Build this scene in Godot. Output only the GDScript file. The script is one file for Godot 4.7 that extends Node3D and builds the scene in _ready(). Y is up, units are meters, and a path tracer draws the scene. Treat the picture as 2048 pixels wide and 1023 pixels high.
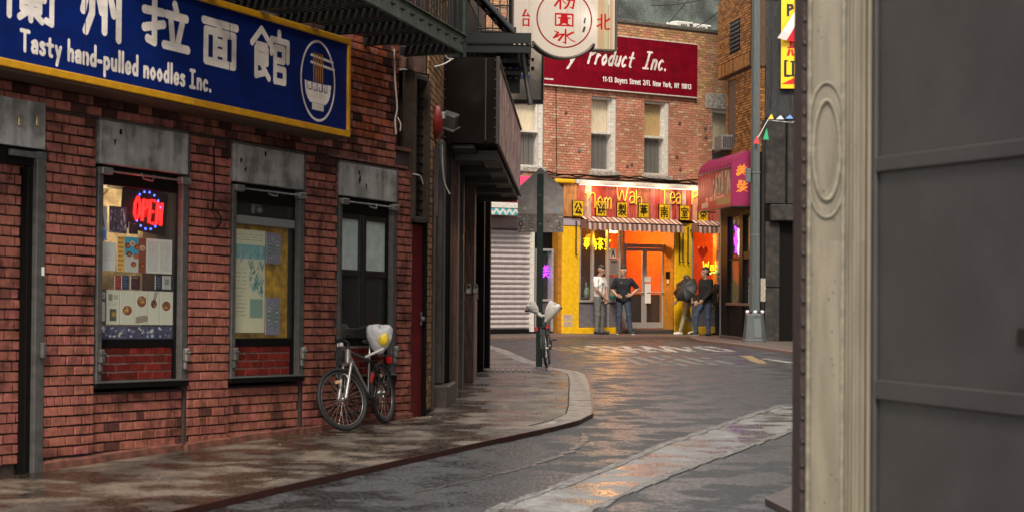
extends Node3D
# A narrow wet street between old brick fronts. Units are metres, y is up, the camera looks along -z.

var rng := RandomNumberGenerator.new()
var noise_maps := {}
var glyphs := {}
var mats := {}
var cam: Camera3D

func lin(r: float, g: float, b: float, a := 1.0) -> Color:
	var c := Color(r, g, b).linear_to_srgb()
	c.a = a
	return c

# ---------------------------------------------------------------- ground height: the street climbs gently
func ground_y(x: float, z: float) -> float:
	var d := -z
	var t := smoothstep(40.0, 49.0, d)
	return 0.0096 * d - 0.022 * clampf(x - 1.0, 0.0, 5.5) * t

# ---------------------------------------------------------------- textures and materials
func noise_image(size: int, freq: float, octaves: int, sd: int, kind := FastNoiseLite.TYPE_SIMPLEX_SMOOTH, gain := 0.55) -> Image:
	var n := FastNoiseLite.new()
	n.noise_type = kind
	n.seed = sd
	n.frequency = freq
	n.fractal_type = FastNoiseLite.FRACTAL_FBM
	n.fractal_octaves = octaves
	n.fractal_gain = gain
	var im := n.get_seamless_image(size, size)
	im.convert(Image.FORMAT_L8)
	return im

func remap_image(im: Image, lo: float, hi: float, a := 0.0, b := 1.0) -> Image:
	# values between a and b of the picture become lo..hi
	var d := im.get_data()
	var lut := PackedByteArray()
	lut.resize(256)
	for i in 256:
		lut[i] = int(255.0 * clampf(lerpf(lo, hi, smoothstep(a, b, i / 255.0)), 0.0, 1.0))
	for i in d.size():
		d[i] = lut[d[i]]
	return Image.create_from_data(im.get_width(), im.get_height(), false, Image.FORMAT_L8, d)

func blend_images(p: Image, q: Image, share: float) -> Image:
	var a := p.get_data()
	var b := q.get_data()
	for i in a.size():
		a[i] = int(a[i] * (1.0 - share) + b[i] * share)
	return Image.create_from_data(p.get_width(), p.get_height(), false, Image.FORMAT_L8, a)

func multiply_images(p: Image, q: Image) -> Image:
	var a := p.get_data()
	var b := q.get_data()
	for i in a.size():
		a[i] = a[i] * b[i] / 255
	return Image.create_from_data(p.get_width(), p.get_height(), false, Image.FORMAT_L8, a)

func as_tex(im: Image) -> ImageTexture:
	return ImageTexture.create_from_image(im)

func make_noise_maps() -> void:
	var fine := noise_image(512, 0.14, 4, 11, FastNoiseLite.TYPE_SIMPLEX_SMOOTH, 0.75)
	var coarse := noise_image(512, 0.009, 5, 12)
	var both := blend_images(fine, coarse, 0.5)
	noise_maps["soft"] = as_tex(remap_image(blend_images(fine, coarse, 0.6), 0.86, 1.0, 0.25, 0.75))
	noise_maps["mid"] = as_tex(remap_image(blend_images(fine, coarse, 0.5), 0.74, 1.0, 0.2, 0.8))
	noise_maps["hard"] = as_tex(remap_image(blend_images(fine, coarse, 0.55), 0.5, 1.0, 0.22, 0.78))
	noise_maps["rough"] = as_tex(remap_image(blend_images(fine, coarse, 0.65), 0.45, 1.0, 0.3, 0.7))
	noise_maps["height"] = as_tex(fine)
	# streaks that run down: a noise squeezed sideways
	var st := noise_image(512, 0.03, 5, 21)
	var tall := st.get_region(Rect2i(0, 0, 512, 48))
	tall.resize(512, 512, Image.INTERPOLATE_CUBIC)
	noise_maps["streak"] = as_tex(remap_image(blend_images(tall, fine, 0.3), 0.6, 1.0, 0.2, 0.8))
	noise_maps["streak_soft"] = as_tex(remap_image(blend_images(tall, fine, 0.3), 0.84, 1.0, 0.2, 0.8))
	# grime: rain-washed dirt in broad clouds and downward runs, multiplied over a surface
	var cloud := noise_image(512, 0.01, 6, 23, FastNoiseLite.TYPE_SIMPLEX_SMOOTH, 0.6)
	var runs := noise_image(512, 0.022, 5, 24).get_region(Rect2i(0, 0, 512, 90))
	runs.resize(512, 512, Image.INTERPOLATE_CUBIC)
	noise_maps["grime"] = as_tex(remap_image(blend_images(cloud, runs, 0.45), 0.52, 1.0, 0.25, 0.5))
	noise_maps["light_grime"] = as_tex(remap_image(blend_images(cloud, runs, 0.45), 0.62, 1.0, 0.28, 0.6))
	# wet asphalt: stones, and a map of smooth wet and dull dry patches
	var grit := noise_image(1024, 0.15, 2, 31, FastNoiseLite.TYPE_CELLULAR, 0.6)
	var grain := noise_image(1024, 0.2, 3, 32, FastNoiseLite.TYPE_VALUE, 0.7)
	var patch := noise_image(1024, 0.006, 4, 33)
	var stone := blend_images(grit, grain, 0.6)
	noise_maps["asphalt_color"] = as_tex(multiply_images(remap_image(stone, 0.12, 1.0, 0.3, 0.7), remap_image(patch, 0.5, 1.0, 0.35, 0.65)))
	noise_maps["asphalt_rough"] = as_tex(blend_images(remap_image(patch, 0.34, 0.78, 0.34, 0.62), remap_image(grain, 0.15, 0.95, 0.35, 0.65), 0.3))
	noise_maps["asphalt_height"] = as_tex(stone)
	var slabs := noise_image(1024, 0.004, 6, 41, FastNoiseLite.TYPE_SIMPLEX_SMOOTH, 0.55)
	noise_maps["slab_color"] = as_tex(multiply_images(remap_image(slabs, 0.55, 1.0, 0.15, 0.85), remap_image(grain, 0.7, 1.0, 0.2, 0.7)))
	noise_maps["slab_rough"] = as_tex(blend_images(remap_image(slabs, 0.16, 0.6, 0.32, 0.66), remap_image(grain, 0.2, 0.8, 0.3, 0.7), 0.25))

func mk(called: String, r: float, g: float, b: float, rough := 0.8, metal := 0.0, tex := "", scale := 1.0, bump := 0.0) -> StandardMaterial3D:
	if mats.has(called):
		return mats[called]
	var m := StandardMaterial3D.new()
	m.resource_name = called
	m.albedo_color = lin(r, g, b)
	m.roughness = rough
	m.metallic = metal
	if tex != "":
		m.albedo_texture = noise_maps[tex]
		m.uv1_triplanar = true
		m.uv1_world_triplanar = true
		m.uv1_scale = Vector3.ONE * scale
		if bump > 0.0:
			m.heightmap_enabled = true
			m.heightmap_texture = noise_maps["height"]
			m.heightmap_scale = bump
	mats[called] = m
	return m

func soil(m: StandardMaterial3D, map_ := "grime", scale := 0.4) -> StandardMaterial3D:
	# dirt laid over the colour, on a scale of its own so that nothing repeats
	m.detail_enabled = true
	m.detail_blend_mode = BaseMaterial3D.BLEND_MODE_MUL
	m.detail_albedo = noise_maps[map_]
	m.detail_uv_layer = BaseMaterial3D.DETAIL_UV_2
	m.uv2_triplanar = true
	m.uv2_world_triplanar = true
	m.uv2_scale = Vector3.ONE * scale
	return m

func glow(called: String, r: float, g: float, b: float, energy: float) -> StandardMaterial3D:
	if mats.has(called):
		return mats[called]
	var m := StandardMaterial3D.new()
	m.resource_name = called
	m.albedo_color = lin(r * 0.5, g * 0.5, b * 0.5)
	m.roughness = 0.4
	m.emission_enabled = true
	m.emission = lin(r, g, b)
	m.emission_energy_multiplier = energy
	mats[called] = m
	return m

func pane(called: String, r: float, g: float, b: float, alpha: float) -> StandardMaterial3D:
	if mats.has(called):
		return mats[called]
	var m := StandardMaterial3D.new()
	m.resource_name = called
	m.albedo_color = lin(r, g, b, alpha)
	m.transparency = BaseMaterial3D.TRANSPARENCY_ALPHA
	m.roughness = 0.04
	m.metallic_specular = 0.33
	mats[called] = m
	return m

func printed(called: String, im: Image, rough := 0.6, spec := 0.5) -> StandardMaterial3D:
	var m := StandardMaterial3D.new()
	m.resource_name = called
	m.albedo_texture = as_tex(im)
	m.roughness = rough
	m.metallic_specular = spec
	m.texture_repeat = false
	return m

# ---------------------------------------------------------------- mesh pieces
func S() -> SurfaceTool:
	var st := SurfaceTool.new()
	st.begin(Mesh.PRIMITIVE_TRIANGLES)
	return st

func tri(st: SurfaceTool, a: Vector3, b: Vector3, c: Vector3) -> void:
	# a, b, c counter-clockwise as seen from outside
	var n := (b - a).cross(c - a).normalized()
	for p in [a, c, b]:
		st.set_normal(n)
		st.set_uv(Vector2(p.x, -p.y))
		st.add_vertex(p)

func quad(st: SurfaceTool, a: Vector3, b: Vector3, c: Vector3, d: Vector3, u0 := 0.0, v0 := 0.0, u1 := 1.0, v1 := 1.0) -> void:
	# bottom-left, bottom-right, top-right, top-left as seen from outside
	var n := (c - a).cross(d - b).normalized()
	var p := [a, b, c, d]
	var t := [Vector2(u0, v1), Vector2(u1, v1), Vector2(u1, v0), Vector2(u0, v0)]
	for k in [0, 2, 1, 0, 3, 2]:
		st.set_normal(n)
		st.set_uv(t[k])
		st.add_vertex(p[k])

func box(st: SurfaceTool, x0: float, x1: float, y0: float, y1: float, z0: float, z1: float, t := Transform3D()) -> void:
	var p: Array[Vector3] = []
	for k in 8:
		p.append(t * Vector3(x1 if k & 1 else x0, y1 if k & 2 else y0, z1 if k & 4 else z0))
	quad(st, p[4], p[5], p[7], p[6])
	quad(st, p[1], p[0], p[2], p[3])
	quad(st, p[5], p[1], p[3], p[7])
	quad(st, p[0], p[4], p[6], p[2])
	quad(st, p[6], p[7], p[3], p[2])
	quad(st, p[0], p[1], p[5], p[4])

func cbox(st: SurfaceTool, x0: float, x1: float, y0: float, y1: float, z0: float, z1: float, b := 0.004, t := Transform3D()) -> void:
	# a box with chamfered edges
	var c := Vector3(x0 + x1, y0 + y1, z0 + z1) / 2.0
	var h := Vector3(absf(x1 - x0), absf(y1 - y0), absf(z1 - z0)) / 2.0
	b = minf(b, minf(h.x, minf(h.y, h.z)) * 0.45)
	var corner := func(s: Vector3, axis: int) -> Vector3:
		var q := h - Vector3(b, b, b)
		q[axis] = h[axis]
		return t * (c + q * s)
	var mid := t * c
	var face := func(f: Array) -> void:
		var n: Vector3 = (f[1] - f[0]).cross(f[2] - f[0])
		if n.dot(f[0] - mid) < 0.0:
			f.reverse()
		if f.size() == 4:
			quad(st, f[0], f[1], f[2], f[3])
		else:
			tri(st, f[0], f[1], f[2])
	for ax in 3:
		var b1 := (ax + 1) % 3
		var b2 := (ax + 2) % 3
		for s in [-1.0, 1.0]:
			var f := []
			for k in [[-1.0, -1.0], [1.0, -1.0], [1.0, 1.0], [-1.0, 1.0]]:
				var v := Vector3.ZERO
				v[ax] = s
				v[b1] = k[0]
				v[b2] = k[1]
				f.append(corner.call(v, ax))
			face.call(f)
		for s1 in [-1.0, 1.0]:
			for s2 in [-1.0, 1.0]:
				var v0 := Vector3.ZERO
				v0[ax] = -1.0
				v0[b1] = s1
				v0[b2] = s2
				var v1 := v0
				v1[ax] = 1.0
				face.call([corner.call(v0, b1), corner.call(v1, b1), corner.call(v1, b2), corner.call(v0, b2)])
	for k in 8:
		var s := Vector3(1.0 if k & 1 else -1.0, 1.0 if k & 2 else -1.0, 1.0 if k & 4 else -1.0)
		face.call([corner.call(s, 0), corner.call(s, 1), corner.call(s, 2)])

func prism(st: SurfaceTool, poly: PackedVector2Array, z0: float, z1: float, t := Transform3D()) -> void:
	# an outline in x, y given depth along z
	var p := poly.duplicate()
	if Geometry2D.is_polygon_clockwise(p):
		p.reverse()
	var idx := Geometry2D.triangulate_polygon(p)
	for i in range(0, idx.size(), 3):
		var a := p[idx[i]]
		var b := p[idx[i + 1]]
		var c := p[idx[i + 2]]
		if (b - a).cross(c - a) < 0.0:
			var k := b
			b = c
			c = k
		tri(st, t * Vector3(a.x, a.y, z1), t * Vector3(b.x, b.y, z1), t * Vector3(c.x, c.y, z1))
		tri(st, t * Vector3(a.x, a.y, z0), t * Vector3(c.x, c.y, z0), t * Vector3(b.x, b.y, z0))
	for i in p.size():
		var a := p[i]
		var b := p[(i + 1) % p.size()]
		quad(st, t * Vector3(a.x, a.y, z0), t * Vector3(b.x, b.y, z0), t * Vector3(b.x, b.y, z1), t * Vector3(a.x, a.y, z1))

func ground_prism(st: SurfaceTool, poly: PackedVector2Array, top: float, bottom: float) -> void:
	# an outline in x, z whose top follows the ground at the height top above it
	var p := poly.duplicate()
	if Geometry2D.is_polygon_clockwise(p):
		p.reverse()
	var up := func(q: Vector2, h: float) -> Vector3: return Vector3(q.x, ground_y(q.x, q.y) + h, q.y)
	var idx := Geometry2D.triangulate_polygon(p)
	for i in range(0, idx.size(), 3):
		var a := p[idx[i]]
		var b := p[idx[i + 1]]
		var c := p[idx[i + 2]]
		if (b - a).cross(c - a) < 0.0:
			var k := b
			b = c
			c = k
		tri(st, up.call(a, top), up.call(c, top), up.call(b, top))
	for i in p.size():
		var a := p[i]
		var b := p[(i + 1) % p.size()]
		quad(st, up.call(b, bottom), up.call(a, bottom), up.call(a, top), up.call(b, top))

func tube(st: SurfaceTool, pts: PackedVector3Array, r: float, n := 8, closed := false, radii := PackedFloat32Array()) -> void:
	var m := pts.size()
	if m < 2:
		return
	var side := Vector3.UP
	var rings := []
	var normals := []
	var last := m if closed else m - 1
	for i in m:
		var d: Vector3
		if closed:
			d = pts[(i + 1) % m] - pts[(i + m - 1) % m]
		else:
			d = pts[mini(i + 1, m - 1)] - pts[maxi(i - 1, 0)]
		d = d.normalized()
		if i == 0:
			side = Vector3.UP if absf(d.y) < 0.9 else Vector3.RIGHT
		side = (side - d * side.dot(d)).normalized()
		var other := d.cross(side)
		var ring := PackedVector3Array()
		var nn := PackedVector3Array()
		var rr := radii[i] if radii.size() else r
		for k in n:
			var a := TAU * k / n
			var w := side * cos(a) + other * sin(a)
			nn.append(w)
			ring.append(pts[i] + w * rr)
		rings.append(ring)
		normals.append(nn)
	for i in last:
		var j := (i + 1) % m
		for k in n:
			var l := (k + 1) % n
			for q in [[i, k], [j, k], [j, l], [i, k], [j, l], [i, l]]:
				st.set_normal(normals[q[0]][q[1]])
				st.set_uv(Vector2(q[1] / float(n), q[0]))
				st.add_vertex(rings[q[0]][q[1]])
	if not closed:
		for e in [0, m - 1]:
			var d := (pts[0] - pts[1]).normalized() if e == 0 else (pts[m - 1] - pts[m - 2]).normalized()
			for k in n:
				var l := (k + 1) % n
				for p in [pts[e], rings[e][k], rings[e][l]] if e == 0 else [pts[e], rings[e][l], rings[e][k]]:
					st.set_normal(d)
					st.set_uv(Vector2.ZERO)
					st.add_vertex(p)

func rod(st: SurfaceTool, a: Vector3, b: Vector3, r: float, n := 8) -> void:
	tube(st, PackedVector3Array([a, b]), r, n)

func lathe(st: SurfaceTool, profile: PackedVector2Array, n := 16, t := Transform3D()) -> void:
	# profile: radius, height from bottom to top, turned about y
	var nb := t.basis.inverse().transposed()
	for i in profile.size() - 1:
		var p := profile[i]
		var q := profile[i + 1]
		var nr := Vector2(q.y - p.y, p.x - q.x).normalized()
		for k in n:
			var a := TAU * k / n
			var b := TAU * (k + 1) / n
			var pa := Vector3(cos(a), 0, -sin(a))
			var pb := Vector3(cos(b), 0, -sin(b))
			var v := [pa * p.x + Vector3.UP * p.y, pb * p.x + Vector3.UP * p.y, pb * q.x + Vector3.UP * q.y, pa * q.x + Vector3.UP * q.y]
			var nn := [pa * nr.x + Vector3.UP * nr.y, pb * nr.x + Vector3.UP * nr.y, pb * nr.x + Vector3.UP * nr.y, pa * nr.x + Vector3.UP * nr.y]
			for j in [0, 2, 1, 0, 3, 2]:
				st.set_normal((nb * nn[j]).normalized())
				st.set_uv(Vector2(float(k) / n, float(i)))
				st.add_vertex(t * v[j])

func blob(st: SurfaceTool, c: Vector3, r: Vector3, n := 10, t := Transform3D()) -> void:
	var prof := PackedVector2Array()
	for i in n + 1:
		var a := -PI / 2 + PI * i / n
		prof.append(Vector2(maxf(cos(a), 0.0), sin(a)))
	lathe(st, prof, n * 2, t * Transform3D(Basis.from_scale(r), c))

# ---------------------------------------------------------------- things, parts, names
func put(called: String, st: SurfaceTool, m: Material, parent: Node = self) -> MeshInstance3D:
	var o := MeshInstance3D.new()
	o.mesh = st.commit()
	o.material_override = m
	return hang(o, called, parent)

func hang(o: Node3D, called: String, parent: Node) -> Node3D:
	var n := called
	var k := 0
	while parent.has_node(NodePath(n)):
		k += 1
		n = "%s_%03d" % [called, k]
	o.name = n
	parent.add_child(o, true)
	return o

func tag(o: Node, label: String, category := "", group := "", kind := "") -> Node:
	o.set_meta("label", label)
	if category: o.set_meta("category", category)
	if group: o.set_meta("group", group)
	if kind: o.set_meta("kind", kind)
	return o

func thing(called: String, label: String, category: String, at := Vector3.ZERO, turn := 0.0, group := "") -> Node3D:
	var o := Node3D.new()
	o.position = at
	o.rotation.y = turn
	hang(o, called, self)
	tag(o, label, category, group)
	return o

func structure(o: Node) -> Node:
	o.set_meta("kind", "structure")
	return o

func structure_stuff(o: Node) -> Node:
	o.set_meta("kind", "stuff")
	return o

func wall(called: String, at: Vector3, along: Vector3, sag := 0.0) -> Node3D:
	# x runs along the wall, y up, z out of it; sag lets its courses fall away along it
	var o := Node3D.new()
	var d := along.normalized()
	var n := d.cross(Vector3.UP)
	o.transform = Transform3D(Basis(Vector3(d.x, -sag, d.z), Vector3.UP, n), at)
	hang(o, called, self)
	return o

func slab(called: String, parent: Node, m: Material, u0: float, u1: float, v0: float, v1: float, n0: float, n1: float, bevel := 0.004) -> MeshInstance3D:
	var st := S()
	if bevel > 0.0:
		cbox(st, u0, u1, v0, v1, n0, n1, bevel)
	else:
		box(st, u0, u1, v0, v1, n0, n1)
	return put(called, st, m, parent)

func lettering(called: String, parent: Node, words: String, m: Material, at: Vector3, height: float, width: float, font := "Droid Sans", bold := false, depth := 0.004) -> MeshInstance3D:
	# raised letters whose capitals are height tall, squeezed to width, starting at the lower left
	var f := SystemFont.new()
	f.font_names = PackedStringArray([font])
	f.font_weight = 700 if bold else 400
	var tm := TextMesh.new()
	tm.text = words
	tm.font = f
	tm.font_size = 64
	tm.pixel_size = 0.01
	tm.depth = depth * 100.0 * 0.0 + 0.01
	tm.horizontal_alignment = HORIZONTAL_ALIGNMENT_LEFT
	tm.vertical_alignment = VERTICAL_ALIGNMENT_BOTTOM
	var bb := tm.get_aabb()
	var o := MeshInstance3D.new()
	o.mesh = tm
	o.material_override = m
	var k := Vector3(width / maxf(bb.size.x, 0.001), height / maxf(bb.size.y, 0.001), depth / 0.01)
	o.transform = Transform3D(Basis.from_scale(k), at - Vector3(bb.position.x * k.x, bb.position.y * k.y, -depth / 2))
	return hang(o, called, parent)

# ---------------------------------------------------------------- brushwork for signs and posters
func strokes(s: String) -> Array:
	var out := []
	for line in s.split("|"):
		var pts := PackedVector2Array()
		for p in line.split(" "):
			var c := p.split(",")
			pts.append(Vector2(float(c[0]), float(c[1])))
		out.append(pts)
	return out

func weather(im: Image, strength: float, sd: int, tint := Color(0.05, 0.04, 0.03)) -> void:
	# dirt and fading laid over a print: soft clouds and runs of a thin dark wash
	var n := noise_image(256, 0.02, 5, sd)
	var r := noise_image(256, 0.05, 4, sd + 1).get_region(Rect2i(0, 0, 256, 20))
	r.resize(256, 256, Image.INTERPOLATE_CUBIC)
	var a := blend_images(n, r, 0.5).get_data()
	var d := PackedByteArray()
	d.resize(256 * 256 * 4)
	for i in a.size():
		d[i * 4] = int(tint.r * 255)
		d[i * 4 + 1] = int(tint.g * 255)
		d[i * 4 + 2] = int(tint.b * 255)
		d[i * 4 + 3] = int(255 * strength * clampf((a[i] / 255.0 - 0.35) * 2.5, 0.0, 1.0))
	var wash := Image.create_from_data(256, 256, false, Image.FORMAT_RGBA8, d)
	wash.resize(im.get_width(), im.get_height(), Image.INTERPOLATE_BILINEAR)
	im.convert(Image.FORMAT_RGBA8)
	im.blend_rect(wash, Rect2i(0, 0, im.get_width(), im.get_height()), Vector2i.ZERO)
	im.convert(Image.FORMAT_RGB8)

func disc(im: Image, c: Vector2, r: float, col: Color) -> void:
	var y0 := int(floor(c.y - r))
	var y1 := int(ceil(c.y + r))
	for y in range(y0, y1 + 1):
		var dy := y + 0.5 - c.y
		var w := r * r - dy * dy
		if w > 0.0:
			w = sqrt(w)
			var x0 := int(round(c.x - w))
			im.fill_rect(Rect2i(x0, y, maxi(1, int(round(c.x + w)) - x0), 1), col)

func brush(im: Image, pts: PackedVector2Array, r: float, col: Color, slant := -1.0) -> void:
	# slant >= 0: a broad nib held at that angle
	for i in pts.size() - 1:
		var a := pts[i]
		var b := pts[i + 1]
		var rr := r
		if slant >= 0.0:
			rr = r * (0.35 + 0.65 * absf(sin((b - a).angle() - slant)))
		var n := maxi(1, int(ceil(a.distance_to(b) / maxf(rr * 0.35, 0.7))))
		for k in n + 1:
			disc(im, a.lerp(b, float(k) / n), rr, col)

func smooth_line(pts: PackedVector2Array, n := 6) -> PackedVector2Array:
	if pts.size() < 3:
		return pts
	var out := PackedVector2Array()
	for i in pts.size() - 1:
		var p0 := pts[maxi(i - 1, 0)]
		var p3 := pts[mini(i + 2, pts.size() - 1)]
		for k in n:
			out.append(pts[i].cubic_interpolate(pts[i + 1], p0, p3, float(k) / n))
	out.append(pts[pts.size() - 1])
	return out

func draw_glyph(im: Image, name_: String, r: Rect2, thick: float, col: Color, slant := -1.0, lean := 0.0, curved := false) -> void:
	for pts in strokes(glyphs[name_]):
		var q := PackedVector2Array()
		for p in pts:
			q.append(Vector2(r.position.x + (p.x + lean * (100.0 - p.y)) * r.size.x / 100.0, r.position.y + p.y * r.size.y / 100.0))
		brush(im, smooth_line(q) if curved else q, thick, col, slant)

func draw_words(im: Image, words: String, at: Vector2, h: float, wide: float, thick: float, col: Color, slant := -1.0, lean := 0.0) -> float:
	# single-stroke handwriting; h is the height of a capital, wide squeezes it, returns where it ends
	var x := at.x
	for ch in words:
		if ch == " ":
			x += 0.34 * h * wide
			continue
		var key := "latin_" + (ch if ch != "." and ch != "-" else ("dot" if ch == "." else "dash"))
		var w := 0.0
		for pts in strokes(glyphs[key]):
			for p in pts:
				w = maxf(w, p.x)
			var q := PackedVector2Array()
			for p in pts:
				q.append(Vector2(x + (p.x * wide + lean * (100.0 - p.y)) * h / 100.0, at.y + p.y * h / 100.0))
			brush(im, smooth_line(q, 5), thick, col, slant)
		x += (w + 14.0) * wide * h / 100.0 + thick * 0.6
	return x

func tube_strokes(st: SurfaceTool, s: String, at: Vector3, size: Vector2, r: float, lean := 0.0) -> void:
	# bent glass tube or rod lettering standing on a wall: at is the lower left corner
	for pts in strokes(s):
		var q := PackedVector3Array()
		for p in smooth_line(pts, 4):
			q.append(at + Vector3((p.x + lean * (100.0 - p.y)) * size.x / 100.0, (100.0 - p.y) * size.y / 100.0, 0))
		tube(st, q, r, 6)

# ---------------------------------------------------------------- brickwork
func lay(u0: float, u1: float, v0: float, v1: float, length: float, height: float, n0: float, holes: Array, out: Array, headers := 6, first := 0) -> void:
	var rows := int(round((v1 - v0) / height))
	for i in rows:
		var v := v0 + (i + 0.5) * height
		var cuts := []
		for h in holes:
			if v > h.position.y and v < h.end.y:
				cuts.append(h)
		var l := length * 0.5 if headers > 0 and (i + first) % headers == headers - 1 else length
		var x := u0 - (0.5 if (i + first) % 2 else 0.0) * l - rng.randf() * 0.02
		while x < u1:
			var spans := [[maxf(x, u0), minf(x + l, u1)]]
			x += l
			for c in cuts:
				var kept := []
				for s in spans:
					if c.end.x <= s[0] or c.position.x >= s[1]:
						kept.append(s)
						continue
					if c.position.x > s[0]: kept.append([s[0], c.position.x])
					if c.end.x < s[1]: kept.append([c.end.x, s[1]])
				spans = kept
			for s in spans:
				if s[1] - s[0] > 0.035:
					out.append([(s[0] + s[1]) / 2.0, v, s[1] - s[0], height, n0])

func brick_shape(depth: float, b: float, sd: int) -> ArrayMesh:
	# a worn brick one metre by one metre in face, its edges rubbed round; scaled where it is laid
	var r := RandomNumberGenerator.new()
	r.seed = sd
	var st := S()
	var o: Array[Vector3] = []
	var f: Array[Vector3] = []
	for k in 4:
		var sx := 0.5 if k == 1 or k == 2 else -0.5
		var sy := 0.5 if k >= 2 else -0.5
		var jx := r.randf_range(-0.012, 0.012)
		var jy := r.randf_range(-0.035, 0.035)
		o.append(Vector3(sx + jx, sy + jy, depth - b))
		f.append(Vector3((sx + jx) * (1.0 - b * 5.0), (sy + jy) * (1.0 - b * 14.0), depth + r.randf_range(-0.0015, 0.0015)))
	quad(st, f[0], f[1], f[2], f[3])
	for k in 4:
		var l := (k + 1) % 4
		quad(st, o[k], o[l], f[l], f[k])
		var ob := Vector3(o[k].x, o[k].y, 0)
		var lb := Vector3(o[l].x, o[l].y, 0)
		quad(st, ob, lb, o[l], o[k])
	return st.commit()

func set_bricks(root: Node3D, list: Array, shapes: Array, tones: Callable, joint: float, limit: int, rest_name := "brickwork") -> void:
	# the bricks that show largest become parts of their own, the others one mass of real bricks
	var eye := root.global_transform.affine_inverse() * cam.position
	for b in list:
		b.append(Vector3(b[0], b[1], b[4]).distance_squared_to(eye) + (1e6 if b.size() > 5 and b[5] else 0.0))
	list.sort_custom(func(p, q): return p[-1] < q[-1])
	var mass := {}
	var count := 0
	for b in list:
		var k := rng.randi() % shapes.size()
		var t := Transform3D(Basis.from_scale(Vector3(b[2] - joint * 1.4, b[3] - joint, 1.0)), Vector3(b[0], b[1], b[4] + rng.randf_range(-0.003, 0.003)))
		t.basis = Basis(Vector3.BACK, rng.randf_range(-0.012, 0.012)) * t.basis
		var m: Material = tones.call(b[0], b[1])
		if count < limit:
			var o := MeshInstance3D.new()
			o.mesh = shapes[k]
			o.material_override = m
			o.transform = t
			o.name = "brick" if count == 0 else "brick_%03d" % count
			root.add_child(o, true)
			count += 1
		else:
			if not mass.has(m):
				mass[m] = S()
			mass[m].append_from(shapes[k], 0, t)
	if mass.size():
		var am := ArrayMesh.new()
		for m in mass:
			mass[m].commit(am)
			am.surface_set_material(am.get_surface_count() - 1, m)
		var o := MeshInstance3D.new()
		o.mesh = am
		o.set_meta("kind", "stuff")
		hang(o, rest_name, root)

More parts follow.
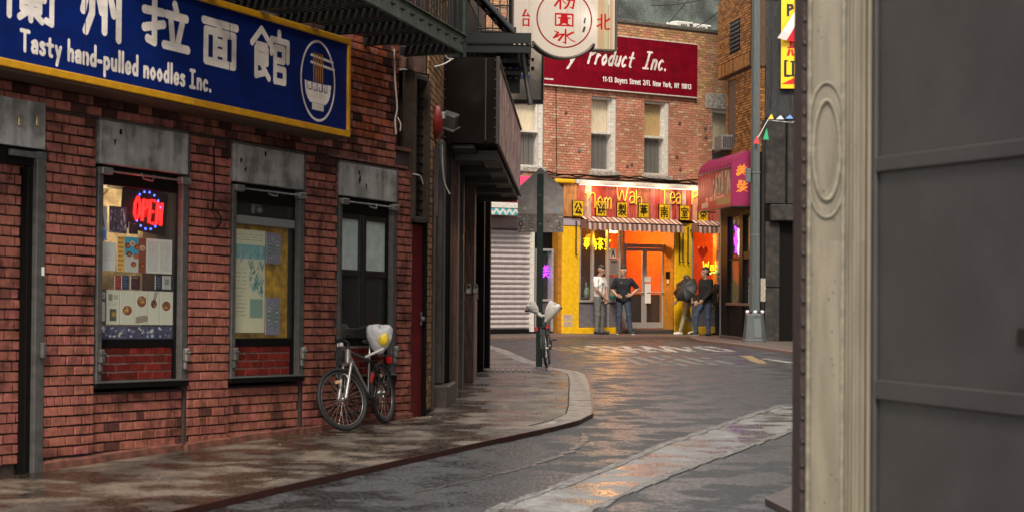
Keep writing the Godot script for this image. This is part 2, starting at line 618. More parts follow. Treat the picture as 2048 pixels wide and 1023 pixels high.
func fill_glyphs() -> void:
	var g := {
		"tai": "50,5 25,38 75,35|62,22 80,42|28,56 28,92|28,56 74,56 74,92|28,89 74,89",
		"bei": "38,10 38,90|12,38 38,34|10,74 38,62|62,8 62,84 68,90 92,87|90,32 62,48",
		"fen": "30,5 30,95|8,46 54,42|28,48 8,82|34,48 52,70|66,10 54,38|76,8 96,40|58,52 86,52 80,90 70,86|68,52 60,78 48,92",
		"yuan": "8,8 8,92|8,8 92,8 92,95|8,92 92,92|38,18 62,18 62,29 38,29 38,18|24,37 78,37|34,46 34,71|34,46 66,46 66,71|34,54 66,54|34,63 66,63|34,71 66,71|42,74 28,86|58,74 74,86",
		"bing": "10,16 24,26 12,52|6,60 26,46|56,4 56,94 46,88|30,38 48,36 28,76|88,20 62,42|58,42 78,70 96,82",
		"mian": "6,12 94,12|50,12 44,30|12,30 12,90|12,30 88,30 88,90|12,91 88,91|37,31 37,90|63,31 63,90|37,50 63,50|37,70 63,70",
		"guan": "28,2 4,32|28,2 50,26|18,33 40,33|15,40 15,92|15,40 42,40 42,66|15,53 42,53|15,66 42,66|15,92 36,84|28,68 48,93|74,0 74,14|54,16 54,42|54,16 97,16 97,52|64,30 64,95|64,30 86,30 86,54 64,54|64,70 89,70 89,94 64,94",
		"la": "6,28 44,26|27,4 27,86 13,82|6,62 46,48|70,4 74,18|52,26 95,26|62,38 66,74|86,38 78,74|48,86 99,86",
		"zhou": "12,36 6,60|26,6 26,62 12,94|42,34 48,56|55,8 55,88|70,34 76,56|88,6 88,96",
		"lan": "4,12 96,12|32,2 32,22|66,2 66,22|12,28 12,95|12,28 42,28 42,50 12,50|12,39 42,39|88,28 88,94 78,91|58,28 88,28|58,28 58,50 88,50|58,39 88,39|26,60 74,60|50,54 50,95|34,68 66,68 66,80 34,80 34,68|46,82 30,94|54,82 70,94",
		"gong": "36,8 12,46|64,8 88,46|50,46 24,86 78,84|66,66 86,94",
		"bing_cake": "26,4 4,34|26,4 46,26|18,33 38,33|14,40 14,92|14,40 40,40 40,66|14,53 40,53|14,66 40,66|14,92 34,84|26,68 46,92|62,6 68,22|90,6 82,22|54,30 98,30|52,58 99,58|66,30 66,62 54,95|84,30 84,95",
		"zhi": "10,12 54,12|4,26 58,26|32,4 32,50|14,38 14,50|14,38 50,38 50,50|70,8 70,38|90,4 90,50 80,46|50,52 50,62|4,62 96,62|48,64 6,90|36,76 36,96 52,88|84,70 62,80|54,66 96,95",
		"hua": "4,14 96,14|34,3 34,24|66,3 66,24|12,34 88,34|20,47 80,47|4,60 96,60|18,73 82,73|32,34 32,60|68,34 68,60|50,24 50,98",
		"nan": "10,18 90,18|50,3 50,34|12,36 12,96|12,36 88,36 88,96 78,92|36,42 42,54|64,42 58,54|30,58 70,58|26,73 74,73|50,58 50,95",
		"shi": "50,2 50,12|6,16 6,32|6,16 94,16 94,32|22,34 78,34|46,34 26,54 76,50|64,42 82,58|22,72 78,72|50,56 50,92|6,93 94,93",
		"cha": "4,14 96,14|34,3 34,26|66,3 66,26|50,24 6,58|50,24 94,58|24,62 76,62|50,46 50,97 42,92|36,72 18,90|64,72 84,90",
		"mei": "32,2 40,16|70,2 60,16|14,22 88,20|20,36 82,34|4,50 96,47|50,20 50,50|12,66 92,64|50,54 34,82 8,92 6,80 20,76|46,66 70,84 98,95",
		"fa": "22,6 20,48|22,6 52,5|21,18 46,17|21,30 46,29|6,44 54,40|24,44 14,56|86,2 60,18|90,14 60,32|94,28 56,48|10,64 94,58|46,52 36,74 6,97|44,72 86,68|72,70 28,99|48,76 94,98|72,50 84,58",
		"hui": "14,14 86,12|50,2 50,58|22,24 78,24 78,50 22,50 22,24|22,37 78,37|8,60 92,57|14,72 6,92|30,72 34,92 68,92 72,80|48,70 54,80|82,72 94,88",
		"latin_T": "4,14 60,14|32,14 32,100", "latin_a": "6,58 24,50 38,58 38,98|38,72 16,70 6,84 14,98 38,90",
		"latin_s": "34,54 18,50 8,60 32,78 34,92 20,99 6,92", "latin_t": "22,26 22,90 36,98|4,52 42,52",
		"latin_y": "6,52 22,90|40,52 12,132", "latin_h": "8,10 8,98|8,66 24,52 38,60 38,98",
		"latin_n": "8,52 8,98|8,66 24,52 38,60 38,98", "latin_d": "40,10 40,98|40,62 22,52 6,74 18,98 40,88",
		"latin_dash": "4,74 28,74", "latin_p": "8,52 8,134|8,62 28,52 42,74 30,98 8,88", "latin_u": "6,52 8,90 22,98 38,86|38,52 38,98",
		"latin_l": "8,8 8,98", "latin_e": "8,76 40,72 36,54 20,51 7,70 12,94 26,99 40,90", "latin_o": "24,51 7,72 22,99 40,76 24,51",
		"latin_I": "6,16 42,16|24,16 24,98|4,98 44,98", "latin_c": "38,58 22,51 7,72 18,98 38,92", "latin_dot": "10,95 11,98",
		"latin_N": "6,30 14,22 18,98|18,60 34,30 50,24 58,40 58,98", "latin_m": "8,52 8,98|8,66 20,52 28,62 28,98|28,66 42,52 50,62 50,98",
		"latin_W": "4,14 14,96 30,36 44,96 60,14", "latin_P": "12,16 12,98|12,20 40,18 46,40 14,58", "latin_r": "8,52 8,98|8,68 22,53 36,56",
		"latin_A": "4,98 26,12 48,98|12,68 40,68", "latin_O": "26,12 6,40 8,80 26,98 46,80 48,40 26,12", "latin_E": "44,12 8,12 8,98 46,98|8,54 38,54",
		"latin_L": "8,12 8,98 44,98", "latin_C": "46,24 26,12 8,36 8,76 26,98 46,86", "latin_S": "42,22 24,12 8,28 24,50 42,72 30,98 6,88", "latin_H": "8,12 8,98|44,12 44,98|8,54 44,54",
	}
	glyphs = g

func _ready() -> void:
	rng.seed = 20
	# camera: a short telephoto at eye height, tipped up one degree and a touch off level
	cam = Camera3D.new()
	cam.name = "camera"
	cam.position = Vector3(0, 1.653, 0)
	cam.rotation = Vector3(0.01764, 0, 0.008)
	var lens := CameraAttributesPhysical.new()
	lens.frustum_focal_length = 84.48
	lens.frustum_focus_distance = 33.0
	lens.frustum_near = 0.1
	lens.frustum_far = 900.0
	lens.exposure_aperture = 7.0
	cam.attributes = lens
	add_child(cam)
	cam.fov = 16.17
	cam.near = 0.1
	cam.far = 900.0
	cam.current = true
	# sky: bright even cloud after rain
	var env := Environment.new()
	env.background_mode = Environment.BG_SKY
	var sky := Sky.new()
	var sm := ProceduralSkyMaterial.new()
	sm.sky_top_color = lin(0.64, 0.645, 0.65)
	sm.sky_horizon_color = lin(1.0, 0.96, 0.91)
	sm.sky_curve = 0.18
	sm.ground_bottom_color = lin(0.1, 0.1, 0.1)
	sm.ground_horizon_color = lin(0.25, 0.25, 0.25)
	sm.sky_energy_multiplier = 1.25
	sky.sky_material = sm
	env.sky = sky
	env.background_energy_multiplier = 0.55
	env.tonemap_mode = Environment.TONE_MAPPER_LINEAR
	env.tonemap_exposure = 2.75
	env.sdfgi_enabled = true
	env.ssao_enabled = true
	env.ssil_enabled = true
	var we := WorldEnvironment.new()
	we.name = "surroundings"
	we.environment = env
	add_child(we)
	var sun := DirectionalLight3D.new()
	sun.name = "veiled_sun"
	sun.light_color = Color(1.0, 0.95, 0.88)
	sun.light_energy = 0.5
	sun.light_angular_distance = 14.0
	sun.shadow_enabled = true
	sun.rotation_degrees = Vector3(-46, -4, 0)
	add_child(sun)

	make_noise_maps()
	fill_glyphs()
	build_ground()
	build_noodle_house()
	build_dark_storefronts()
	build_tea_block()
	build_salon_block()
	build_iron_front()
	build_right_row()
	build_fire_escapes()
	build_objects()
	build_people()
	settle()

func settle() -> void:
	# every thing's own origin goes to the middle of its base
	for o in get_children():
		if not (o is Node3D) or o is MeshInstance3D or not o.has_meta("label"):
			continue
		var bb := AABB()
		var first := true
		for m in o.find_children("*", "MeshInstance3D", true, false):
			var b: AABB = (o.global_transform.affine_inverse() * m.global_transform) * m.get_aabb()
			bb = b if first else bb.merge(b)
			first = false
		if first or bb.grow(0.05).has_point(Vector3.ZERO):
			continue
		var off := Vector3(bb.get_center().x, bb.position.y, bb.get_center().z)
		o.position += o.basis * off
		for c in o.get_children():
			c.position -= off

# ================================================================ the ground
func build_ground() -> void:
	var road := mk("wet asphalt", 0.043, 0.045, 0.049, 1.0, 0.0)
	road.albedo_texture = noise_maps["asphalt_color"]
	road.roughness_texture = noise_maps["asphalt_rough"]
	road.heightmap_enabled = true
	road.heightmap_texture = noise_maps["asphalt_height"]
	road.heightmap_scale = 0.7
	road.metallic_specular = 0.7
	road.uv1_triplanar = true
	road.uv1_world_triplanar = true
	road.uv1_scale = Vector3.ONE * 0.21
	var st := S()
	var xs := [-400.0, -60.0, -20.0, -8.0, -4.0, -2.0, 0.0, 1.0, 2.0, 3.0, 4.0, 5.0, 6.5, 8.0, 20.0, 60.0, 400.0]
	var zs := [400.0, 60.0, 5.0, -5.0, -15.0, -25.0, -35.0, -40.0, -42.0, -44.0, -46.0, -48.0, -49.0, -60.0, -120.0, -500.0]
	for i in xs.size() - 1:
		for j in zs.size() - 1:
			var p := []
			for k in [[i, j], [i + 1, j], [i + 1, j + 1], [i, j + 1]]:
				p.append(Vector3(xs[k[0]], ground_y(xs[k[0]], zs[k[1]]) - 0.045, zs[k[1]]))
			quad(st, p[0], p[1], p[2], p[3])
	structure(put("road", st, road))

	# the smooth repaired strip that crosses the road, with its raised seams
	var smooth := mk("worn smooth asphalt", 0.3, 0.3, 0.295, 1.0, 0.0)
	smooth.albedo_texture = noise_maps["slab_color"]
	smooth.roughness_texture = noise_maps["slab_rough"]
	smooth.heightmap_enabled = true
	smooth.heightmap_texture = noise_maps["asphalt_height"]
	smooth.heightmap_scale = 0.25
	smooth.uv1_triplanar = true
	smooth.uv1_world_triplanar = true
	smooth.uv1_scale = Vector3.ONE * 0.33
	st = S()
	var far_seam := PackedVector2Array([Vector2(-0.42, -11.6), Vector2(0.0, -13.11), Vector2(0.78, -15.3), Vector2(1.52, -17.7), Vector2(2.4, -20.1), Vector2(3.43, -22.96), Vector2(4.3, -23.9), Vector2(5.2, -24.4)])
	var near_seam := PackedVector2Array([Vector2(5.2, -23.4), Vector2(3.9, -21.5), Vector2(3.17, -19.75), Vector2(2.4, -17.75), Vector2(1.68, -15.95), Vector2(1.1, -14.4), Vector2(0.69, -13.15), Vector2(0.2, -11.6)])
	var strip := far_seam.duplicate()
	strip.append_array(near_seam)
	ground_prism(st, strip, -0.039, -0.09)
	structure(put("road_patch", st, smooth))
	var seam := mk("pale seam", 0.26, 0.25, 0.235, 0.55, 0.0, "hard", 1.7)
	for line in [far_seam, near_seam]:
		st = S()
		for i in line.size() - 1:
			var n := 7
			for k in n:
				var a: Vector2 = line[i].lerp(line[i + 1], float(k) / n)
				var b: Vector2 = line[i].lerp(line[i + 1], float(k + 1) / n)
				var side := (b - a).orthogonal().normalized()
				var w := 0.022 + 0.045 * rng.randf()
				var o := side * rng.randf_range(-0.012, 0.012)
				ground_prism(st, PackedVector2Array([a + o - side * w, b + o - side * w, b + o + side * w, a + o + side * w]), -0.034 + 0.001 * (k % 2), -0.09)
		structure(put("road_seam", st, seam))
	# a thin sealed crack parallel to the kerb
	st = S()
	var crack := [Vector2(-0.724, -13.732), Vector2(-0.245, -14.651), Vector2(0.171, -15.653), Vector2(0.559, -16.933), Vector2(0.747, -18.094), Vector2(0.753, -18.871)]
	for i in crack.size() - 1:
		for k in 6:
			var a: Vector2 = crack[i].lerp(crack[i + 1], k / 6.0)
			var b: Vector2 = crack[i].lerp(crack[i + 1], (k + 0.9) / 6.0)
			var side := (b - a).orthogonal().normalized()
			var w := 0.006 + 0.02 * rng.randf() + (0.02 if i > 1 else 0.0)
			var o := side * rng.randf_range(-0.03, 0.03)
			ground_prism(st, PackedVector2Array([a + o - side * w, b - o - side * w, b + o * 0.5 + side * w, a + o + side * w]), -0.0395 + 0.0008 * (k % 3), -0.09)
	structure(put("road_crack", st, mk("sealed crack", 0.12, 0.115, 0.11, 0.4, 0.0, "hard", 2.0)))

	# worn white letters painted across the road
	var paint := mk("worn road paint", 0.5, 0.47, 0.42, 0.5, 0.0, "hard", 2.3)
	var paint_old := mk("rubbed road paint", 0.2, 0.19, 0.17, 0.55, 0.0, "hard", 1.5)
	var paint_yellow := mk("rubbed yellow paint", 0.4, 0.27, 0.12, 0.55, 0.0, "hard", 2.0)
	var bars := func(called: String, list: Array, m: Material, cut: float) -> void:
		for b in list:
			var s := S()
			var a: Vector2 = b[0]
			var e: Vector2 = b[1]
			var w: float = b[2]
			var n := 9
			for k in n:
				if rng.randf() < cut:
					continue
				var p := a.lerp(e, float(k) / n)
				var q := a.lerp(e, (k + 1.0) / n)
				var side := Vector2(1, 0) * w * rng.randf_range(0.7, 1.0)
				ground_prism(s, PackedVector2Array([p - side, p + side, q + side, q - side]), -0.0405, -0.09)
			structure(put(called, s, m))
	bars.call("road_lettering", [
		[Vector2(2.25, -37.7), Vector2(1.72, -40.9), 0.09], [Vector2(2.62, -37.7), Vector2(2.1, -40.9), 0.09], [Vector2(2.62, -37.8), Vector2(2.55, -40.9), 0.08],
		[Vector2(3.0, -37.9), Vector2(2.5, -41.0), 0.1], [Vector2(3.02, -37.9), Vector2(3.0, -41.0), 0.09], [Vector2(3.42, -38.0), Vector2(2.98, -41.1), 0.09],
		[Vector2(3.45, -38.0), Vector2(3.42, -41.2), 0.09], [Vector2(3.86, -38.4), Vector2(3.5, -41.2), 0.09], [Vector2(3.88, -38.4), Vector2(3.95, -40.8), 0.08],
		[Vector2(4.45, -38.6), Vector2(4.15, -40.6), 0.1], [Vector2(4.78, -38.9), Vector2(4.5, -41.2), 0.1], [Vector2(4.6, -38.6), Vector2(4.7, -38.8), 0.18], [Vector2(4.3, -41.0), Vector2(4.4, -41.2), 0.2]], paint, 0.22)
	bars.call("road_lettering", [[Vector2(1.15, -38.3), Vector2(0.85, -39.9), 0.1], [Vector2(1.5, -37.6), Vector2(1.1, -40.0), 0.09], [Vector2(1.9, -37.4), Vector2(1.35, -40.4), 0.1], [Vector2(1.4, -37.6), Vector2(1.75, -40.2), 0.08]], paint_yellow, 0.3)
	bars.call("road_lettering", [
		[Vector2(2.4, -32.6), Vector2(2.2, -35.6), 0.09], [Vector2(2.85, -32.7), Vector2(2.45, -35.9), 0.1], [Vector2(3.15, -32.6), Vector2(2.8, -36.3), 0.09], [Vector2(3.5, -32.7), Vector2(3.05, -36.5), 0.1],
		[Vector2(3.75, -33.0), Vector2(3.45, -36.2), 0.09], [Vector2(4.1, -33.3), Vector2(3.8, -35.8), 0.08]], paint_old, 0.25)
	bars.call("road_marking", [[Vector2(4.7, -33.7), Vector2(4.78, -36.7), 0.13]], paint_yellow, 0.1)
	bars.call("road_marking", [[Vector2(5.3, -34.0), Vector2(4.95, -35.7), 0.1]], paint, 0.1)

	# pavement on the near side: kerb stones, steel facing, concrete flags
	var kerb_line := PackedVector2Array([Vector2(-4.6, -6.0), Vector2(-3.2, -9.8), Vector2(-2.25, -12.35), Vector2(-1.62, -14.0), Vector2(-0.75, -16.2), Vector2(-0.2, -17.56), Vector2(0.45, -19.11), Vector2(0.74, -19.95), Vector2(0.93, -20.9), Vector2(1.0, -22.2), Vector2(1.06, -24.0), Vector2(1.14, -26.2), Vector2(1.19, -28.0), Vector2(1.19, -29.1), Vector2(1.08, -29.95), Vector2(0.72, -30.88), Vector2(0.4, -33.05), Vector2(-0.11, -37.54), Vector2(-0.63, -40.78), Vector2(-3.0, -43.0)])
	var inner := PackedVector2Array()
	for i in kerb_line.size():
		var d := (kerb_line[mini(i + 1, kerb_line.size() - 1)] - kerb_line[maxi(i - 1, 0)]).normalized()
		inner.append(kerb_line[i] + Vector2(d.y, -d.x) * 0.3)
	var pavement := Node3D.new()
	hang(pavement, "pavement", self)
	structure(pavement)
	var flag := mk("damp concrete flag", 0.19, 0.145, 0.105, 1.0, 0.0)
	flag.albedo_texture = noise_maps["slab_color"]
	flag.roughness_texture = noise_maps["slab_rough"]
	flag.heightmap_enabled = true
	flag.heightmap_texture = noise_maps["asphalt_height"]
	flag.heightmap_scale = 0.3
	flag.uv1_triplanar = true
	flag.uv1_world_triplanar = true
	flag.uv1_scale = Vector3.ONE * 0.29
	flag.metallic_specular = 0.7
	soil(flag, "light_grime", 0.13)
	var granite := mk("pale kerb stone", 0.36, 0.32, 0.28, 0.5, 0.0, "hard", 1.1, 0.5)
	var rust := mk("rusty steel facing", 0.075, 0.026, 0.02, 0.4, 0.5, "mid", 2.0)
	var dirt := mk("dirt in the joints", 0.03, 0.026, 0.022, 0.95)
	var edge := PackedVector2Array([Vector2(-8.5, -6.0)])
	for p in [Vector2(-6.444, -9.252), Vector2(-0.98, -20.405), Vector2(-0.431, -31.406)]:
		edge.append(p)
	edge.append(Vector2(-1.6, -31.6))
	edge.append(Vector2(-3.0, -42.0))
	var walk := inner.duplicate()
	var back := edge.duplicate()
	back.reverse()
	walk.append_array(back)
	st = S()
	var under := kerb_line.duplicate()
	under.append_array(back)
	ground_prism(st, under, -0.02, -0.15)
	put("joint_bed", st, dirt, pavement)
	var z := -6.0
	while z > -42.0:
		var len_ := 2.4 if z > -20.5 else 1.55
		var z2 := z - len_
		var band := PackedVector2Array([Vector2(-12, z - 0.012 + 0.4), Vector2(6, z - 0.012), Vector2(6, z2 + 0.012), Vector2(-12, z2 + 0.012 + 0.4)])
		for piece in Geometry2D.intersect_polygons(walk, band):
			if piece.size() > 2:
				st = S()
				ground_prism(st, piece, rng.randf_range(-0.003, 0.004), -0.1)
				put("flag", st, flag, pavement)
		z = z2
	var kerb := Node3D.new()
	hang(kerb, "kerb", self)
	structure(kerb)
	for i in kerb_line.size() - 1:
		var n := maxi(1, int(round(kerb_line[i].distance_to(kerb_line[i + 1]) / 1.1)))
		for k in n:
			var t0 := (k + 0.008) / n
			var t1 := (k + 0.992) / n
			st = S()
			ground_prism(st, PackedVector2Array([kerb_line[i].lerp(kerb_line[i + 1], t0), kerb_line[i].lerp(kerb_line[i + 1], t1), inner[i].lerp(inner[i + 1], t1 - 0.01).lerp(kerb_line[i].lerp(kerb_line[i + 1], t1), 0.06), inner[i].lerp(inner[i + 1], t0 + 0.01).lerp(kerb_line[i].lerp(kerb_line[i + 1], t0), 0.06)]), rng.randf_range(-0.006, 0.004), -0.12)
			put("kerb_stone", st, granite if kerb_line[i].y < -19.0 else flag, kerb)
	st = S()
	for i in kerb_line.size() - 1:
		var a := kerb_line[i]
		var b := kerb_line[i + 1]
		var da := (kerb_line[i + 1] - kerb_line[maxi(i - 1, 0)]).normalized()
		var db := (kerb_line[mini(i + 2, kerb_line.size() - 1)] - kerb_line[i]).normalized()
		var oa := Vector2(-da.y, da.x) * 0.024
		var ob := Vector2(-db.y, db.x) * 0.024
		ground_prism(st, PackedVector2Array([a + oa * 0.1, b + ob * 0.1, b + ob, a + oa]), 0.006, -0.13)
	put("steel_facing", st, rust, kerb)
	# cellar hatch edge of raised steel plate across the walk
	st = S()
	for k in 14:
		var x := -0.5 + k * 0.085
		ground_prism(st, PackedVector2Array([Vector2(x, -29.3), Vector2(x + 0.05, -29.32), Vector2(x + 0.05, -30.0), Vector2(x, -29.98)]), 0.02, -0.02)
	var hatch := put("cellar_hatch", st, mk("grey tread plate", 0.2, 0.2, 0.2, 0.35, 0.8))
	tag(hatch, "steel cellar hatch of narrow raised ribs set in the pavement before the street post", "hatch")

	# pavement on the far and right sides, one kerb round both
	var far_walk := PackedVector2Array([Vector2(-6.965, -42.47), Vector2(8.264, -52.973), Vector2(8.5, -50), Vector2(8.5, -30), Vector2(8.5, -14), Vector2(8.5, -11.8), Vector2(2.3, -11.8), Vector2(1.95, -12.5), Vector2(1.87, -13.22), Vector2(2.3, -14.3), Vector2(4.2, -22), Vector2(5.6, -31), Vector2(6.05, -35.5), Vector2(5.98, -36.95), Vector2(5.37, -40.55), Vector2(4.71, -44.93), Vector2(4.758, -48.368), Vector2(3.14, -47.192), Vector2(-0.067, -44.797), Vector2(-5.83, -40.823)])
	var walk_far := mk("dark damp pavement", 0.13, 0.1, 0.085, 0.5, 0.0, "mid", 0.8, 0.4)
	st = S()
	var fine_bands := [-11.0, -20.0, -30.0, -38.0, -40.0, -42.0, -44.0, -46.0, -48.0, -49.0, -50.0, -52.0, -58.0]
	for i in fine_bands.size() - 1:
		var band := PackedVector2Array([Vector2(-20, fine_bands[i]), Vector2(20, fine_bands[i]), Vector2(20, fine_bands[i + 1]), Vector2(-20, fine_bands[i + 1])])
		for piece in Geometry2D.intersect_polygons(far_walk, band):
			ground_prism(st, piece, 0.0, -0.15)
	structure(put("far_pavement", st, walk_far))
	st = S()
	var far_kerb := mk("reddish worn kerb", 0.2, 0.12, 0.09, 0.5, 0.0, "mid", 2.0)
	for i in range(13, far_walk.size() - 1):
		for k in 4:
			var a := far_walk[i].lerp(far_walk[i + 1], k / 4.0)
			var b := far_walk[i].lerp(far_walk[i + 1], (k + 1) / 4.0)
			var side := (b - a).orthogonal().normalized()
			ground_prism(st, PackedVector2Array([a - side * 0.14, b - side * 0.14, b + side * 0.03, a + side * 0.03]), 0.008, -0.14)
	structure(put("far_kerb", st, far_kerb))
	st = S()
	for i in range(9, 13):
		var a := far_walk[i]
		var b := far_walk[i + 1]
		var side := (b - a).orthogonal().normalized()
		ground_prism(st, PackedVector2Array([a - side * 0.16, b - side * 0.16, b + side * 0.03, a + side * 0.03]), 0.007, -0.14)
	structure(put("corner_kerb", st, mk("tan kerb stone", 0.5, 0.36, 0.2, 0.7, 0.0, "mid", 1.5)))

# ================================================================ the brick noodle house on the left
var house: Node3D
var bricks_red: Array[Material] = []
var bricks_tan: Array[Material] = []

func tone_set(called: String, base: Array, count: int, spread: float, sd: int, rough := 0.75, bump := 0.35, dirt := "") -> Array[Material]:
	var r := RandomNumberGenerator.new()
	r.seed = sd
	var out: Array[Material] = []
	for k in count:
		var f := 1.0 + spread * (2.0 * k / (count - 1.0) - 1.0)
		var warm := r.randf_range(-0.06, 0.06)
		var m := mk("%s %d" % [called, k], base[0] * f, base[1] * f * (1.0 + warm), base[2] * f * (1.0 - warm), rough + r.randf_range(-0.1, 0.1), 0.0, "mid", 2.2, bump)
		m.metallic_specular = 0.3
		out.append(soil(m, dirt, 0.37) if dirt != "" else m)
	return out

func build_noodle_house() -> void:
	house = wall("brick_noodle_house", Vector3(-3.804, 0, -14.64), Vector3(0.44, 0, -0.898), 0.02)
	tag(house, "old red brick noodle shop with three steel-framed windows beside the near pavement", "building")
	var mortar := mk("dark old mortar", 0.055, 0.032, 0.027, 0.95, 0.0, "mid", 3.0)
	var steel := mk("weathered grey steel", 0.13, 0.125, 0.12, 0.5, 0.4, "mid", 1.6, 0.15)
	var black := mk("sooty black paint", 0.004, 0.0035, 0.0035, 0.55, 0.0)
	black.metallic_specular = 0.25
	var galv := mk("galvanised sheet", 0.4, 0.39, 0.37, 0.5, 0.0, "streak_soft", 0.6)
	soil(galv, "light_grime", 0.45)
	var cement := mk("red painted cement", 0.26, 0.09, 0.06, 0.8, 0.0, "hard", 1.3, 0.8)
	bricks_red = tone_set("red painted brick", [0.40, 0.135, 0.103], 6, 0.16, 3, 0.75, 0.35, "grime")
	var rusty: Array[Material] = tone_set("glow tinted brick", [0.4, 0.1, 0.045], 3, 0.2, 4, 0.75, 0.35, "light_grime")  # vivid tones put the orange light on this patch into the brick colour
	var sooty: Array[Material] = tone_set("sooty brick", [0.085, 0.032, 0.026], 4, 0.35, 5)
	# the body: piers, spandrels and the band above, all of mortar that the bricks stand in
	var st := S()
	for p in [[-0.02, 0.63], [1.92, 2.59], [3.86, 4.5], [5.73, 6.1]]:
		box(st, p[0], p[1], -0.2, 3.08, -0.5, -0.012)
	for p in [[0.63, 1.92], [2.59, 3.86], [4.5, 5.73]]:
		box(st, p[0], p[1], -0.2, 0.75, -0.5, -0.062)
	box(st, -1.3, 5.72, 3.08, 4.75, -0.5, -0.012)
	box(st, 5.72, 6.02, 3.08, 3.26, -0.5, -0.012)
	box(st, 5.72, 6.02, 3.26, 4.75, -0.5, -0.17)
	box(st, -1.3, -0.02, -0.2, 2.72, -0.6, -0.112)
	put("mortar", st, mortar, house)
	var upper := slab("upper_wall", house, mk("upper brick wall", 0.2, 0.1, 0.07, 0.85, 0.0, "hard", 1.2, 1.0), -1.3, 6.42, 4.75, 12.5, -0.5, -0.01, 0.0)
	slab("back_mass", house, mk("dark interior", 0.03, 0.028, 0.026, 0.9), -9.0, 6.4, -0.2, 12.4, -7.0, -1.3, 0.0)
	slab("ceiling", house, mats["dark interior"], -1.3, 6.0, 2.75, 3.0, -1.3, -0.5, 0.0)
	slab("near_wall", house, mats["upper brick wall"], -9.0, -1.3, -0.2, 12.5, -0.6, -0.02, 0.0)
	# bricks
	var list := []
	var L := 0.2
	var H := 0.083
	for p in [[-0.02, 0.62], [1.93, 2.585], [3.87, 4.495], [5.74, 6.08]]:
		lay(p[0], p[1], 0.24, 3.07, L, H, 0.0, [], list, 6, int(p[0] * 3))
	for p in [[0.635, 1.915], [2.595, 3.855], [4.505, 5.725]]:
		lay(p[0], p[1], 0.24, 0.74, L, H, -0.05, [], list, 6, 2)
	var far_list := []
	lay(-1.0, 5.7, 3.085, 4.7, L, H, 0.0, [Rect2(-2, 3.3, 5.9, 1.6)], far_list, 6, 1)
	lay(5.74, 6.02, 3.32, 4.72, L, H, -0.155, [], far_list, 0, 1)
	lay(-1.25, -0.06, 0.2, 2.7, L, H, -0.1, [], far_list, 6, 1)
	for b in far_list:
		b.append(true)
		list.append(b)
	var shapes := []
	for k in 4:
		shapes.append(brick_shape(0.017, 0.0075, 40 + k))
	var nz := FastNoiseLite.new()
	nz.seed = 8
	nz.frequency = 1.1
	var tone := func(u: float, v: float) -> Material:
		var w := nz.get_noise_2d(u * 3.0, v * 0.8)
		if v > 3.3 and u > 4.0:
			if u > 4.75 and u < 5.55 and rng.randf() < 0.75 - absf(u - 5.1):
				return rusty[rng.randi() % 3]  # orange glow beside the sign, painted brick by brick
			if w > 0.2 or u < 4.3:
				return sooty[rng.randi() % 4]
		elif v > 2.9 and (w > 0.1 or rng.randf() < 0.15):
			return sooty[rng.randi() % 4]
		elif v < 0.6 and w > 0.4:
			return sooty[3]
		return bricks_red[clampi(int(3.0 + w * 4.0 + rng.randf_range(-1.6, 1.6)), 0, 5)]
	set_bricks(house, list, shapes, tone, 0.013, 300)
	# cement ledge along the foot, following the rising pavement
	st = S()
	for seg in [[-0.02, 0.63, 0.03], [0.63, 1.92, -0.02], [1.92, 2.59, 0.03], [2.59, 3.86, -0.02], [3.86, 4.5, 0.03], [4.5, 5.73, -0.02], [5.73, 6.1, 0.03]]:
		var n := 3
		for k in n:
			var a: float = lerpf(seg[0], seg[1], float(k) / n)
			var b: float = lerpf(seg[0], seg[1], float(k + 1) / n)
			var ta := 0.215 + 0.028 * a + 0.006 * sin(a * 9.0)
			var tb := 0.215 + 0.028 * b + 0.006 * sin(b * 9.0)
			var d: float = seg[2]
			quad(st, Vector3(a, -0.1, d + 0.012), Vector3(b, -0.1, d + 0.012), Vector3(b, tb - 0.02, d), Vector3(a, ta - 0.02, d))
			quad(st, Vector3(a, ta - 0.02, d), Vector3(b, tb - 0.02, d), Vector3(b, tb, d - 0.02), Vector3(a, ta, d - 0.02))
			quad(st, Vector3(a, ta, d - 0.02), Vector3(b, tb, d - 0.02), Vector3(b, tb + 0.004, -0.1), Vector3(a, ta + 0.004, -0.1))
			if k == n - 1 and d > 0.0:
				quad(st, Vector3(b, -0.1, d + 0.012), Vector3(b, -0.1, -0.1), Vector3(b, tb, -0.1), Vector3(b, tb - 0.01, d))
			if k == 0 and d > 0.0:
				quad(st, Vector3(a, -0.1, -0.1), Vector3(a, -0.1, d + 0.012), Vector3(a, ta - 0.01, d), Vector3(a, ta, -0.1))
	put("foot_ledge", st, cement, house)
	# the bay at the near end: a transom panel with two metal emblems over a recessed brick front
	var bay := slab("transom_panel", house, galv, -1.2, -0.03, 2.74, 3.12, -0.05, 0.02)
	for c in [Vector2(-0.345, 2.945), Vector2(-0.135, 2.965)]:
		st = S()
		for k in 3:
			var t := Transform3D(Basis(Vector3.BACK, 0.5 * (k - 1)).scaled_local(Vector3(1, 1, 1)), Vector3(c.x, c.y, 0.026))
			cbox(st, -0.013 - 0.01 * (k % 2), 0.013 + 0.01 * (k % 2), -0.045, 0.045, -0.005, 0.008 + 0.003 * k, 0.004, t)
		put("emblem", st, mk("worn brass", 0.5, 0.42, 0.28, 0.35, 0.8), bay)
	slab("lintel", house, black, -1.2, -0.03, 2.6, 2.74, -0.1, -0.01)
	var rail := slab("lock_rail", house, steel, -0.45, -0.02, 2.66, 2.71, 0.0, 0.035)
	slab("post", house, steel, -0.135, -0.025, 0.1, 2.72, -0.06, 0.03)
	slab("post_edge", house, black, -0.2, -0.137, 0.1, 2.59, -0.12, -0.01)
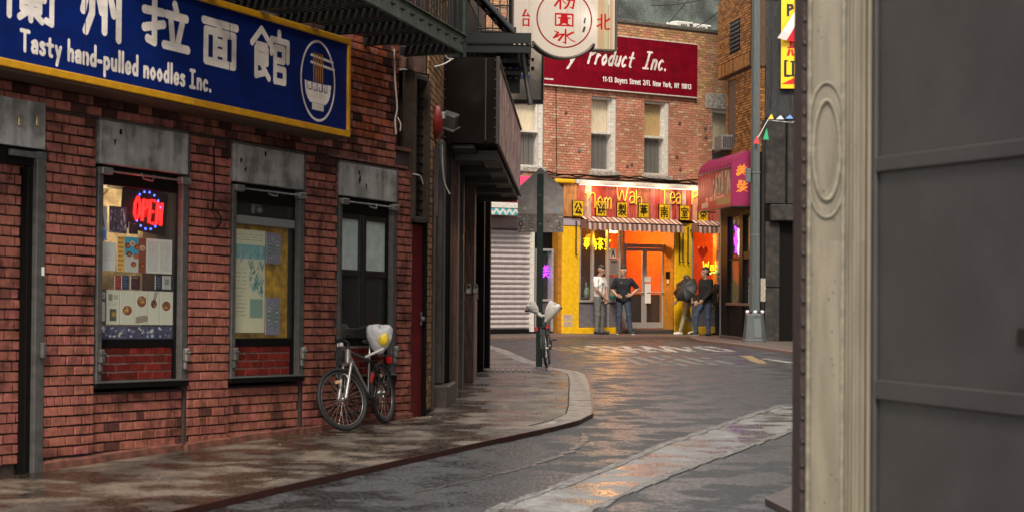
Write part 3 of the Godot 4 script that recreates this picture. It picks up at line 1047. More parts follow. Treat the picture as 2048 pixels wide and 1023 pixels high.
	slab("sticker", house, mk("white sticker", 0.7, 0.68, 0.62, 0.5), -0.07, -0.04, 1.72, 1.79, 0.03, 0.033, 0.0)
	st = S()
	cbox(st, -0.09, -0.04, 1.05, 1.18, 0.03, 0.07, 0.012)
	put("latch", st, steel, house)
	# the three windows
	var infill: Array[Material] = tone_set("glossy oxblood brick", [0.16, 0.018, 0.014], 4, 0.3, 6, 0.45, 0.15)
	var white_joint := mk("white pointing", 0.42, 0.37, 0.33, 0.9, 0.0, "mid", 4.0)
	for w in [[0.63, 1.92, 0], [2.59, 3.86, 1], [4.5, 5.73, 2]]:
		var u0: float = w[0]
		var u1: float = w[1]
		var k: int = w[2]
		var win := Node3D.new()
		hang(win, "window", house)
		var bottom := 0.75 if k < 2 else 0.72
		slab("frame", win, steel, u0 + 0.01, u0 + 0.075, bottom + 0.08, 2.66, -0.11, 0.025)
		slab("frame", win, steel, u1 - 0.1, u1 - 0.012, bottom + 0.08, 2.66, -0.11, 0.025)
		slab("frame_lip", win, black, u1 - 0.116, u1 - 0.102, bottom + 0.08, 2.66, -0.25, -0.03)
		slab("sill", win, black, u0 - 0.01, u1 + 0.005, bottom + 0.035, bottom + 0.078, -0.15, 0.035)
		slab("sill_edge", win, steel, u0 - 0.006, u1, bottom + 0.079, bottom + 0.094, -0.12, 0.04, 0.003)
		var box_ := slab("shutter_housing", win, galv, u0 + 0.02, u1 - 0.03, 2.69, 3.06 - 0.012 * k, -0.3, 0.028, 0.006)
		st = S()
		box(st, u0 + 0.012, u1 - 0.022, 3.055 - 0.012 * k, 3.085 - 0.012 * k, -0.1, 0.018)
		box(st, u1 - 0.028, u1 - 0.014, 2.66, 3.06, -0.1, 0.036)
		put("housing_edge", st, steel, win)
		st = S()
		for r in 2 + k:
			var c := Vector2(u0 + 0.12 + rng.randf() * (0.25 if k == 0 else 0.5), 2.8 + rng.randf() * 0.2)
			var poly := PackedVector2Array()
			for a in 9:
				poly.append(c + Vector2(cos(a * TAU / 9) * 0.025, sin(a * TAU / 9) * 0.04) * rng.randf_range(0.3, 1.0))
			prism(st, poly, 0.02, 0.0285 + 0.0004 * r)
		structure_stuff(put("flaked_paint", st, black, box_))
		slab("lintel", win, black, u0 + 0.076, u1 - 0.101, 2.52, 2.688, -0.3, -0.03)
		st = S()
		rod(st, Vector3(u0 + 0.1, 2.63, 0.045), Vector3(u1 - 0.08, 2.63, 0.045), 0.009)
		tube(st, PackedVector3Array([Vector3(u0 + 0.55, 2.645, 0.05), Vector3(u0 + 0.57, 2.6, 0.06), Vector3(u0 + 0.7, 2.59, 0.06), Vector3(u0 + 0.73, 2.64, 0.05)]), 0.008, 6)
		cbox(st, u0 + 0.02, u0 + 0.16, 2.6, 2.66, 0.0, 0.06, 0.006)
		cbox(st, u1 - 0.16, u1 - 0.02, 2.6, 2.66, 0.0, 0.06, 0.006)
		put("lock_bar", st, mk("scuffed bright steel", 0.4, 0.39, 0.38, 0.4, 0.7, "mid", 3.0), win)
		for s in [u0 + 0.042, u1 - 0.055]:
			st = S()
			cbox(st, s - 0.03, s + 0.03, 1.0, 1.12, 0.025, 0.07, 0.014)
			cbox(st, s - 0.02, s + 0.024, 0.93, 1.0, 0.025, 0.05, 0.01)
			rod(st, Vector3(s - 0.035, 1.08, 0.06), Vector3(s + 0.035, 1.08, 0.06), 0.014)
			put("hinge", st, mats["scuffed bright steel"] if s > u0 + 0.1 else steel, win)
		# brick filling under the glass
		st = S()
		box(st, u0 + 0.076, u1 - 0.118, bottom + 0.08, 1.125, -0.2, -0.072)
		put("pointing", st, white_joint, win)
		var fill := []
		lay(u0 + 0.08, u1 - 0.125, bottom + 0.095, bottom + 0.095 + 3 * 0.073, 0.2, 0.073, -0.075, [], fill, 0, k)
		lay(u0 + 0.08, u1 - 0.125, bottom + 0.315, bottom + 0.315 + 0.07, 0.1, 0.07, -0.075, [], fill, 0, 0)
		var itone := func(_u: float, _v: float) -> Material: return infill[rng.randi() % 4]
		set_bricks(win, fill, shapes, itone, 0.01, 300)
		slab("bottom_rail", win, black, u0 + 0.076, u1 - 0.118, 1.128, 1.205, -0.2, -0.055)
		if k == 2:
			continue
		# the room behind
		st = S()
		box(st, u0, u1, 1.0, 2.7, -1.28, -1.22)
		box(st, u0 - 0.06, u0, 1.0, 2.7, -1.25, -0.5)
		box(st, u1, u1 + 0.06, 1.0, 2.7, -1.25, -0.5)
		box(st, u0, u1, 0.95, 1.0, -1.25, -0.2)
		put("reveal", st, mk("stained cream plaster", 0.5, 0.42, 0.28, 0.85, 0.0, "hard", 1.0), win)
		st = S()
		blob(st, Vector3((u0 + u1) / 2 + 0.3, 2.35, -0.75), Vector3(0.06, 0.06, 0.06), 6)
		put("unseen_bulb", st, glow("unseen shop bulb", 1.0, 0.85, 0.65, 2.0), win)  # unseen bulb, added so the window papers glow from inside
		add_glow("unseen_shop_bulb_light", house.to_global(Vector3((u0 + u1) / 2 + 0.3, 2.35, -0.75)), Color(1.0, 0.86, 0.66), 0.16, 0.05)
		slab("glass", win, pane("shop window glass", 0.9, 0.95, 0.93, 0.012), u0 + 0.076, u1 - 0.118, 1.206, 2.52, -0.054, -0.05, 0.0)
	# window two has a solid transom over the pane
	var w2: Node3D = house.get_node("window_001")
	slab("transom_bar", w2, mk("grey painted timber", 0.16, 0.16, 0.155, 0.5), 2.67, 3.74, 2.3, 2.38, -0.16, -0.02)
	slab("transom_board", w2, black, 2.67, 3.74, 2.381, 2.52, -0.2, -0.09)
	st = S()
	cbox(st, 3.05, 3.2, 2.41, 2.5, -0.09, -0.05, 0.01)
	blob(st, Vector3(3.125, 2.44, -0.03), Vector3(0.045, 0.035, 0.03))
	put("vent", st, steel, w2)
	# window three: two sashes in black timber, frosted above, dark below
	var w3: Node3D = house.get_node("window_002")
	var timber := mk("black glossy timber", 0.018, 0.016, 0.015, 0.35)
	var frost := mk("frosted glass", 0.5, 0.58, 0.55, 0.3, 0.0, "soft", 1.4)
	for s in [[4.611, 5.077], [5.139, 5.651]]:
		slab("stile", w3, timber, s[0] - 0.02, s[0] + 0.035, 1.2, 2.52, -0.1, -0.04)
		slab("stile", w3, timber, s[1] - 0.035, s[1] + 0.02, 1.2, 2.52, -0.1, -0.04)
		slab("pane", w3, frost, s[0] + 0.036, s[1] - 0.036, 1.93, 2.46, -0.085, -0.07, 0.0)
		slab("pane", w3, mk("dark window glass", 0.025, 0.027, 0.026, 0.08, 0.0), s[0] + 0.036, s[1] - 0.036, 1.31, 1.86, -0.085, -0.065, 0.0)
		for r in [[1.206, 1.31], [1.861, 1.929], [2.461, 2.52]]:
			slab("sash_rail", w3, timber, s[0] + 0.036, s[1] - 0.036, r[0], r[1], -0.1, -0.045)
	slab("mullion", w3, timber, 5.077 + 0.021, 5.139 - 0.021, 1.2, 2.52, -0.11, -0.035)
	# stone ledge over the third window and below the notch
	slab("drip_ledge", house, cement, 4.32, 5.95, 3.075, 3.1, -0.05, 0.03)
	slab("notch_step", house, cement, 5.71, 6.04, 3.27, 3.31, -0.2, 0.02)
	# tall barred window and red door at the end of the front
	var door := Node3D.new()
	hang(door, "door", house)
	slab("leaf", door, mk("oxblood door paint", 0.13, 0.012, 0.016, 0.4, 0.0, "mid", 0.8), 6.1, 6.4, 0.32, 2.48, -0.12, -0.03)
	st = S()
	rod(st, Vector3(6.33, 1.35, 0.0), Vector3(6.33, 1.5, 0.0), 0.012)
	blob(st, Vector3(6.33, 1.42, 0.02), Vector3(0.03, 0.03, 0.03), 6)
	put("handle", st, steel, door)
	slab("threshold", door, cement, 6.08, 6.42, 0.1, 0.318, -0.2, 0.03)
	slab("jamb", door, black, 6.401, 6.43, 0.3, 4.2, -0.3, 0.02)
	var tall := Node3D.new()
	hang(tall, "barred_window", house)
	slab("frame", tall, mk("brown steel frame", 0.09, 0.065, 0.05, 0.5, 0.3, "mid", 2.0), 6.03, 6.08, 2.52, 4.18, -0.1, 0.06)
	slab("frame", tall, mats["brown steel frame"], 6.34, 6.4, 2.52, 4.12, -0.1, 0.06)
	slab("head", tall, mats["brown steel frame"], 6.08, 6.34, 4.1, 4.16, -0.1, 0.055)
	slab("foot", tall, mats["brown steel frame"], 6.08, 6.34, 2.5, 2.56, -0.1, 0.055)
	slab("pane", tall, mats["dark window glass"], 6.08, 6.34, 2.56, 4.1, -0.06, -0.05, 0.0)
	for k in 14:
		slab("bar", tall, black, 6.082, 6.338, 2.63 + k * 0.105, 2.65 + k * 0.105, -0.02, 0.0, 0.0)
	slab("side_wall", house, mats["upper brick wall"], 6.02, 6.42, 4.2, 4.75, -0.5, -0.02, 0.0)

# ================================================================ the dark storefronts that follow, seen along their fronts
var front: Node3D

func build_dark_storefronts() -> void:
	front = wall("dark_storefront_row", Vector3(-0.98, 0, -20.42), Vector3(0.05, 0, -0.999))
	tag(front, "row of dark timber storefronts with brown piers under a black box awning", "building")
	var black := mats["sooty black paint"] as Material
	var brown := mk("brown weathered pier", 0.19, 0.1, 0.068, 0.5, 0.0, "streak", 1.3, 0.3)
	var wood := mk("varnished wood panel", 0.46, 0.26, 0.15, 0.5, 0.0, "streak", 1.4)
	var grey := mk("grey metal post", 0.09, 0.085, 0.08, 0.45, 0.3, "mid", 1.5)
	slab("upper_wall", front, mats["upper brick wall"], 0.02, 10.45, 5.95, 12.5, -6.0, -0.02, 0.0)
	slab("far_end_wall", front, mats["upper brick wall"], 10.4, 10.45, 0.0, 5.95, -6.0, -0.4, 0.0)
	slab("inner_wall", front, mats["dark interior"], 0.02, 10.4, -0.1, 5.95, -2.0, -0.42, 0.0)
	slab("brick_backing", front, mats["dark old mortar"], 0.0, 2.5, 3.3, 5.95, -0.4, -0.012, 0.0)
	slab("brick_backing", front, mats["dark old mortar"], 0.0, 0.62, 0.0, 3.3, -0.4, -0.012, 0.0)
	slab("band", front, black, 2.5, 10.4, 4.5, 5.95, -0.4, -0.03, 0.0)
	bricks_tan = tone_set("tan old brick", [0.36, 0.19, 0.085], 5, 0.35, 7)
	var list := []
	lay(0.0, 2.5, 3.3, 5.95, 0.2, 0.0765, 0.0, [], list, 0)
	lay(0.0, 0.6, 0.25, 3.28, 0.2, 0.0765, 0.0, [], list, 0)
	var shapes := []
	for k in 3:
		shapes.append(brick_shape(0.014, 0.006, 60 + k))
	var tone := func(_u: float, _v: float) -> Material: return bricks_tan[rng.randi() % 5]
	set_bricks(front, list, shapes, tone, 0.011, 300)
	# dark first bay with a cast pier on a stone plinth
	slab("plinth", front, mk("brown stone plinth", 0.085, 0.06, 0.05, 0.55, 0.0, "mid", 1.5, 0.4), 1.3, 2.45, 0.1, 0.47, -0.3, 0.16, 0.02)
	slab("cast_pier", front, grey, 1.5, 1.8, 0.47, 3.45, -0.3, 0.07, 0.02)
	slab("cast_pier", front, black, 1.85, 2.4, 0.47, 3.45, -0.3, 0.12, 0.02)
	slab("pipe_cover", front, mats["brown steel frame"], 0.64, 0.9, 0.2, 3.3, -0.3, 0.03, 0.01)
	slab("door_leaf", front, black, 0.9, 1.5, 0.25, 3.4, -0.3, -0.1, 0.01)
	slab("transom_frame", front, grey, 0.9, 1.3, 2.5, 3.4, -0.1, 0.02, 0.01)
	# piers and panelled doors
	for p in [[2.9, 3.2, 0.13, brown], [4.75, 4.95, 0.06, grey], [6.1, 6.45, 0.12, brown], [7.0, 7.15, 0.04, grey], [8.9, 9.15, 0.08, black], [10.15, 10.45, 0.1, black]]:
		slab("pier", front, p[3], p[0], p[1], 0.1, 3.9, -0.4, p[2], 0.012)
	for d in [[3.2, 4.75], [4.95, 6.1], [6.45, 7.0], [7.15, 8.9], [9.15, 10.15]]:
		slab("door_panel", front, wood, d[0], d[1], 0.22, 1.45, -0.2, -0.02, 0.01)
		slab("door_rail", front, brown, d[0], d[1], 1.452, 1.6, -0.2, -0.005, 0.008)
		slab("door_pane", front, mats["dark window glass"], d[0], d[1], 1.602, 3.1, -0.2, -0.05, 0.0)
		slab("door_head", front, black, d[0], d[1], 3.102, 3.9, -0.2, -0.01, 0.01)
		slab("threshold", front, mats["brown stone plinth"], d[0], d[1], 0.05, 0.218, -0.2, 0.02, 0.01)
	for u in [4.72, 6.08]:
		var lock := thing("padlock", "large dark padlock hanging on a hasp of the %s storefront pier" % ("nearer grey" if u < 5.0 else "farther brown"), "padlock", front.to_global(Vector3(u, 1.62, 0.14)), 0.0, "padlocks on the storefront doors")
		var st := S()
		cbox(st, -0.045, 0.045, -0.06, 0.03, -0.03, 0.03, 0.014)
		put("lock_body", st, mk("worn lock steel", 0.25, 0.24, 0.22, 0.35, 0.8), lock)
		st = S()
		var arc := PackedVector3Array()
		for k in 9:
			arc.append(Vector3(-0.03 * cos(PI * k / 8.0), 0.03 + 0.05 * sin(PI * k / 8.0), 0))
		tube(st, arc, 0.009, 6)
		put("shackle", st, mats["worn lock steel"], lock)
	# ---------------- the long black box awning over them
	var aw := wall("box_awning", front.to_global(Vector3(2.0, 0, 0)), front.global_basis.x, 0.052)
	tag(aw, "long black metal box awning with a faded streaked mural along its side", "awning")
	var sheet := mk("black sheet metal", 0.007, 0.005, 0.0046, 0.45, 0.0)
	sheet.metallic_specular = 0.12
	var st2 := S()
	# end plate bulged and dented: a grid of quads
	var nz := FastNoiseLite.new()
	nz.seed = 5
	nz.frequency = 1.2
	for i in 12:
		for j in 14:
			var f := func(a: int, b: int) -> Vector3:
				var x := a / 12.0
				var y := b / 14.0
				return Vector3(-0.03 * sin(PI * x) * sin(PI * y) - 0.05 * nz.get_noise_2d(x * 1.5, y * 1.5) * sin(PI * x) * sin(PI * y), 3.45 + y * 1.07, 0.69 * x)
			quad(st2, f.call(i, j), f.call(i + 1, j), f.call(i + 1, j + 1), f.call(i, j + 1))
	st2.generate_normals()
	put("end_plate", st2, sheet, aw)
	slab("plate_seam", aw, mk("seam strip", 0.012, 0.009, 0.008, 0.4), -0.045, -0.02, 3.47, 4.5, 0.53, 0.55, 0.004)
	for k in 9:
		for x in [0.03, 0.655]:
			var sr := S()
			blob(sr, Vector3(-0.012, 3.52 + k * 0.12, x), Vector3(0.008, 0.011, 0.011), 4)
			put("rivet", sr, mats["seam strip"], aw)
	slab("casing", aw, sheet, 0.02, 6.4, 3.45, 4.52, 0.0, 0.68, 0.01)
	st2 = S()
	for k in 4:
		box(st2, -0.008, 6.41, [3.44, 4.5, 3.44, 4.5][k], [3.47, 4.53, 3.47, 4.53][k], 0.68 if k < 2 else -0.0, 0.705 if k < 2 else 0.02)
	box(st2, -0.012, 0.015, 3.44, 4.53, 0.668, 0.712)
	put("edge_trim", st2, mk("dark trim", 0.03, 0.026, 0.024, 0.4, 0.5), aw)
	var im := Image.create(512, 128, false, Image.FORMAT_RGB8)
	im.fill(Color(0.66, 0.52, 0.48))
	var r := RandomNumberGenerator.new()
	r.seed = 77
	var cols := [Color(0.78, 0.62, 0.58), Color(0.48, 0.32, 0.3), Color(0.86, 0.74, 0.7), Color(0.72, 0.42, 0.4), Color(0.6, 0.5, 0.5), Color(0.9, 0.8, 0.72)]
	for k in 420:
		var x := r.randi() % 512
		var y := r.randi() % 120
		im.fill_rect(Rect2i(x, y, 1 + r.randi() % 7, 10 + r.randi() % 50), cols[r.randi() % 6])
	for k in 24:
		im.fill_rect(Rect2i(430 + r.randi() % 80, 60 + r.randi() % 40, 3 + r.randi() % 6, 6 + r.randi() % 18), [Color(0.75, 0.6, 0.2), Color(0.3, 0.35, 0.55)][r.randi() % 2])
	st2 = S()
	quad(st2, Vector3(0.02, 3.475, 0.684), Vector3(6.39, 3.475, 0.684), Vector3(6.39, 4.495, 0.684), Vector3(0.02, 4.495, 0.684))
	put("faded_mural", st2, printed("faded mural", im, 0.75), aw)
	var planks := mk("grimy white soffit board", 0.34, 0.29, 0.24, 0.75, 0.0, "hard", 1.4)
	for k in 7:
		slab("soffit_board", aw, planks, 0.75 + k * 0.8, 1.53 + k * 0.8, 3.37 - 0.01 * (k % 2), 3.43, 0.42, 0.655, 0.008)
		slab("soffit_board", aw, mk("dark soffit board", 0.035, 0.028, 0.025, 0.7, 0.0, "mid", 1.5), 0.05 + k * 0.9, 0.93 + k * 0.9, 3.39, 3.44, 0.02, 0.40, 0.006)
	for k in 5:
		slab("bracket", aw, mats["dark trim"], 0.6 + k * 1.3, 0.66 + k * 1.3, 3.3, 3.44, 0.05, 0.66, 0.006)

# ================================================================ the salmon brick block with the tea house, across the end of the street
var tea: Node3D
var bricks_salmon: Array[Material] = []

func build_tea_block() -> void:
	tea = wall("tea_house_block", Vector3(2.97, 0, -49.2), Vector3(0.823, 0, -0.568))
	tag(tea, "two-storey salmon brick block with a yellow and red tea house on its ground floor", "building")
	var black := mats["sooty black paint"] as Material
	var mortar := mk("pale pink mortar", 0.42, 0.25, 0.18, 0.9, 0.0, "mid", 2.0)
	var white := mk("old white paint", 0.78, 0.74, 0.67, 0.55, 0.0, "mid", 2.5)
	var stone := mk("chalky sill stone", 0.6, 0.54, 0.46, 0.8, 0.0, "hard", 2.0, 0.6)
	var windows := [Rect2(-3.56, 4.84, 0.93, 1.86), Rect2(-1.04, 4.83, 0.86, 2.05), Rect2(0.8, 4.8, 0.88, 2.08), Rect2(3.27, 4.5, 0.9, 2.27)]
	# masonry around the openings
	var st := S()
	var cols := [-12.0, -3.56, -2.63, -1.04, -0.18, 0.8, 1.68, 3.27, 4.17, 7.5]
	for k in cols.size() - 1:
		var top := 12.5 if k < 2 else 9.0
		if k % 2 == 0:
			box(st, cols[k], cols[k + 1], 4.4, top, -0.4, -0.012)
		else:
			var w: Rect2 = windows[k / 2]
			box(st, cols[k], cols[k + 1], 4.4, w.position.y, -0.4, -0.012)
			box(st, cols[k], cols[k + 1], w.end.y, top, -0.4, -0.012)
	put("mortar", st, mortar, tea)
	slab("left_masonry", tea, mk("dull brown brick", 0.3, 0.15, 0.1, 0.85, 0.0, "mid", 1.0), -12.0, -4.45, 0.0, 4.4, -0.4, -0.02, 0.0)  # one plain brown tone for walls without laid bricks
	slab("back_mass", tea, mats["dark interior"], -12.0, 7.5, -0.2, 8.9, -10.0, -4.2, 0.0)
	slab("roof", tea, mk("tar roof", 0.08, 0.08, 0.08, 0.9), -1.5, 7.5, 8.75, 8.9, -10.0, -0.4, 0.0)
	slab("upper_floor", tea, mats["dark interior"], -12.0, 7.5, 4.1, 4.4, -4.2, -0.4, 0.0)
	bricks_salmon = tone_set("salmon brick", [0.64, 0.28, 0.185], 6, 0.2, 9, 0.8, 0.2)
	var pale: Array[Material] = tone_set("pale worn brick", [0.68, 0.43, 0.29], 3, 0.12, 10, 0.85, 0.2)
	var sand: Array[Material] = tone_set("sandy brick", [0.58, 0.33, 0.17], 3, 0.2, 12, 0.85, 0.2)
	var list := []
	var holes := windows.duplicate()
	holes.append(Rect2(-2.6, 7.15, 5.1, 1.3))
	holes.append(Rect2(3.0, 6.77, 1.5, 0.45))
	lay(-4.6, 4.3, 4.55, 8.9, 0.2, 0.0677, 0.0, holes, list, 6, 0)
	var far_list := []
	lay(-5.4, -1.6, 8.98, 10.2, 0.2, 0.0677, 0.0, [], far_list, 6, 0)
	for b in far_list:
		b.append(true)
		list.append(b)
	for b in list:
		if b.size() < 6:
			b.append(b[0] < -2.6 or b[0] > 3.4)
	var shapes := []
	for k in 3:
		shapes.append(brick_shape(0.012, 0.005, 80 + k))
	var nz := FastNoiseLite.new()
	nz.seed = 4
	nz.frequency = 0.5
	var tone := func(u: float, v: float) -> Material:
		var w := nz.get_noise_2d(u * 2.0, v * 2.0)
		if (v > 8.0 or u > 2.6 and v > 6.5) and rng.randf() < 0.75:
			return sand[rng.randi() % 3]
		if rng.randf() < 0.14 + 0.2 * maxf(w, 0.0):
			return pale[rng.randi() % 3]
		return bricks_salmon[clampi(int(3.0 + 4.5 * w + rng.randf_range(-1.8, 1.8)), 0, 5)]
	set_bricks(tea, list, shapes, tone, 0.011, 300)
	slab("coping", tea, mk("grey coping", 0.2, 0.18, 0.15, 0.85, 0.0, "hard", 1.5), -1.5, 7.5, 8.93, 9.03, -0.45, 0.04, 0.01)
	for k in 9:
		# old anchor plates and holes
		var p := [Vector2(-1.9, 6.35), Vector2(2.05, 6.3), Vector2(3.0, 6.2), Vector2(3.02, 5.95), Vector2(1.95, 5.35), Vector2(2.08, 5.0), Vector2(0.2, 5.0), Vector2(0.35, 5.05), Vector2(-1.45, 5.35)][k] as Vector2
		st = S()
		lathe(st, PackedVector2Array([Vector2(0.06, 0.0), Vector2(0.055, 0.02), Vector2(0.02, 0.03), Vector2(0.0, 0.035)]), 8, Transform3D(Basis(Vector3.RIGHT, PI / 2), Vector3(p.x, p.y, 0.01)))
		put("anchor_plate", st, mk("rusted plate", 0.13, 0.06, 0.045, 0.7) if k < 8 else mk("grey plate", 0.2, 0.2, 0.22, 0.5, 0.5), tea)
	# windows: white frames, cream blind above, grey vertical blinds below
	var blind := mk("cream blind", 0.78, 0.66, 0.46, 0.8, 0.0, "streak_soft", 2.0)
	var blind_gold := mk("golden blind", 0.55, 0.36, 0.13, 0.8, 0.0, "streak_soft", 2.0)
	var slat := mk("grey vertical blind", 0.1, 0.09, 0.075, 0.8)
	for k in 4:
		var r: Rect2 = windows[k]
		var w := Node3D.new()
		hang(w, "window", tea)
		var u0 := r.position.x
		var u1 := r.end.x
		var v0 := r.position.y
		var v1 := r.end.y
		var mid := lerpf(v0, v1, 0.51)
		slab("sill", w, stone, u0 - 0.08, u1 + 0.1, v0 - 0.14, v0, -0.3, 0.07, 0.015)
		slab("frame", w, white, u0, u0 + 0.05, v0 + 0.001, v1, -0.3, -0.06)
		slab("frame", w, white, u1 - 0.11, u1, v0 + 0.001, v1, -0.3, -0.03)
		slab("frame", w, white, u0 + 0.051, u1 - 0.111, v1 - 0.09, v1, -0.3, -0.05)
		slab("meeting_rail", w, white, u0 + 0.051, u1 - 0.111, mid - 0.03, mid + 0.03, -0.2, -0.08)
		slab("sash_rail", w, white, u0 + 0.051, u1 - 0.111, v0 + 0.002, v0 + 0.06, -0.2, -0.1)
		slab("stile", w, white, u1 - 0.16, u1 - 0.112, mid + 0.031, v1 - 0.091, -0.22, -0.12)
		slab("blind", w, blind_gold if k == 2 else blind, u0 + 0.06, u1 - 0.115, mid - 0.02, v1 - 0.1, -0.27, -0.26, 0.0)
		for j in 9:
			var a := u0 + 0.06 + j * (u1 - u0 - 0.18) / 9.0
			slab("blind_slat", w, slat, a, a + 0.065, v0 + 0.05, mid - 0.03, -0.275, -0.265 + 0.012 * (j % 2), 0.0)
		slab("pane", w, pane("upstairs glass", 0.85, 0.9, 0.9, 0.02), u0 + 0.05, u1 - 0.111, v0 + 0.06, v1 - 0.09, -0.19, -0.186, 0.0)
		st = S()
		box(st, u0, u1, v0, v1, -0.39, -0.3)
		put("dark_backing", st, black, w)
	slab("lintel", tea, stone, 3.02, 4.5, 6.775, 7.21, -0.3, 0.03, 0.01)
	# ---------------- ground floor
	var yellow := mk("taxi yellow paint", 0.88, 0.5, 0.008, 0.45, 0.0, "soft", 1.4)
	var ochre := mk("ochre paint", 0.5, 0.22, 0.02, 0.5, 0.0, "mid", 1.4)
	var alu := mk("brushed aluminium", 0.5, 0.46, 0.42, 0.38, 0.25, "mid", 3.0)
	var grey := mk("lavender grey panel", 0.2, 0.18, 0.2, 0.5, 0.0, "mid", 1.5)
	slab("pilaster", tea, yellow, -1.95, -1.4, 0.4, 3.32, -0.3, 0.0, 0.01)
	slab("pilaster_cap", tea, mk("lilac grey band", 0.36, 0.3, 0.34, 0.5), -1.97, -1.38, 3.325, 3.53, -0.3, 0.02, 0.01)
	slab("pilaster_return", tea, ochre, -2.06, -1.951, 0.4, 3.4, -0.35, -0.06, 0.005)
	slab("pilaster", tea, yellow, 1.93, 2.55, 0.38, 3.5, -0.6, 0.0, 0.01)
	slab("door_reveal", tea, ochre, 1.905, 1.929, 0.5, 3.5, -0.62, -0.02, 0.0)
	slab("pilaster", tea, yellow, 3.75, 5.0, 0.3, 3.5, -0.5, 0.0, 0.01)
	slab("plinth", tea, yellow, -1.398, 0.02, 0.38, 0.6, -0.3, 0.02, 0.01)
	slab("plinth", tea, yellow, 2.552, 3.748, 0.3, 0.6, -0.3, 0.02, 0.01)
	slab("bulkhead", tea, grey, -1.398, 0.02, 0.605, 1.28, -0.2, -0.03, 0.01)
	slab("bulkhead", tea, grey, 2.552, 3.748, 0.605, 1.25, -0.2, -0.03, 0.01)
	slab("bulkhead_mullion", tea, alu, -0.42, -0.36, 0.605, 1.28, -0.15, -0.015, 0.004)
	slab("door_step", tea, mk("dark stone step", 0.07, 0.06, 0.055, 0.5, 0.0, "mid", 2.0), 0.021, 1.904, 0.3, 0.53, -0.8, 0.03, 0.012)
	slab("window_sill", tea, alu, -1.398, 0.02, 1.281, 1.34, -0.2, 0.02, 0.006)
	slab("window_sill", tea, alu, 2.552, 3.748, 1.251, 1.31, -0.2, 0.02, 0.006)
	slab("head_board", tea, black, -1.398, 3.748, 3.3, 3.5, -0.5, -0.03, 0.0)
	for m in [-1.397, -0.95, -0.43, -0.03]:
		slab("mullion", tea, alu, m, m + 0.055, 1.341, 3.299, -0.12, -0.01, 0.005)
	for m in [2.553, 3.55, 3.69]:
		slab("mullion", tea, alu, m, m + 0.055, 1.311, 3.299, -0.12, -0.01, 0.005)
	var clear := pane("tea house glass", 0.95, 0.9, 0.85, 0.01)
	slab("pane", tea, clear, -1.34, -0.03, 1.341, 3.299, -0.07, -0.066, 0.0)
	slab("pane", tea, clear, 2.6, 3.7, 1.311, 3.299, -0.07, -0.066, 0.0)
	slab("side_glass", tea, clear, 0.024, 0.028, 0.6, 3.29, -0.5, -0.12, 0.0)
	# double doors set back from the front
	var door := Node3D.new()
	hang(door, "door", tea)
	var d0 := 0.498
	var d1 := 2
	var dm := 1.233
	for f in [[d0 - 0.06, d0], [d1 - 0.05, d1 + 0.03]]:
		slab("frame", door, alu, f[0], f[1], 0.535, 3.29, -0.55, -0.45, 0.005)
	slab("transom_bar", door, alu, d0, d1 - 0.051, 2.8, 2.9, -0.55, -0.45, 0.005)
	slab("transom_pane", door, clear, d0, d1 - 0.051, 2.9, 3.29, -0.5, -0.496, 0.0)
	for l in [[d0 + 0.005, dm - 0.004], [dm + 0.004, d1 - 0.056]]:
		var leaf := Node3D.new()
		hang(leaf, "leaf", door)
		slab("stile", leaf, alu, l[0], l[0] + 0.075, 0.55, 2.79, -0.53, -0.47, 0.006)
		slab("stile", leaf, alu, l[1] - 0.075, l[1], 0.55, 2.79, -0.53, -0.47, 0.006)
		slab("rail", leaf, alu, l[0] + 0.076, l[1] - 0.076, 0.55, 0.72, -0.53, -0.47, 0.006)
		slab("rail", leaf, alu, l[0] + 0.076, l[1] - 0.076, 2.7, 2.79, -0.53, -0.47, 0.006)
		slab("pane", leaf, clear, l[0] + 0.076, l[1] - 0.076, 0.72, 2.7, -0.502, -0.498, 0.0)
		st = S()
		rod(st, Vector3(l[0] + 0.05, 1.55, -0.44), Vector3(l[1] - 0.05, 1.55, -0.44), 0.018, 6)
		put("push_bar", st, alu, leaf)
	slab("lock_plate", door, mk("white lock plate", 0.72, 0.68, 0.6, 0.4), dm + 0.0, dm + 0.2, 1.25, 1.8, -0.465, -0.44, 0.006)
	slab("door_notice", door, mats["white lock plate"], dm - 0.02, dm + 0.2, 1.85, 2.0, -0.465, -0.455, 0.003)
	slab("dark_reflection_sheet", door, mk("painted dark reflection", 0.02, 0.012, 0.01, 0.4), d0 + 0.07, d1 - 0.12, 0.72, 1.5, -0.62, -0.6, 0.0)  # dark sheet imitating the dark reflection in the lower door glass
	# the room inside: orange walls under a lit globe
	var orange := mk("orange lit plaster", 0.78, 0.2, 0.03, 0.7, 0.0, "soft", 1.0)
	var red := mk("red lacquer", 0.5, 0.035, 0.012, 0.5)
	slab("inner_wall", tea, orange, -1.4, 5.0, 2.75, 3.6, -3.2, -3.0, 0.0)
	slab("inner_wall", tea, mk("red wall painted dimmer", 0.62, 0.075, 0.012, 0.6, 0.0, "streak", 1.0), -1.4, 5.0, 0.4, 2.749, -3.2, -3.0, 0.0)  # redder below the orange band: the fading lamp glow painted as wall colour
	slab("hall_cabinet", tea, mk("dark wood cabinet", 0.06, 0.012, 0.006, 0.5), 0.5, 1.1, 0.53, 2.1, -2.95, -2.5, 0.01)
	slab("inner_wall", tea, orange, 4.8, 5.0, 0.4, 3.6, -3.0, -0.5, 0.0)
	slab("inner_wall", tea, red, -1.6, -1.4, 0.4, 3.6, -3.0, -0.3, 0.0)
	slab("inner_partition", tea, mk("dark red drape", 0.05, 0.012, 0.008, 0.9, 0.0, "streak", 2.0), -1.39, -0.02, 1.3, 3.4, -0.72, -0.66, 0.0)
	slab("inner_partition", tea, orange, 2.0, 2.06, 0.5, 3.5, -2.9, -0.63, 0.0)
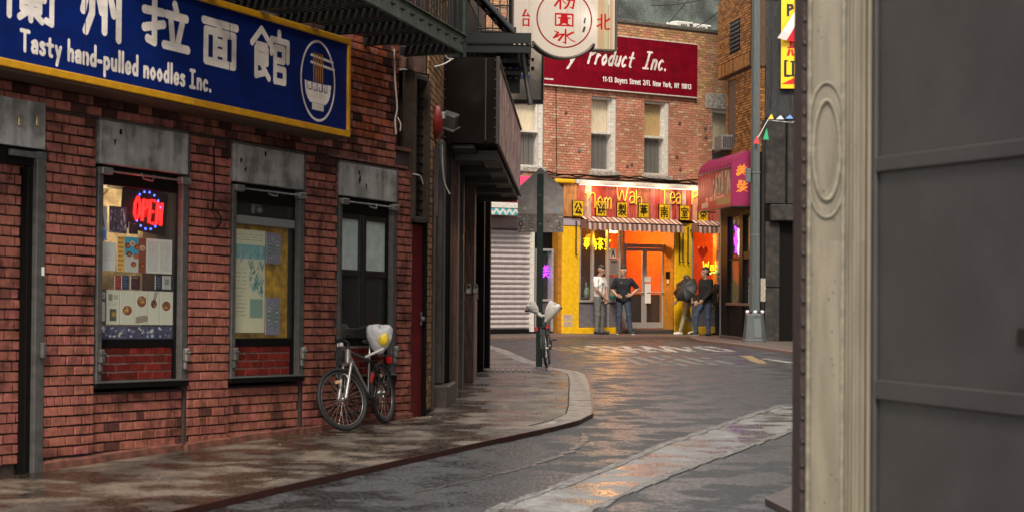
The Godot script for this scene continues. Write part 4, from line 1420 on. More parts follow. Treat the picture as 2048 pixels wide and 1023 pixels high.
	slab("inner_ceiling", tea, mk("warm ceiling", 0.6, 0.3, 0.1, 0.8), -1.4, 4.8, 3.5, 3.6, -3.0, -0.5, 0.0)
	slab("inner_floor", tea, mats["dark stone step"], -1.4, 4.8, 0.3, 0.52, -3.0, -0.8, 0.0)
	slab("hall_dark_board", tea, mk("dark hall board", 0.03, 0.008, 0.005, 0.5), 0.25, 1.85, 0.55, 1.6, -2.4, -2.3, 0.01)  # dark board stands for counter and people at the foot of that gradient
	slab("shop_counter", tea, mats["dark stone step"], 2.6, 4.6, 0.5, 1.5, -1.4, -0.9, 0.01)
	for k in 7:
		st = S()
		var c := Vector3(-1.25 + k * 0.17, 1.42, -0.35 - 0.15 * (k % 2))
		lathe(st, PackedVector2Array([Vector2(0.0, 0.0), Vector2(0.05, 0.0), Vector2(0.07, 0.1), Vector2(0.05, 0.22), Vector2(0.02, 0.26), Vector2(0.03, 0.3 + 0.05 * (k % 3)), Vector2(0.0, 0.3 + 0.05 * (k % 3))]), 10, Transform3D(Basis(), c))
		put("shelf_jar", st, mk("jar glaze %d" % (k % 3), [0.05, 0.3, 0.12][k % 3], [0.12, 0.06, 0.2][k % 3], [0.08, 0.03, 0.16][k % 3], 0.3), tea)
	slab("display_shelf", tea, mats["dark stone step"], -1.38, -0.05, 1.36, 1.41, -0.62, -0.2, 0.0)
	var globe := thing("ceiling_lamp", "glowing cream ceiling lamp inside the tea house above the double doors", "lamp", tea.to_global(Vector3(0.62, 3.3, -1.1)))
	st = S()
	blob(st, Vector3(0, 0, 0), Vector3(0.22, 0.09, 0.22), 10)
	put("shade", st, glow("lamp globe", 1.0, 0.62, 0.22, 1.8), globe)
	st = S()
	rod(st, Vector3(0, 0.08, 0), Vector3(0, 0.2, 0), 0.03)
	put("stem", st, alu, globe)
	for l in [[Vector3(0.62, 3.1, -1.1), 1.8], [Vector3(3.2, 3.1, -1.2), 0.8], [Vector3(-0.6, 3.2, -0.35), 0.12]]:
		var lamp := OmniLight3D.new()
		lamp.name = "tea_house_lamp"
		lamp.light_color = Color(1.0, 0.66, 0.3)
		lamp.light_energy = l[1]
		lamp.light_size = 0.1
		lamp.omni_range = 30.0
		lamp.omni_attenuation = 2.0
		lamp.shadow_enabled = true
		lamp.position = tea.to_global(l[0])
		add_child(lamp, true)
	# ---------------- red plank fascia with raised letters and seven plaques
	var fascia := Node3D.new()
	hang(fascia, "fascia", tea)
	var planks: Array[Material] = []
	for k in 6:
		planks.append(mk("weathered glow painted plank %d" % k, [0.7, 0.8, 0.62, 0.82, 0.74, 0.8][k], [0.11, 0.24, 0.07, 0.42, 0.16, 0.52][k], [0.07, 0.11, 0.045, 0.27, 0.14, 0.42][k], 0.5, 0.0, "streak", 1.3))  # the paler tones imitate light falling on the worn red boards
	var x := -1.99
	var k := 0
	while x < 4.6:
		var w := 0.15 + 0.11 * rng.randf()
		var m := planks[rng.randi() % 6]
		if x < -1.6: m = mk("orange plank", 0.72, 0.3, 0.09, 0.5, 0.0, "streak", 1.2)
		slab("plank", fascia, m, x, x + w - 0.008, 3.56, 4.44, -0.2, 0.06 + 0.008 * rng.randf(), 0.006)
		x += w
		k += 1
	slab("fascia_back", fascia, black, -1.99, 4.6, 3.52, 4.44, -0.3, -0.201, 0.0)
	slab("cornice", fascia, white, -1.62, 3.2, 4.445, 4.56, -0.1, 0.17, 0.02)
	slab("light_strip", fascia, glow("warm strip lamp", 1.0, 0.8, 0.6, 0.8), -1.5, 3.1, 4.425, 4.443, 0.1, 0.15, 0.0)
	for u in [-1.1, 0.1, 1.3, 2.5]:
		add_glow("fascia_strip_light", tea.to_global(Vector3(u, 4.36, 0.3)), Color(1.0, 0.8, 0.6), 0.11, 0.15)
	slab("cornice_end", fascia, yellow, -2.3, -1.65, 4.445, 4.56, -0.1, 0.14, 0.03)
	var gold := mk("yellow letter enamel", 0.85, 0.55, 0.06, 0.35)
	st = S()
	tube_strokes(st, glyphs["latin_N"], Vector3(-1.33, 3.815, 0.09), Vector2(0.64, 0.532), 0.017)
	tube_strokes(st, glyphs["latin_o"], Vector3(-0.908, 3.812, 0.09), Vector2(0.552, 0.648), 0.017)
	tube_strokes(st, glyphs["latin_m"], Vector3(-0.67, 3.793, 0.09), Vector2(0.514, 0.65), 0.017)
	tube_strokes(st, glyphs["latin_W"], Vector3(-0.243, 4.014, 0.09), Vector2(0.693, 0.487), 0.017)
	tube_strokes(st, glyphs["latin_a"], Vector3(0.208, 3.97, 0.09), Vector2(0.48, 0.658), 0.017)
	tube_strokes(st, glyphs["latin_h"], Vector3(0.418, 3.95, 0.09), Vector2(0.6, 0.458), 0.017)
	tube_strokes(st, glyphs["latin_T"], Vector3(1.302, 4.009, 0.09), Vector2(0.538, 0.452), 0.017)
	tube_strokes(st, glyphs["latin_e"], Vector3(1.643, 4.017, 0.09), Vector2(0.45, 0.64), 0.017)
	tube_strokes(st, glyphs["latin_a"], Vector3(1.859, 4.011, 0.09), Vector2(0.453, 0.61), 0.017)
	tube_strokes(st, glyphs["latin_P"], Vector3(2.387, 4.015, 0.09), Vector2(0.598, 0.468), 0.017)
	tube_strokes(st, glyphs["latin_a"], Vector3(2.699, 3.996, 0.09), Vector2(0.463, 0.646), 0.017)
	put("raised_letters", st, gold, fascia)
	var names := ["gong", "bing_cake", "zhi", "hua", "nan", "shi", "cha"]
	var plaque_at := [Vector2(-1.531, 3.789), Vector2(-0.755, 3.813), Vector2(-0.033, 3.795), Vector2(0.718, 3.805), Vector2(1.447, 3.785), Vector2(2.188, 3.78), Vector2(2.867, 3.772)]
	for j in 7:
		var im := Image.create(96, 112, false, Image.FORMAT_RGB8)
		im.fill(Color(0.93, 0.75, 0.1))
		draw_glyph(im, names[j], Rect2(10, 12, 76, 88), 5.0 if j != 0 else 7.0, Color(0.03, 0.03, 0.02))
		weather(im, 0.4, 60 + j)
		var p := Node3D.new()
		hang(p, "plaque", fascia)
		slab("board", p, black, plaque_at[j].x - 0.19, plaque_at[j].x + 0.19, plaque_at[j].y - 0.215, plaque_at[j].y + 0.215, 0.07, 0.1, 0.004)
		st = S()
		quad(st, Vector3(plaque_at[j].x - 0.175, plaque_at[j].y - 0.2, 0.104), Vector3(plaque_at[j].x + 0.175, plaque_at[j].y - 0.2, 0.104), Vector3(plaque_at[j].x + 0.175, plaque_at[j].y + 0.2, 0.104), Vector3(plaque_at[j].x - 0.175, plaque_at[j].y + 0.2, 0.104))
		put("character", st, printed("plaque print %d" % j, im, 0.5), p)
	# black cables and broken lead along the joint above the cornice
	st = S()
	for j in 3:
		var pts := PackedVector3Array()
		var cx := -2.6
		while cx < 4.4:
			pts.append(Vector3(cx, 4.6 + 0.05 * j + rng.randf_range(-0.04, 0.04), 0.05 + 0.03 * j))
			cx += 0.35
		tube(st, pts, 0.018, 6)
	put("cable_run", st, black, tea)
	st = S()
	rod(st, Vector3(-2.2, 4.6, 0.03), Vector3(-2.25, 7.0, 0.03), 0.009, 6)
	put("downlead", st, black, tea)
	# ---------------- red sign board of the shop upstairs
	var sign_ := wall("red_sign_board", tea.to_global(Vector3(0, 0, 0.02)), tea.global_basis.x, -0.0)
	tag(sign_, "long dark red sign board with white script lettering above the upstairs windows", "sign")
	var crimson := mk("crimson sign face", 0.2, 0.004, 0.014, 0.4, 0.0, "soft", 0.5)
	crimson.metallic_specular = 0.2
	slab("panel", sign_, crimson, -2.72, 2.61, 7.05, 8.52, 0.0, 0.1, 0.006)
	slab("white_edge", sign_, white, -2.72, 2.615, 8.521, 8.545, 0.0, 0.105, 0.003)
	slab("white_edge", sign_, white, -2.72, 2.615, 7.02, 7.048, 0.0, 0.105, 0.003)
	slab("white_dash", sign_, white, -2.7, -2.4, 7.17, 7.21, 0.1, 0.104, 0.0)
	var im2 := Image.create(1536, 384, false, Image.FORMAT_RGB8)
	im2.fill(lin(0.2, 0.004, 0.014))
	# this face runs from u = -2 to 2 and from v = 7.5 to 8.5, 384 texels to the metre
	fit_words(im2, "y", 12.288, 140.16, 136.32, 165.12, 13.0, Color(0.92, 0.88, 0.84), 0.75, 0.34)
	fit_words(im2, "Product", 268.8, 888.192, 96, 183.168, 14.0, Color(0.92, 0.88, 0.84), 0.75, 0.34)
	fit_words(im2, "Inc.", 1009.536, 1344.384, 91.392, 186.624, 14.0, Color(0.92, 0.88, 0.84), 0.75, 0.34)
	weather(im2, 0.22, 52)
	st = S()
	quad(st, Vector3(-2.0, 7.5, 0.103), Vector3(2.0, 7.5, 0.103), Vector3(2.0, 8.5, 0.103), Vector3(-2.0, 8.5, 0.103))
	put("script_lettering", st, printed("white script print", im2, 0.5, 0.2), sign_)
	lettering("address_lettering", sign_, "11-13  Doyers  Street  2/FL  New  York,  NY  10013", mk("white vinyl", 0.85, 0.83, 0.8, 0.5), Vector3(-0.752, 7.203, 0.1), 0.2, 3.131, "Droid Sans", true, 0.005)
	# ---------------- roller shutter and the little shop beside the tea house
	var shut := Node3D.new()
	hang(shut, "roller_shutter", tea)
	var corr := mk("ribbed shutter steel", 0.5, 0.44, 0.43, 0.4, 0.25, "soft", 1.2)
	for j in 20:
		st = S()
		var v := 0.56 + j * 0.1315
		var prof := PackedVector3Array()
		for q in 6:
			var a0 := PI * q / 6.0
			var a1 := PI * (q + 1) / 6.0
			quad(st, Vector3(-4.42, v + 0.1315 * q / 6.0, -0.11 + 0.055 * sin(a0)), Vector3(-2.99, v + 0.1315 * q / 6.0, -0.11 + 0.055 * sin(a0)), Vector3(-2.99, v + 0.1315 * (q + 1) / 6.0, -0.11 + 0.055 * sin(a1)), Vector3(-4.42, v + 0.1315 * (q + 1) / 6.0, -0.11 + 0.055 * sin(a1)))
		put("shutter_slat", st, corr, shut)
	slab("shutter_rail", shut, white, -2.99, -2.9, 0.5, 3.3, -0.15, 0.03, 0.006)
	slab("shutter_rail", shut, mats["weathered grey steel"], -4.5, -4.42, 0.5, 3.3, -0.15, 0.0, 0.006)
	slab("shutter_drum", shut, mk("brown drum cover", 0.09, 0.06, 0.055, 0.5), -4.5, -2.9, 3.19, 3.5, -0.3, 0.05, 0.02)
	slab("shutter_foot", shut, black, -4.42, -2.99, 0.42, 0.56, -0.16, -0.06, 0.004)
	slab("shutter_backing", shut, black, -4.5, -2.9, 0.4, 4.4, -0.4, -0.2, 0.0)
	slab("over_panel", tea, mats["dull brown brick"], -4.5, -2.06, 3.5, 4.4, -0.3, -0.05, 0.0)
	var shop := Node3D.new()
	hang(shop, "shop_front", tea)
	slab("surround", shop, black, -2.9, -2.06, 0.4, 3.5, -0.5, -0.36, 0.0)
	slab("frame", shop, alu, -2.74, -2.69, 0.5, 2.7, -0.35, -0.15, 0.005)
	slab("frame", shop, alu, -2.2, -2.14, 0.5, 2.7, -0.35, -0.15, 0.005)
	slab("rail", shop, alu, -2.689, -2.201, 2.64, 2.7, -0.35, -0.16, 0.005)
	slab("rail", shop, alu, -2.689, -2.201, 1.3, 1.36, -0.35, -0.16, 0.005)
	slab("pane", shop, clear, -2.689, -2.201, 1.36, 2.64, -0.22, -0.216, 0.0)
	slab("panel", shop, mk("dull door panel", 0.08, 0.065, 0.06, 0.5), -2.689, -2.201, 0.55, 1.3, -0.3, -0.2, 0.005)

func fit_words(im: Image, words: String, x0: float, x1: float, top: float, h: float, thick: float, col: Color, slant := -1.0, lean := 0.0) -> void:
	# letters squeezed so that they run from x0 to x1; top is the top of a capital
	var blank := Image.create(4, 4, false, Image.FORMAT_RGB8)
	var a := draw_words(blank, words, Vector2.ZERO, h, 0.6, thick, col)
	var b := draw_words(blank, words, Vector2.ZERO, h, 1.0, thick, col)
	var wide := 0.6 + (x1 - x0 - a) / maxf(b - a, 0.001) * 0.4
	draw_words(im, words, Vector2(x0, top), h / 0.88, wide * 0.88, thick, col, slant, lean)

# ================================================================ the tan brick corner with the hair salon, and the dark front beside it
var salon: Node3D

func build_salon_block() -> void:
	salon = wall("salon_corner_house", Vector3(5.5, 0, -48.5), Vector3(0.1414, 0, 0.9899))
	tag(salon, "tan brick corner house with a black glazed salon front behind the grey lamp post", "building")
	var black := mats["sooty black paint"] as Material
	var alu := mats["brushed aluminium"] as Material
	var shapes := []
	for k in 3:
		shapes.append(brick_shape(0.014, 0.006, 90 + k))
	var bricks_amber := tone_set("amber old brick", [0.33, 0.14, 0.042], 5, 0.4, 14, 0.8, 0.3)
	slab("mortar", salon, mk("umber mortar", 0.12, 0.065, 0.035, 0.95, 0.0, "mid", 2.0), 1.0, 3.56, 4.5, 7.25, -0.4, -0.012, 0.0)
	slab("mortar", salon, mats["umber mortar"], 0.4, 3.62, 7.25, 12.5, -0.4, 0.068, 0.0)
	slab("mass", salon, mats["dark interior"], 0.45, 3.5, 4.2, 12.4, -8.0, -0.42, 0.0)
	var list := []
	var slot := Rect2(1.197, 5.39, 0.75, 1.72)
	lay(1.0, 3.56, 4.6, 7.2, 0.2, 0.07, 0.0, [slot], list, 0)
	lay(0.42, 3.6, 7.62, 9.3, 0.2, 0.07, 0.08, [Rect2(1.607, 7.746, 1.05, 0.86)], list, 0)
	var band := []
	lay(0.42, 3.6, 7.27, 7.62, 0.075, 0.34, 0.085, [], band, 0)
	list.append_array(band)
	var tone := func(_u: float, _v: float) -> Material: return bricks_amber[rng.randi() % 5]
	set_bricks(salon, list, shapes, tone, 0.012, 300)
	# slot window and its panes
	var win := Node3D.new()
	hang(win, "window", salon)
	slab("frame", win, black, slot.position.x, slot.end.x, slot.position.y, slot.end.y, -0.25, -0.15, 0.0)
	for k in 5:
		slab("sash_bar", win, black, slot.position.x, slot.end.x, slot.position.y + k * 0.42, slot.position.y + 0.06 + k * 0.42, -0.15, -0.04, 0.004)
	for k in 4:
		slab("pane", win, mk("old dull pane", 0.09, 0.075, 0.075, 0.15), slot.position.x + 0.06, slot.end.x - 0.06, slot.position.y + 0.07 + k * 0.42, slot.position.y + 0.41 + k * 0.42, -0.149, -0.12, 0.0)
	var grille := Node3D.new()
	hang(grille, "vent_grille", salon)
	var g0 := 1.607
	var gv := 7.746
	slab("grille_frame", grille, black, g0, g0 + 1.05, gv, gv + 0.86, -0.05, 0.07, 0.01)
	for k in 7:
		for j in 2:
			slab("grille_bar", grille, mk("dark cast iron", 0.03, 0.03, 0.03, 0.5, 0.5), g0 + 0.06 + j * 0.48, g0 + 0.5 + j * 0.48, gv + 0.07 + k * 0.11, gv + 0.13 + k * 0.11, 0.071, 0.1, 0.006)
	# glazed salon front
	slab("corner_post", salon, mk("grey corner trim", 0.16, 0.16, 0.165, 0.4, 0.4), 0.5, 0.62, 0.3, 3.8, -0.3, 0.03, 0.006)
	slab("post", salon, black, 0.62, 1.25, 0.3, 3.8, -0.5, 0.02, 0.006)
	slab("post", salon, black, 2.42, 2.75, 0.3, 3.8, -0.3, 0.02, 0.006)
	slab("post", salon, black, 3.4, 3.6, 0.3, 5.1, -0.5, 0.02, 0.006)
	slab("head", salon, black, 0.62, 3.5, 3.55, 4.5, -0.3, 0.015, 0.006)
	slab("bulkhead", salon, black, 1.25, 3.4, 0.3, 1.24, -0.3, -0.01, 0.01)
	slab("sill", salon, mats["brown weathered pier"], 1.2, 3.42, 1.241, 1.31, -0.2, 0.05, 0.008)
	slab("transom", salon, black, 2.751, 3.399, 2.42, 2.62, -0.2, 0.0, 0.006)
	slab("rail", salon, black, 1.251, 2.419, 2.42, 2.46, -0.1, -0.02, 0.004)
	slab("base_skirt", salon, mats["dark stone step"], 0.62, 3.6, 0.2, 0.45, -0.3, 0.05, 0.01)
	var clear := mats["tea house glass"] as Material
	slab("pane", salon, clear, 1.25, 2.42, 1.31, 2.42, -0.06, -0.056, 0.0)
	slab("pane", salon, clear, 1.25, 2.42, 2.46, 3.55, -0.06, -0.056, 0.0)
	slab("pane", salon, clear, 2.75, 3.4, 1.31, 2.42, -0.06, -0.056, 0.0)
	slab("pane", salon, clear, 2.75, 3.4, 2.62, 3.55, -0.06, -0.056, 0.0)
	slab("inner_wall", salon, mk("mustard lit wall", 0.62, 0.34, 0.04, 0.8, 0.0, "mid", 1.0), 0.6, 3.5, 0.5, 4.2, -1.8, -1.7, 0.0)
	slab("inner_wall", salon, black, 0.5, 0.6, 0.5, 4.2, -1.7, -0.5, 0.0)
	slab("inner_wall", salon, black, 3.45, 3.55, 0.5, 4.2, -1.7, -0.5, 0.0)
	slab("inner_ceiling", salon, black, 0.5, 3.55, 4.0, 4.19, -1.7, -0.4, 0.0)
	slab("inner_floor", salon, black, 0.5, 3.55, 0.3, 0.5, -1.7, -0.4, 0.0)
	slab("dark_screen", salon, black, 1.26, 2.41, 2.47, 3.54, -0.2, -0.16, 0.0)
	slab("olive_screen", salon, mk("olive shade cloth", 0.16, 0.13, 0.03, 0.8, 0.0, "mid", 2.0), 1.26, 1.9, 1.32, 2.41, -0.13, -0.1, 0.0)
	slab("yellow_curtain", salon, mk("amber curtain", 0.72, 0.45, 0.05, 0.8, 0.0, "streak_soft", 2.0), 1.95, 2.41, 1.32, 2.41, -0.17, -0.13, 0.0)
	slab("yellow_blind", salon, mats["amber curtain"], 2.76, 3.39, 2.63, 3.5, -0.17, -0.13, 0.0)
	var lamp := OmniLight3D.new()
	lamp.name = "salon_lamp"
	lamp.light_color = Color(1.0, 0.75, 0.3)
	lamp.light_energy = 2.0
	lamp.light_size = 0.1
	lamp.omni_range = 30.0
	lamp.omni_attenuation = 2.0
	lamp.shadow_enabled = true
	lamp.position = salon.to_global(Vector3(2.6, 3.7, -0.9))
	add_child(lamp, true)
	var fixture := thing("salon_ceiling_lamp", "small glowing ceiling lamp inside the salon behind the amber curtain", "lamp", salon.to_global(Vector3(2.6, 3.85, -0.9)))
	var st := S()
	blob(st, Vector3.ZERO, Vector3(0.15, 0.06, 0.15), 8)
	put("shade", st, glow("salon globe", 1.0, 0.7, 0.3, 2.5), fixture)
	st = S()
	rod(st, Vector3(0, 0.05, 0), Vector3(0, 0.16, 0), 0.02)
	put("stem", st, alu, fixture)

	# ---------------- the magenta awning
	var aw := wall("magenta_awning", salon.global_position, salon.global_basis.x)
	tag(aw, "magenta barrel awning with orange brush characters on its end over the salon", "awning")
	var cloth := mk("magenta awning cloth", 0.24, 0.005, 0.06, 0.55, 0.0, "soft", 1.0)
	cloth.backlight_enabled = true
	cloth.backlight = Color(0.2, 0.01, 0.08)
	var a0 := 0.1
	var a1 := 3.5
	var prof := [Vector2(0.53, 3.74), Vector2(0.53, 4.7)]
	for q in 7:
		var t := PI / 2 * (q + 1) / 7.0
		prof.append(Vector2(0.53 * cos(t), 4.7 + 0.42 * sin(t)))
	var ribs := 10
	for k in ribs:
		var u0 := lerpf(a0, a1, float(k) / ribs)
		var u1 := lerpf(a0, a1, (k + 1.0) / ribs)
		st = S()
		for j in range(1, prof.size() - 1):
			for h in 4:
				var b0 := 0.02 * sin(PI * h / 4.0)
				var b1 := 0.02 * sin(PI * (h + 1) / 4.0)
				var x0 := lerpf(u0, u1, h / 4.0)
				var x1 := lerpf(u0, u1, (h + 1) / 4.0)
				quad(st, Vector3(x0, prof[j].y + b0, prof[j].x + b0), Vector3(x1, prof[j].y + b1, prof[j].x + b1), Vector3(x1, prof[j + 1].y + b1, prof[j + 1].x + b1 * 0.6), Vector3(x0, prof[j + 1].y + b0, prof[j + 1].x + b0 * 0.6))
		put("hood_panel", st, cloth, aw)
	var im := Image.create(512, 160, false, Image.FORMAT_RGB8)
	im.fill(Color(0.6, 0.03, 0.1))
	var r := RandomNumberGenerator.new()
	r.seed = 9
	for k in 60:
		# a faded photo print of hair styles on the right half, over a red ground
		var c := Vector2(250 + r.randf() * 250, 10 + r.randf() * 75)
		brush(im, PackedVector2Array([c, c + Vector2(r.randf_range(-14, 14), r.randf_range(18, 50))]), 5.0 + r.randf() * 9.0, [Color(0.32, 0.24, 0.2), Color(0.6, 0.48, 0.4), Color(0.2, 0.14, 0.12), Color(0.66, 0.56, 0.5), Color(0.4, 0.33, 0.22)][k % 5])
	for k in 5:
		brush(im, PackedVector2Array([Vector2(60 + k * 34, 20 + k), Vector2(58 + k * 34, 70 - k * 3)]), 3.5, Color(0.75, 0.5, 0.4))
	fit_words(im, "salon", 120, 420, 96, 24, 3.0, Color(0.85, 0.55, 0.45))
	im.fill_rect(Rect2i(300, 120, 200, 30), Color(0.5, 0.4, 0.22))
	im.fill_rect(Rect2i(60, 128, 110, 24), Color(0.7, 0.6, 0.5))
	weather(im, 0.15, 70)
	st = S()
	quad(st, Vector3(a0, 3.74, 0.535), Vector3(a1, 3.74, 0.535), Vector3(a1, 4.68, 0.535), Vector3(a0, 4.68, 0.535))
	put("front_print", st, printed("awning print", im, 0.5), aw)
	var im2 := Image.create(160, 400, false, Image.FORMAT_RGB8)
	im2.fill(lin(0.22, 0.005, 0.058))
	draw_glyph(im2, "mei", Rect2(38, 100, 88, 84), 5.5, Color(0.95, 0.55, 0.08), 0.7, 0.0, true)
	draw_glyph(im2, "fa", Rect2(40, 212, 92, 86), 4.6, Color(0.95, 0.55, 0.08), 0.7, 0.0, true)
	# end cheek: an outline that follows the hood, texture over its bounding box
	st = S()
	var cheek := [Vector2(0.0, 3.74)]
	for p in prof:
		cheek.append(p)
	for j in range(1, cheek.size() - 1):
		var tri_ := [cheek[0], cheek[j], cheek[j + 1]]
		for p in [tri_[0], tri_[1], tri_[2]]:
			st.set_normal(Vector3.RIGHT)
			st.set_uv(Vector2(1.0 - p.x / 0.53, 1.0 - (p.y - 3.74) / 1.38))
			st.add_vertex(Vector3(a1 + 0.004, p.y, p.x))
	put("end_cheek", st, printed("awning cheek", im2, 0.5), aw)
	st = S()
	for p in [[Vector3(a1, 3.72, 0.53), Vector3(a0, 3.72, 0.53)], [Vector3(a1, 3.72, 0.03), Vector3(a1, 3.72, 0.53)], [Vector3(a0, 3.72, 0.03), Vector3(a0, 3.72, 0.53)], [Vector3(a1, 4.7, 0.54), Vector3(a0, 4.7, 0.54)]]:
		rod(st, p[0], p[1], 0.016, 6)
	put("frame_tube", st, mats["dark trim"], aw)

	# ---------------- the dark front that faces down the street
	var dark := wall("dark_concrete_front", Vector3(6.03, 0, -45.0), Vector3(1, 0, 0))
	tag(dark, "dark concrete and black sheet metal shopfront with a shutter right of the lamp post", "building")
	var conc := soil(mk("grimy dark concrete", 0.045, 0.034, 0.027, 0.7, 0.0, "hard", 0.9, 0.7), "light_grime", 0.5)
	var tin := mk("glossy black tin", 0.009, 0.01, 0.0115, 0.22, 0.1, "mid", 0.8, 1.2)
	slab("mass", dark, mats["dark interior"], 0.1, 6.0, -0.2, 12.4, -6.0, -0.5, 0.0)
	slab("brick_edge_backing", dark, mats["umber mortar"], 0.0, 0.28, 4.5, 12.4, -0.5, -0.012, 0.0)
	var edge := []
	lay(0.0, 0.28, 4.6, 9.3, 0.2, 0.07, 0.0, [], edge, 0)
	set_bricks(dark, edge, shapes, tone, 0.012, 300)
	slab("tin_cladding", dark, tin, 0.285, 3.0, 5.95, 12.4, -0.5, 0.06, 0.0)
	for k in 3:
		slab("cladding_seam", dark, mats["dark trim"], 0.4 + k * 0.5, 0.43 + k * 0.5, 6.2, 10.0, 0.06, 0.075, 0.004)
	for k in 2:
		slab("concrete_panel", dark, conc, [0.29, 0.84][k], [0.80, 3.0][k], 3.78, 5.93, -0.5, [0.05, 0.02][k], 0.03)
	slab("panel_groove", dark, mats["sooty black paint"], 0.80, 0.84, 3.78, 5.93, -0.5, -0.05, 0.0)
	slab("concrete_lintel", dark, conc, 0.4, 3.0, 3.36, 3.775, -0.5, 0.22, 0.03)
	for k in 2:
		slab("concrete_pier", dark, conc, 0.3, 0.66, [0.3, 1.72][k], [1.7, 3.355][k], -0.5, 0.04, 0.015)
	slab("pipe", dark, mats["dark trim"], 0.2, 0.28, 0.3, 5.9, -0.1, 0.03, 0.01)
	var sh := Node3D.new()
	hang(sh, "roller_shutter", dark)
	for k in 20:
		var st3 := S()
		var v := 1.32 + k * 0.09
		cbox(st3, 0.72, 3.0, v, v + 0.082, -0.35, -0.3, 0.02)
		put("shutter_slat", st3, mk("dull shutter slat", 0.075, 0.07, 0.062, 0.5, 0.3, "streak", 1.0), sh)
	slab("shutter_backing", sh, mats["sooty black paint"], 0.665, 3.0, 0.3, 3.35, -0.5, -0.36, 0.0)
	var base_list := []
	lay(0.72, 2.4, 0.36, 1.26, 0.2, 0.075, -0.33, [], base_list, 0)
	var btone := func(_u: float, _v: float) -> Material: return mats["glossy oxblood brick %d" % (rng.randi() % 4)]
	set_bricks(sh, base_list, shapes, btone, 0.012, 300)
	slab("paper_notice", dark, mk("yellowed paper", 0.6, 0.52, 0.42, 0.8, 0.0, "hard", 6.0), 0.188, 0.263 + 0.06, 1.366, 1.94, 0.031, 0.036, 0.0)

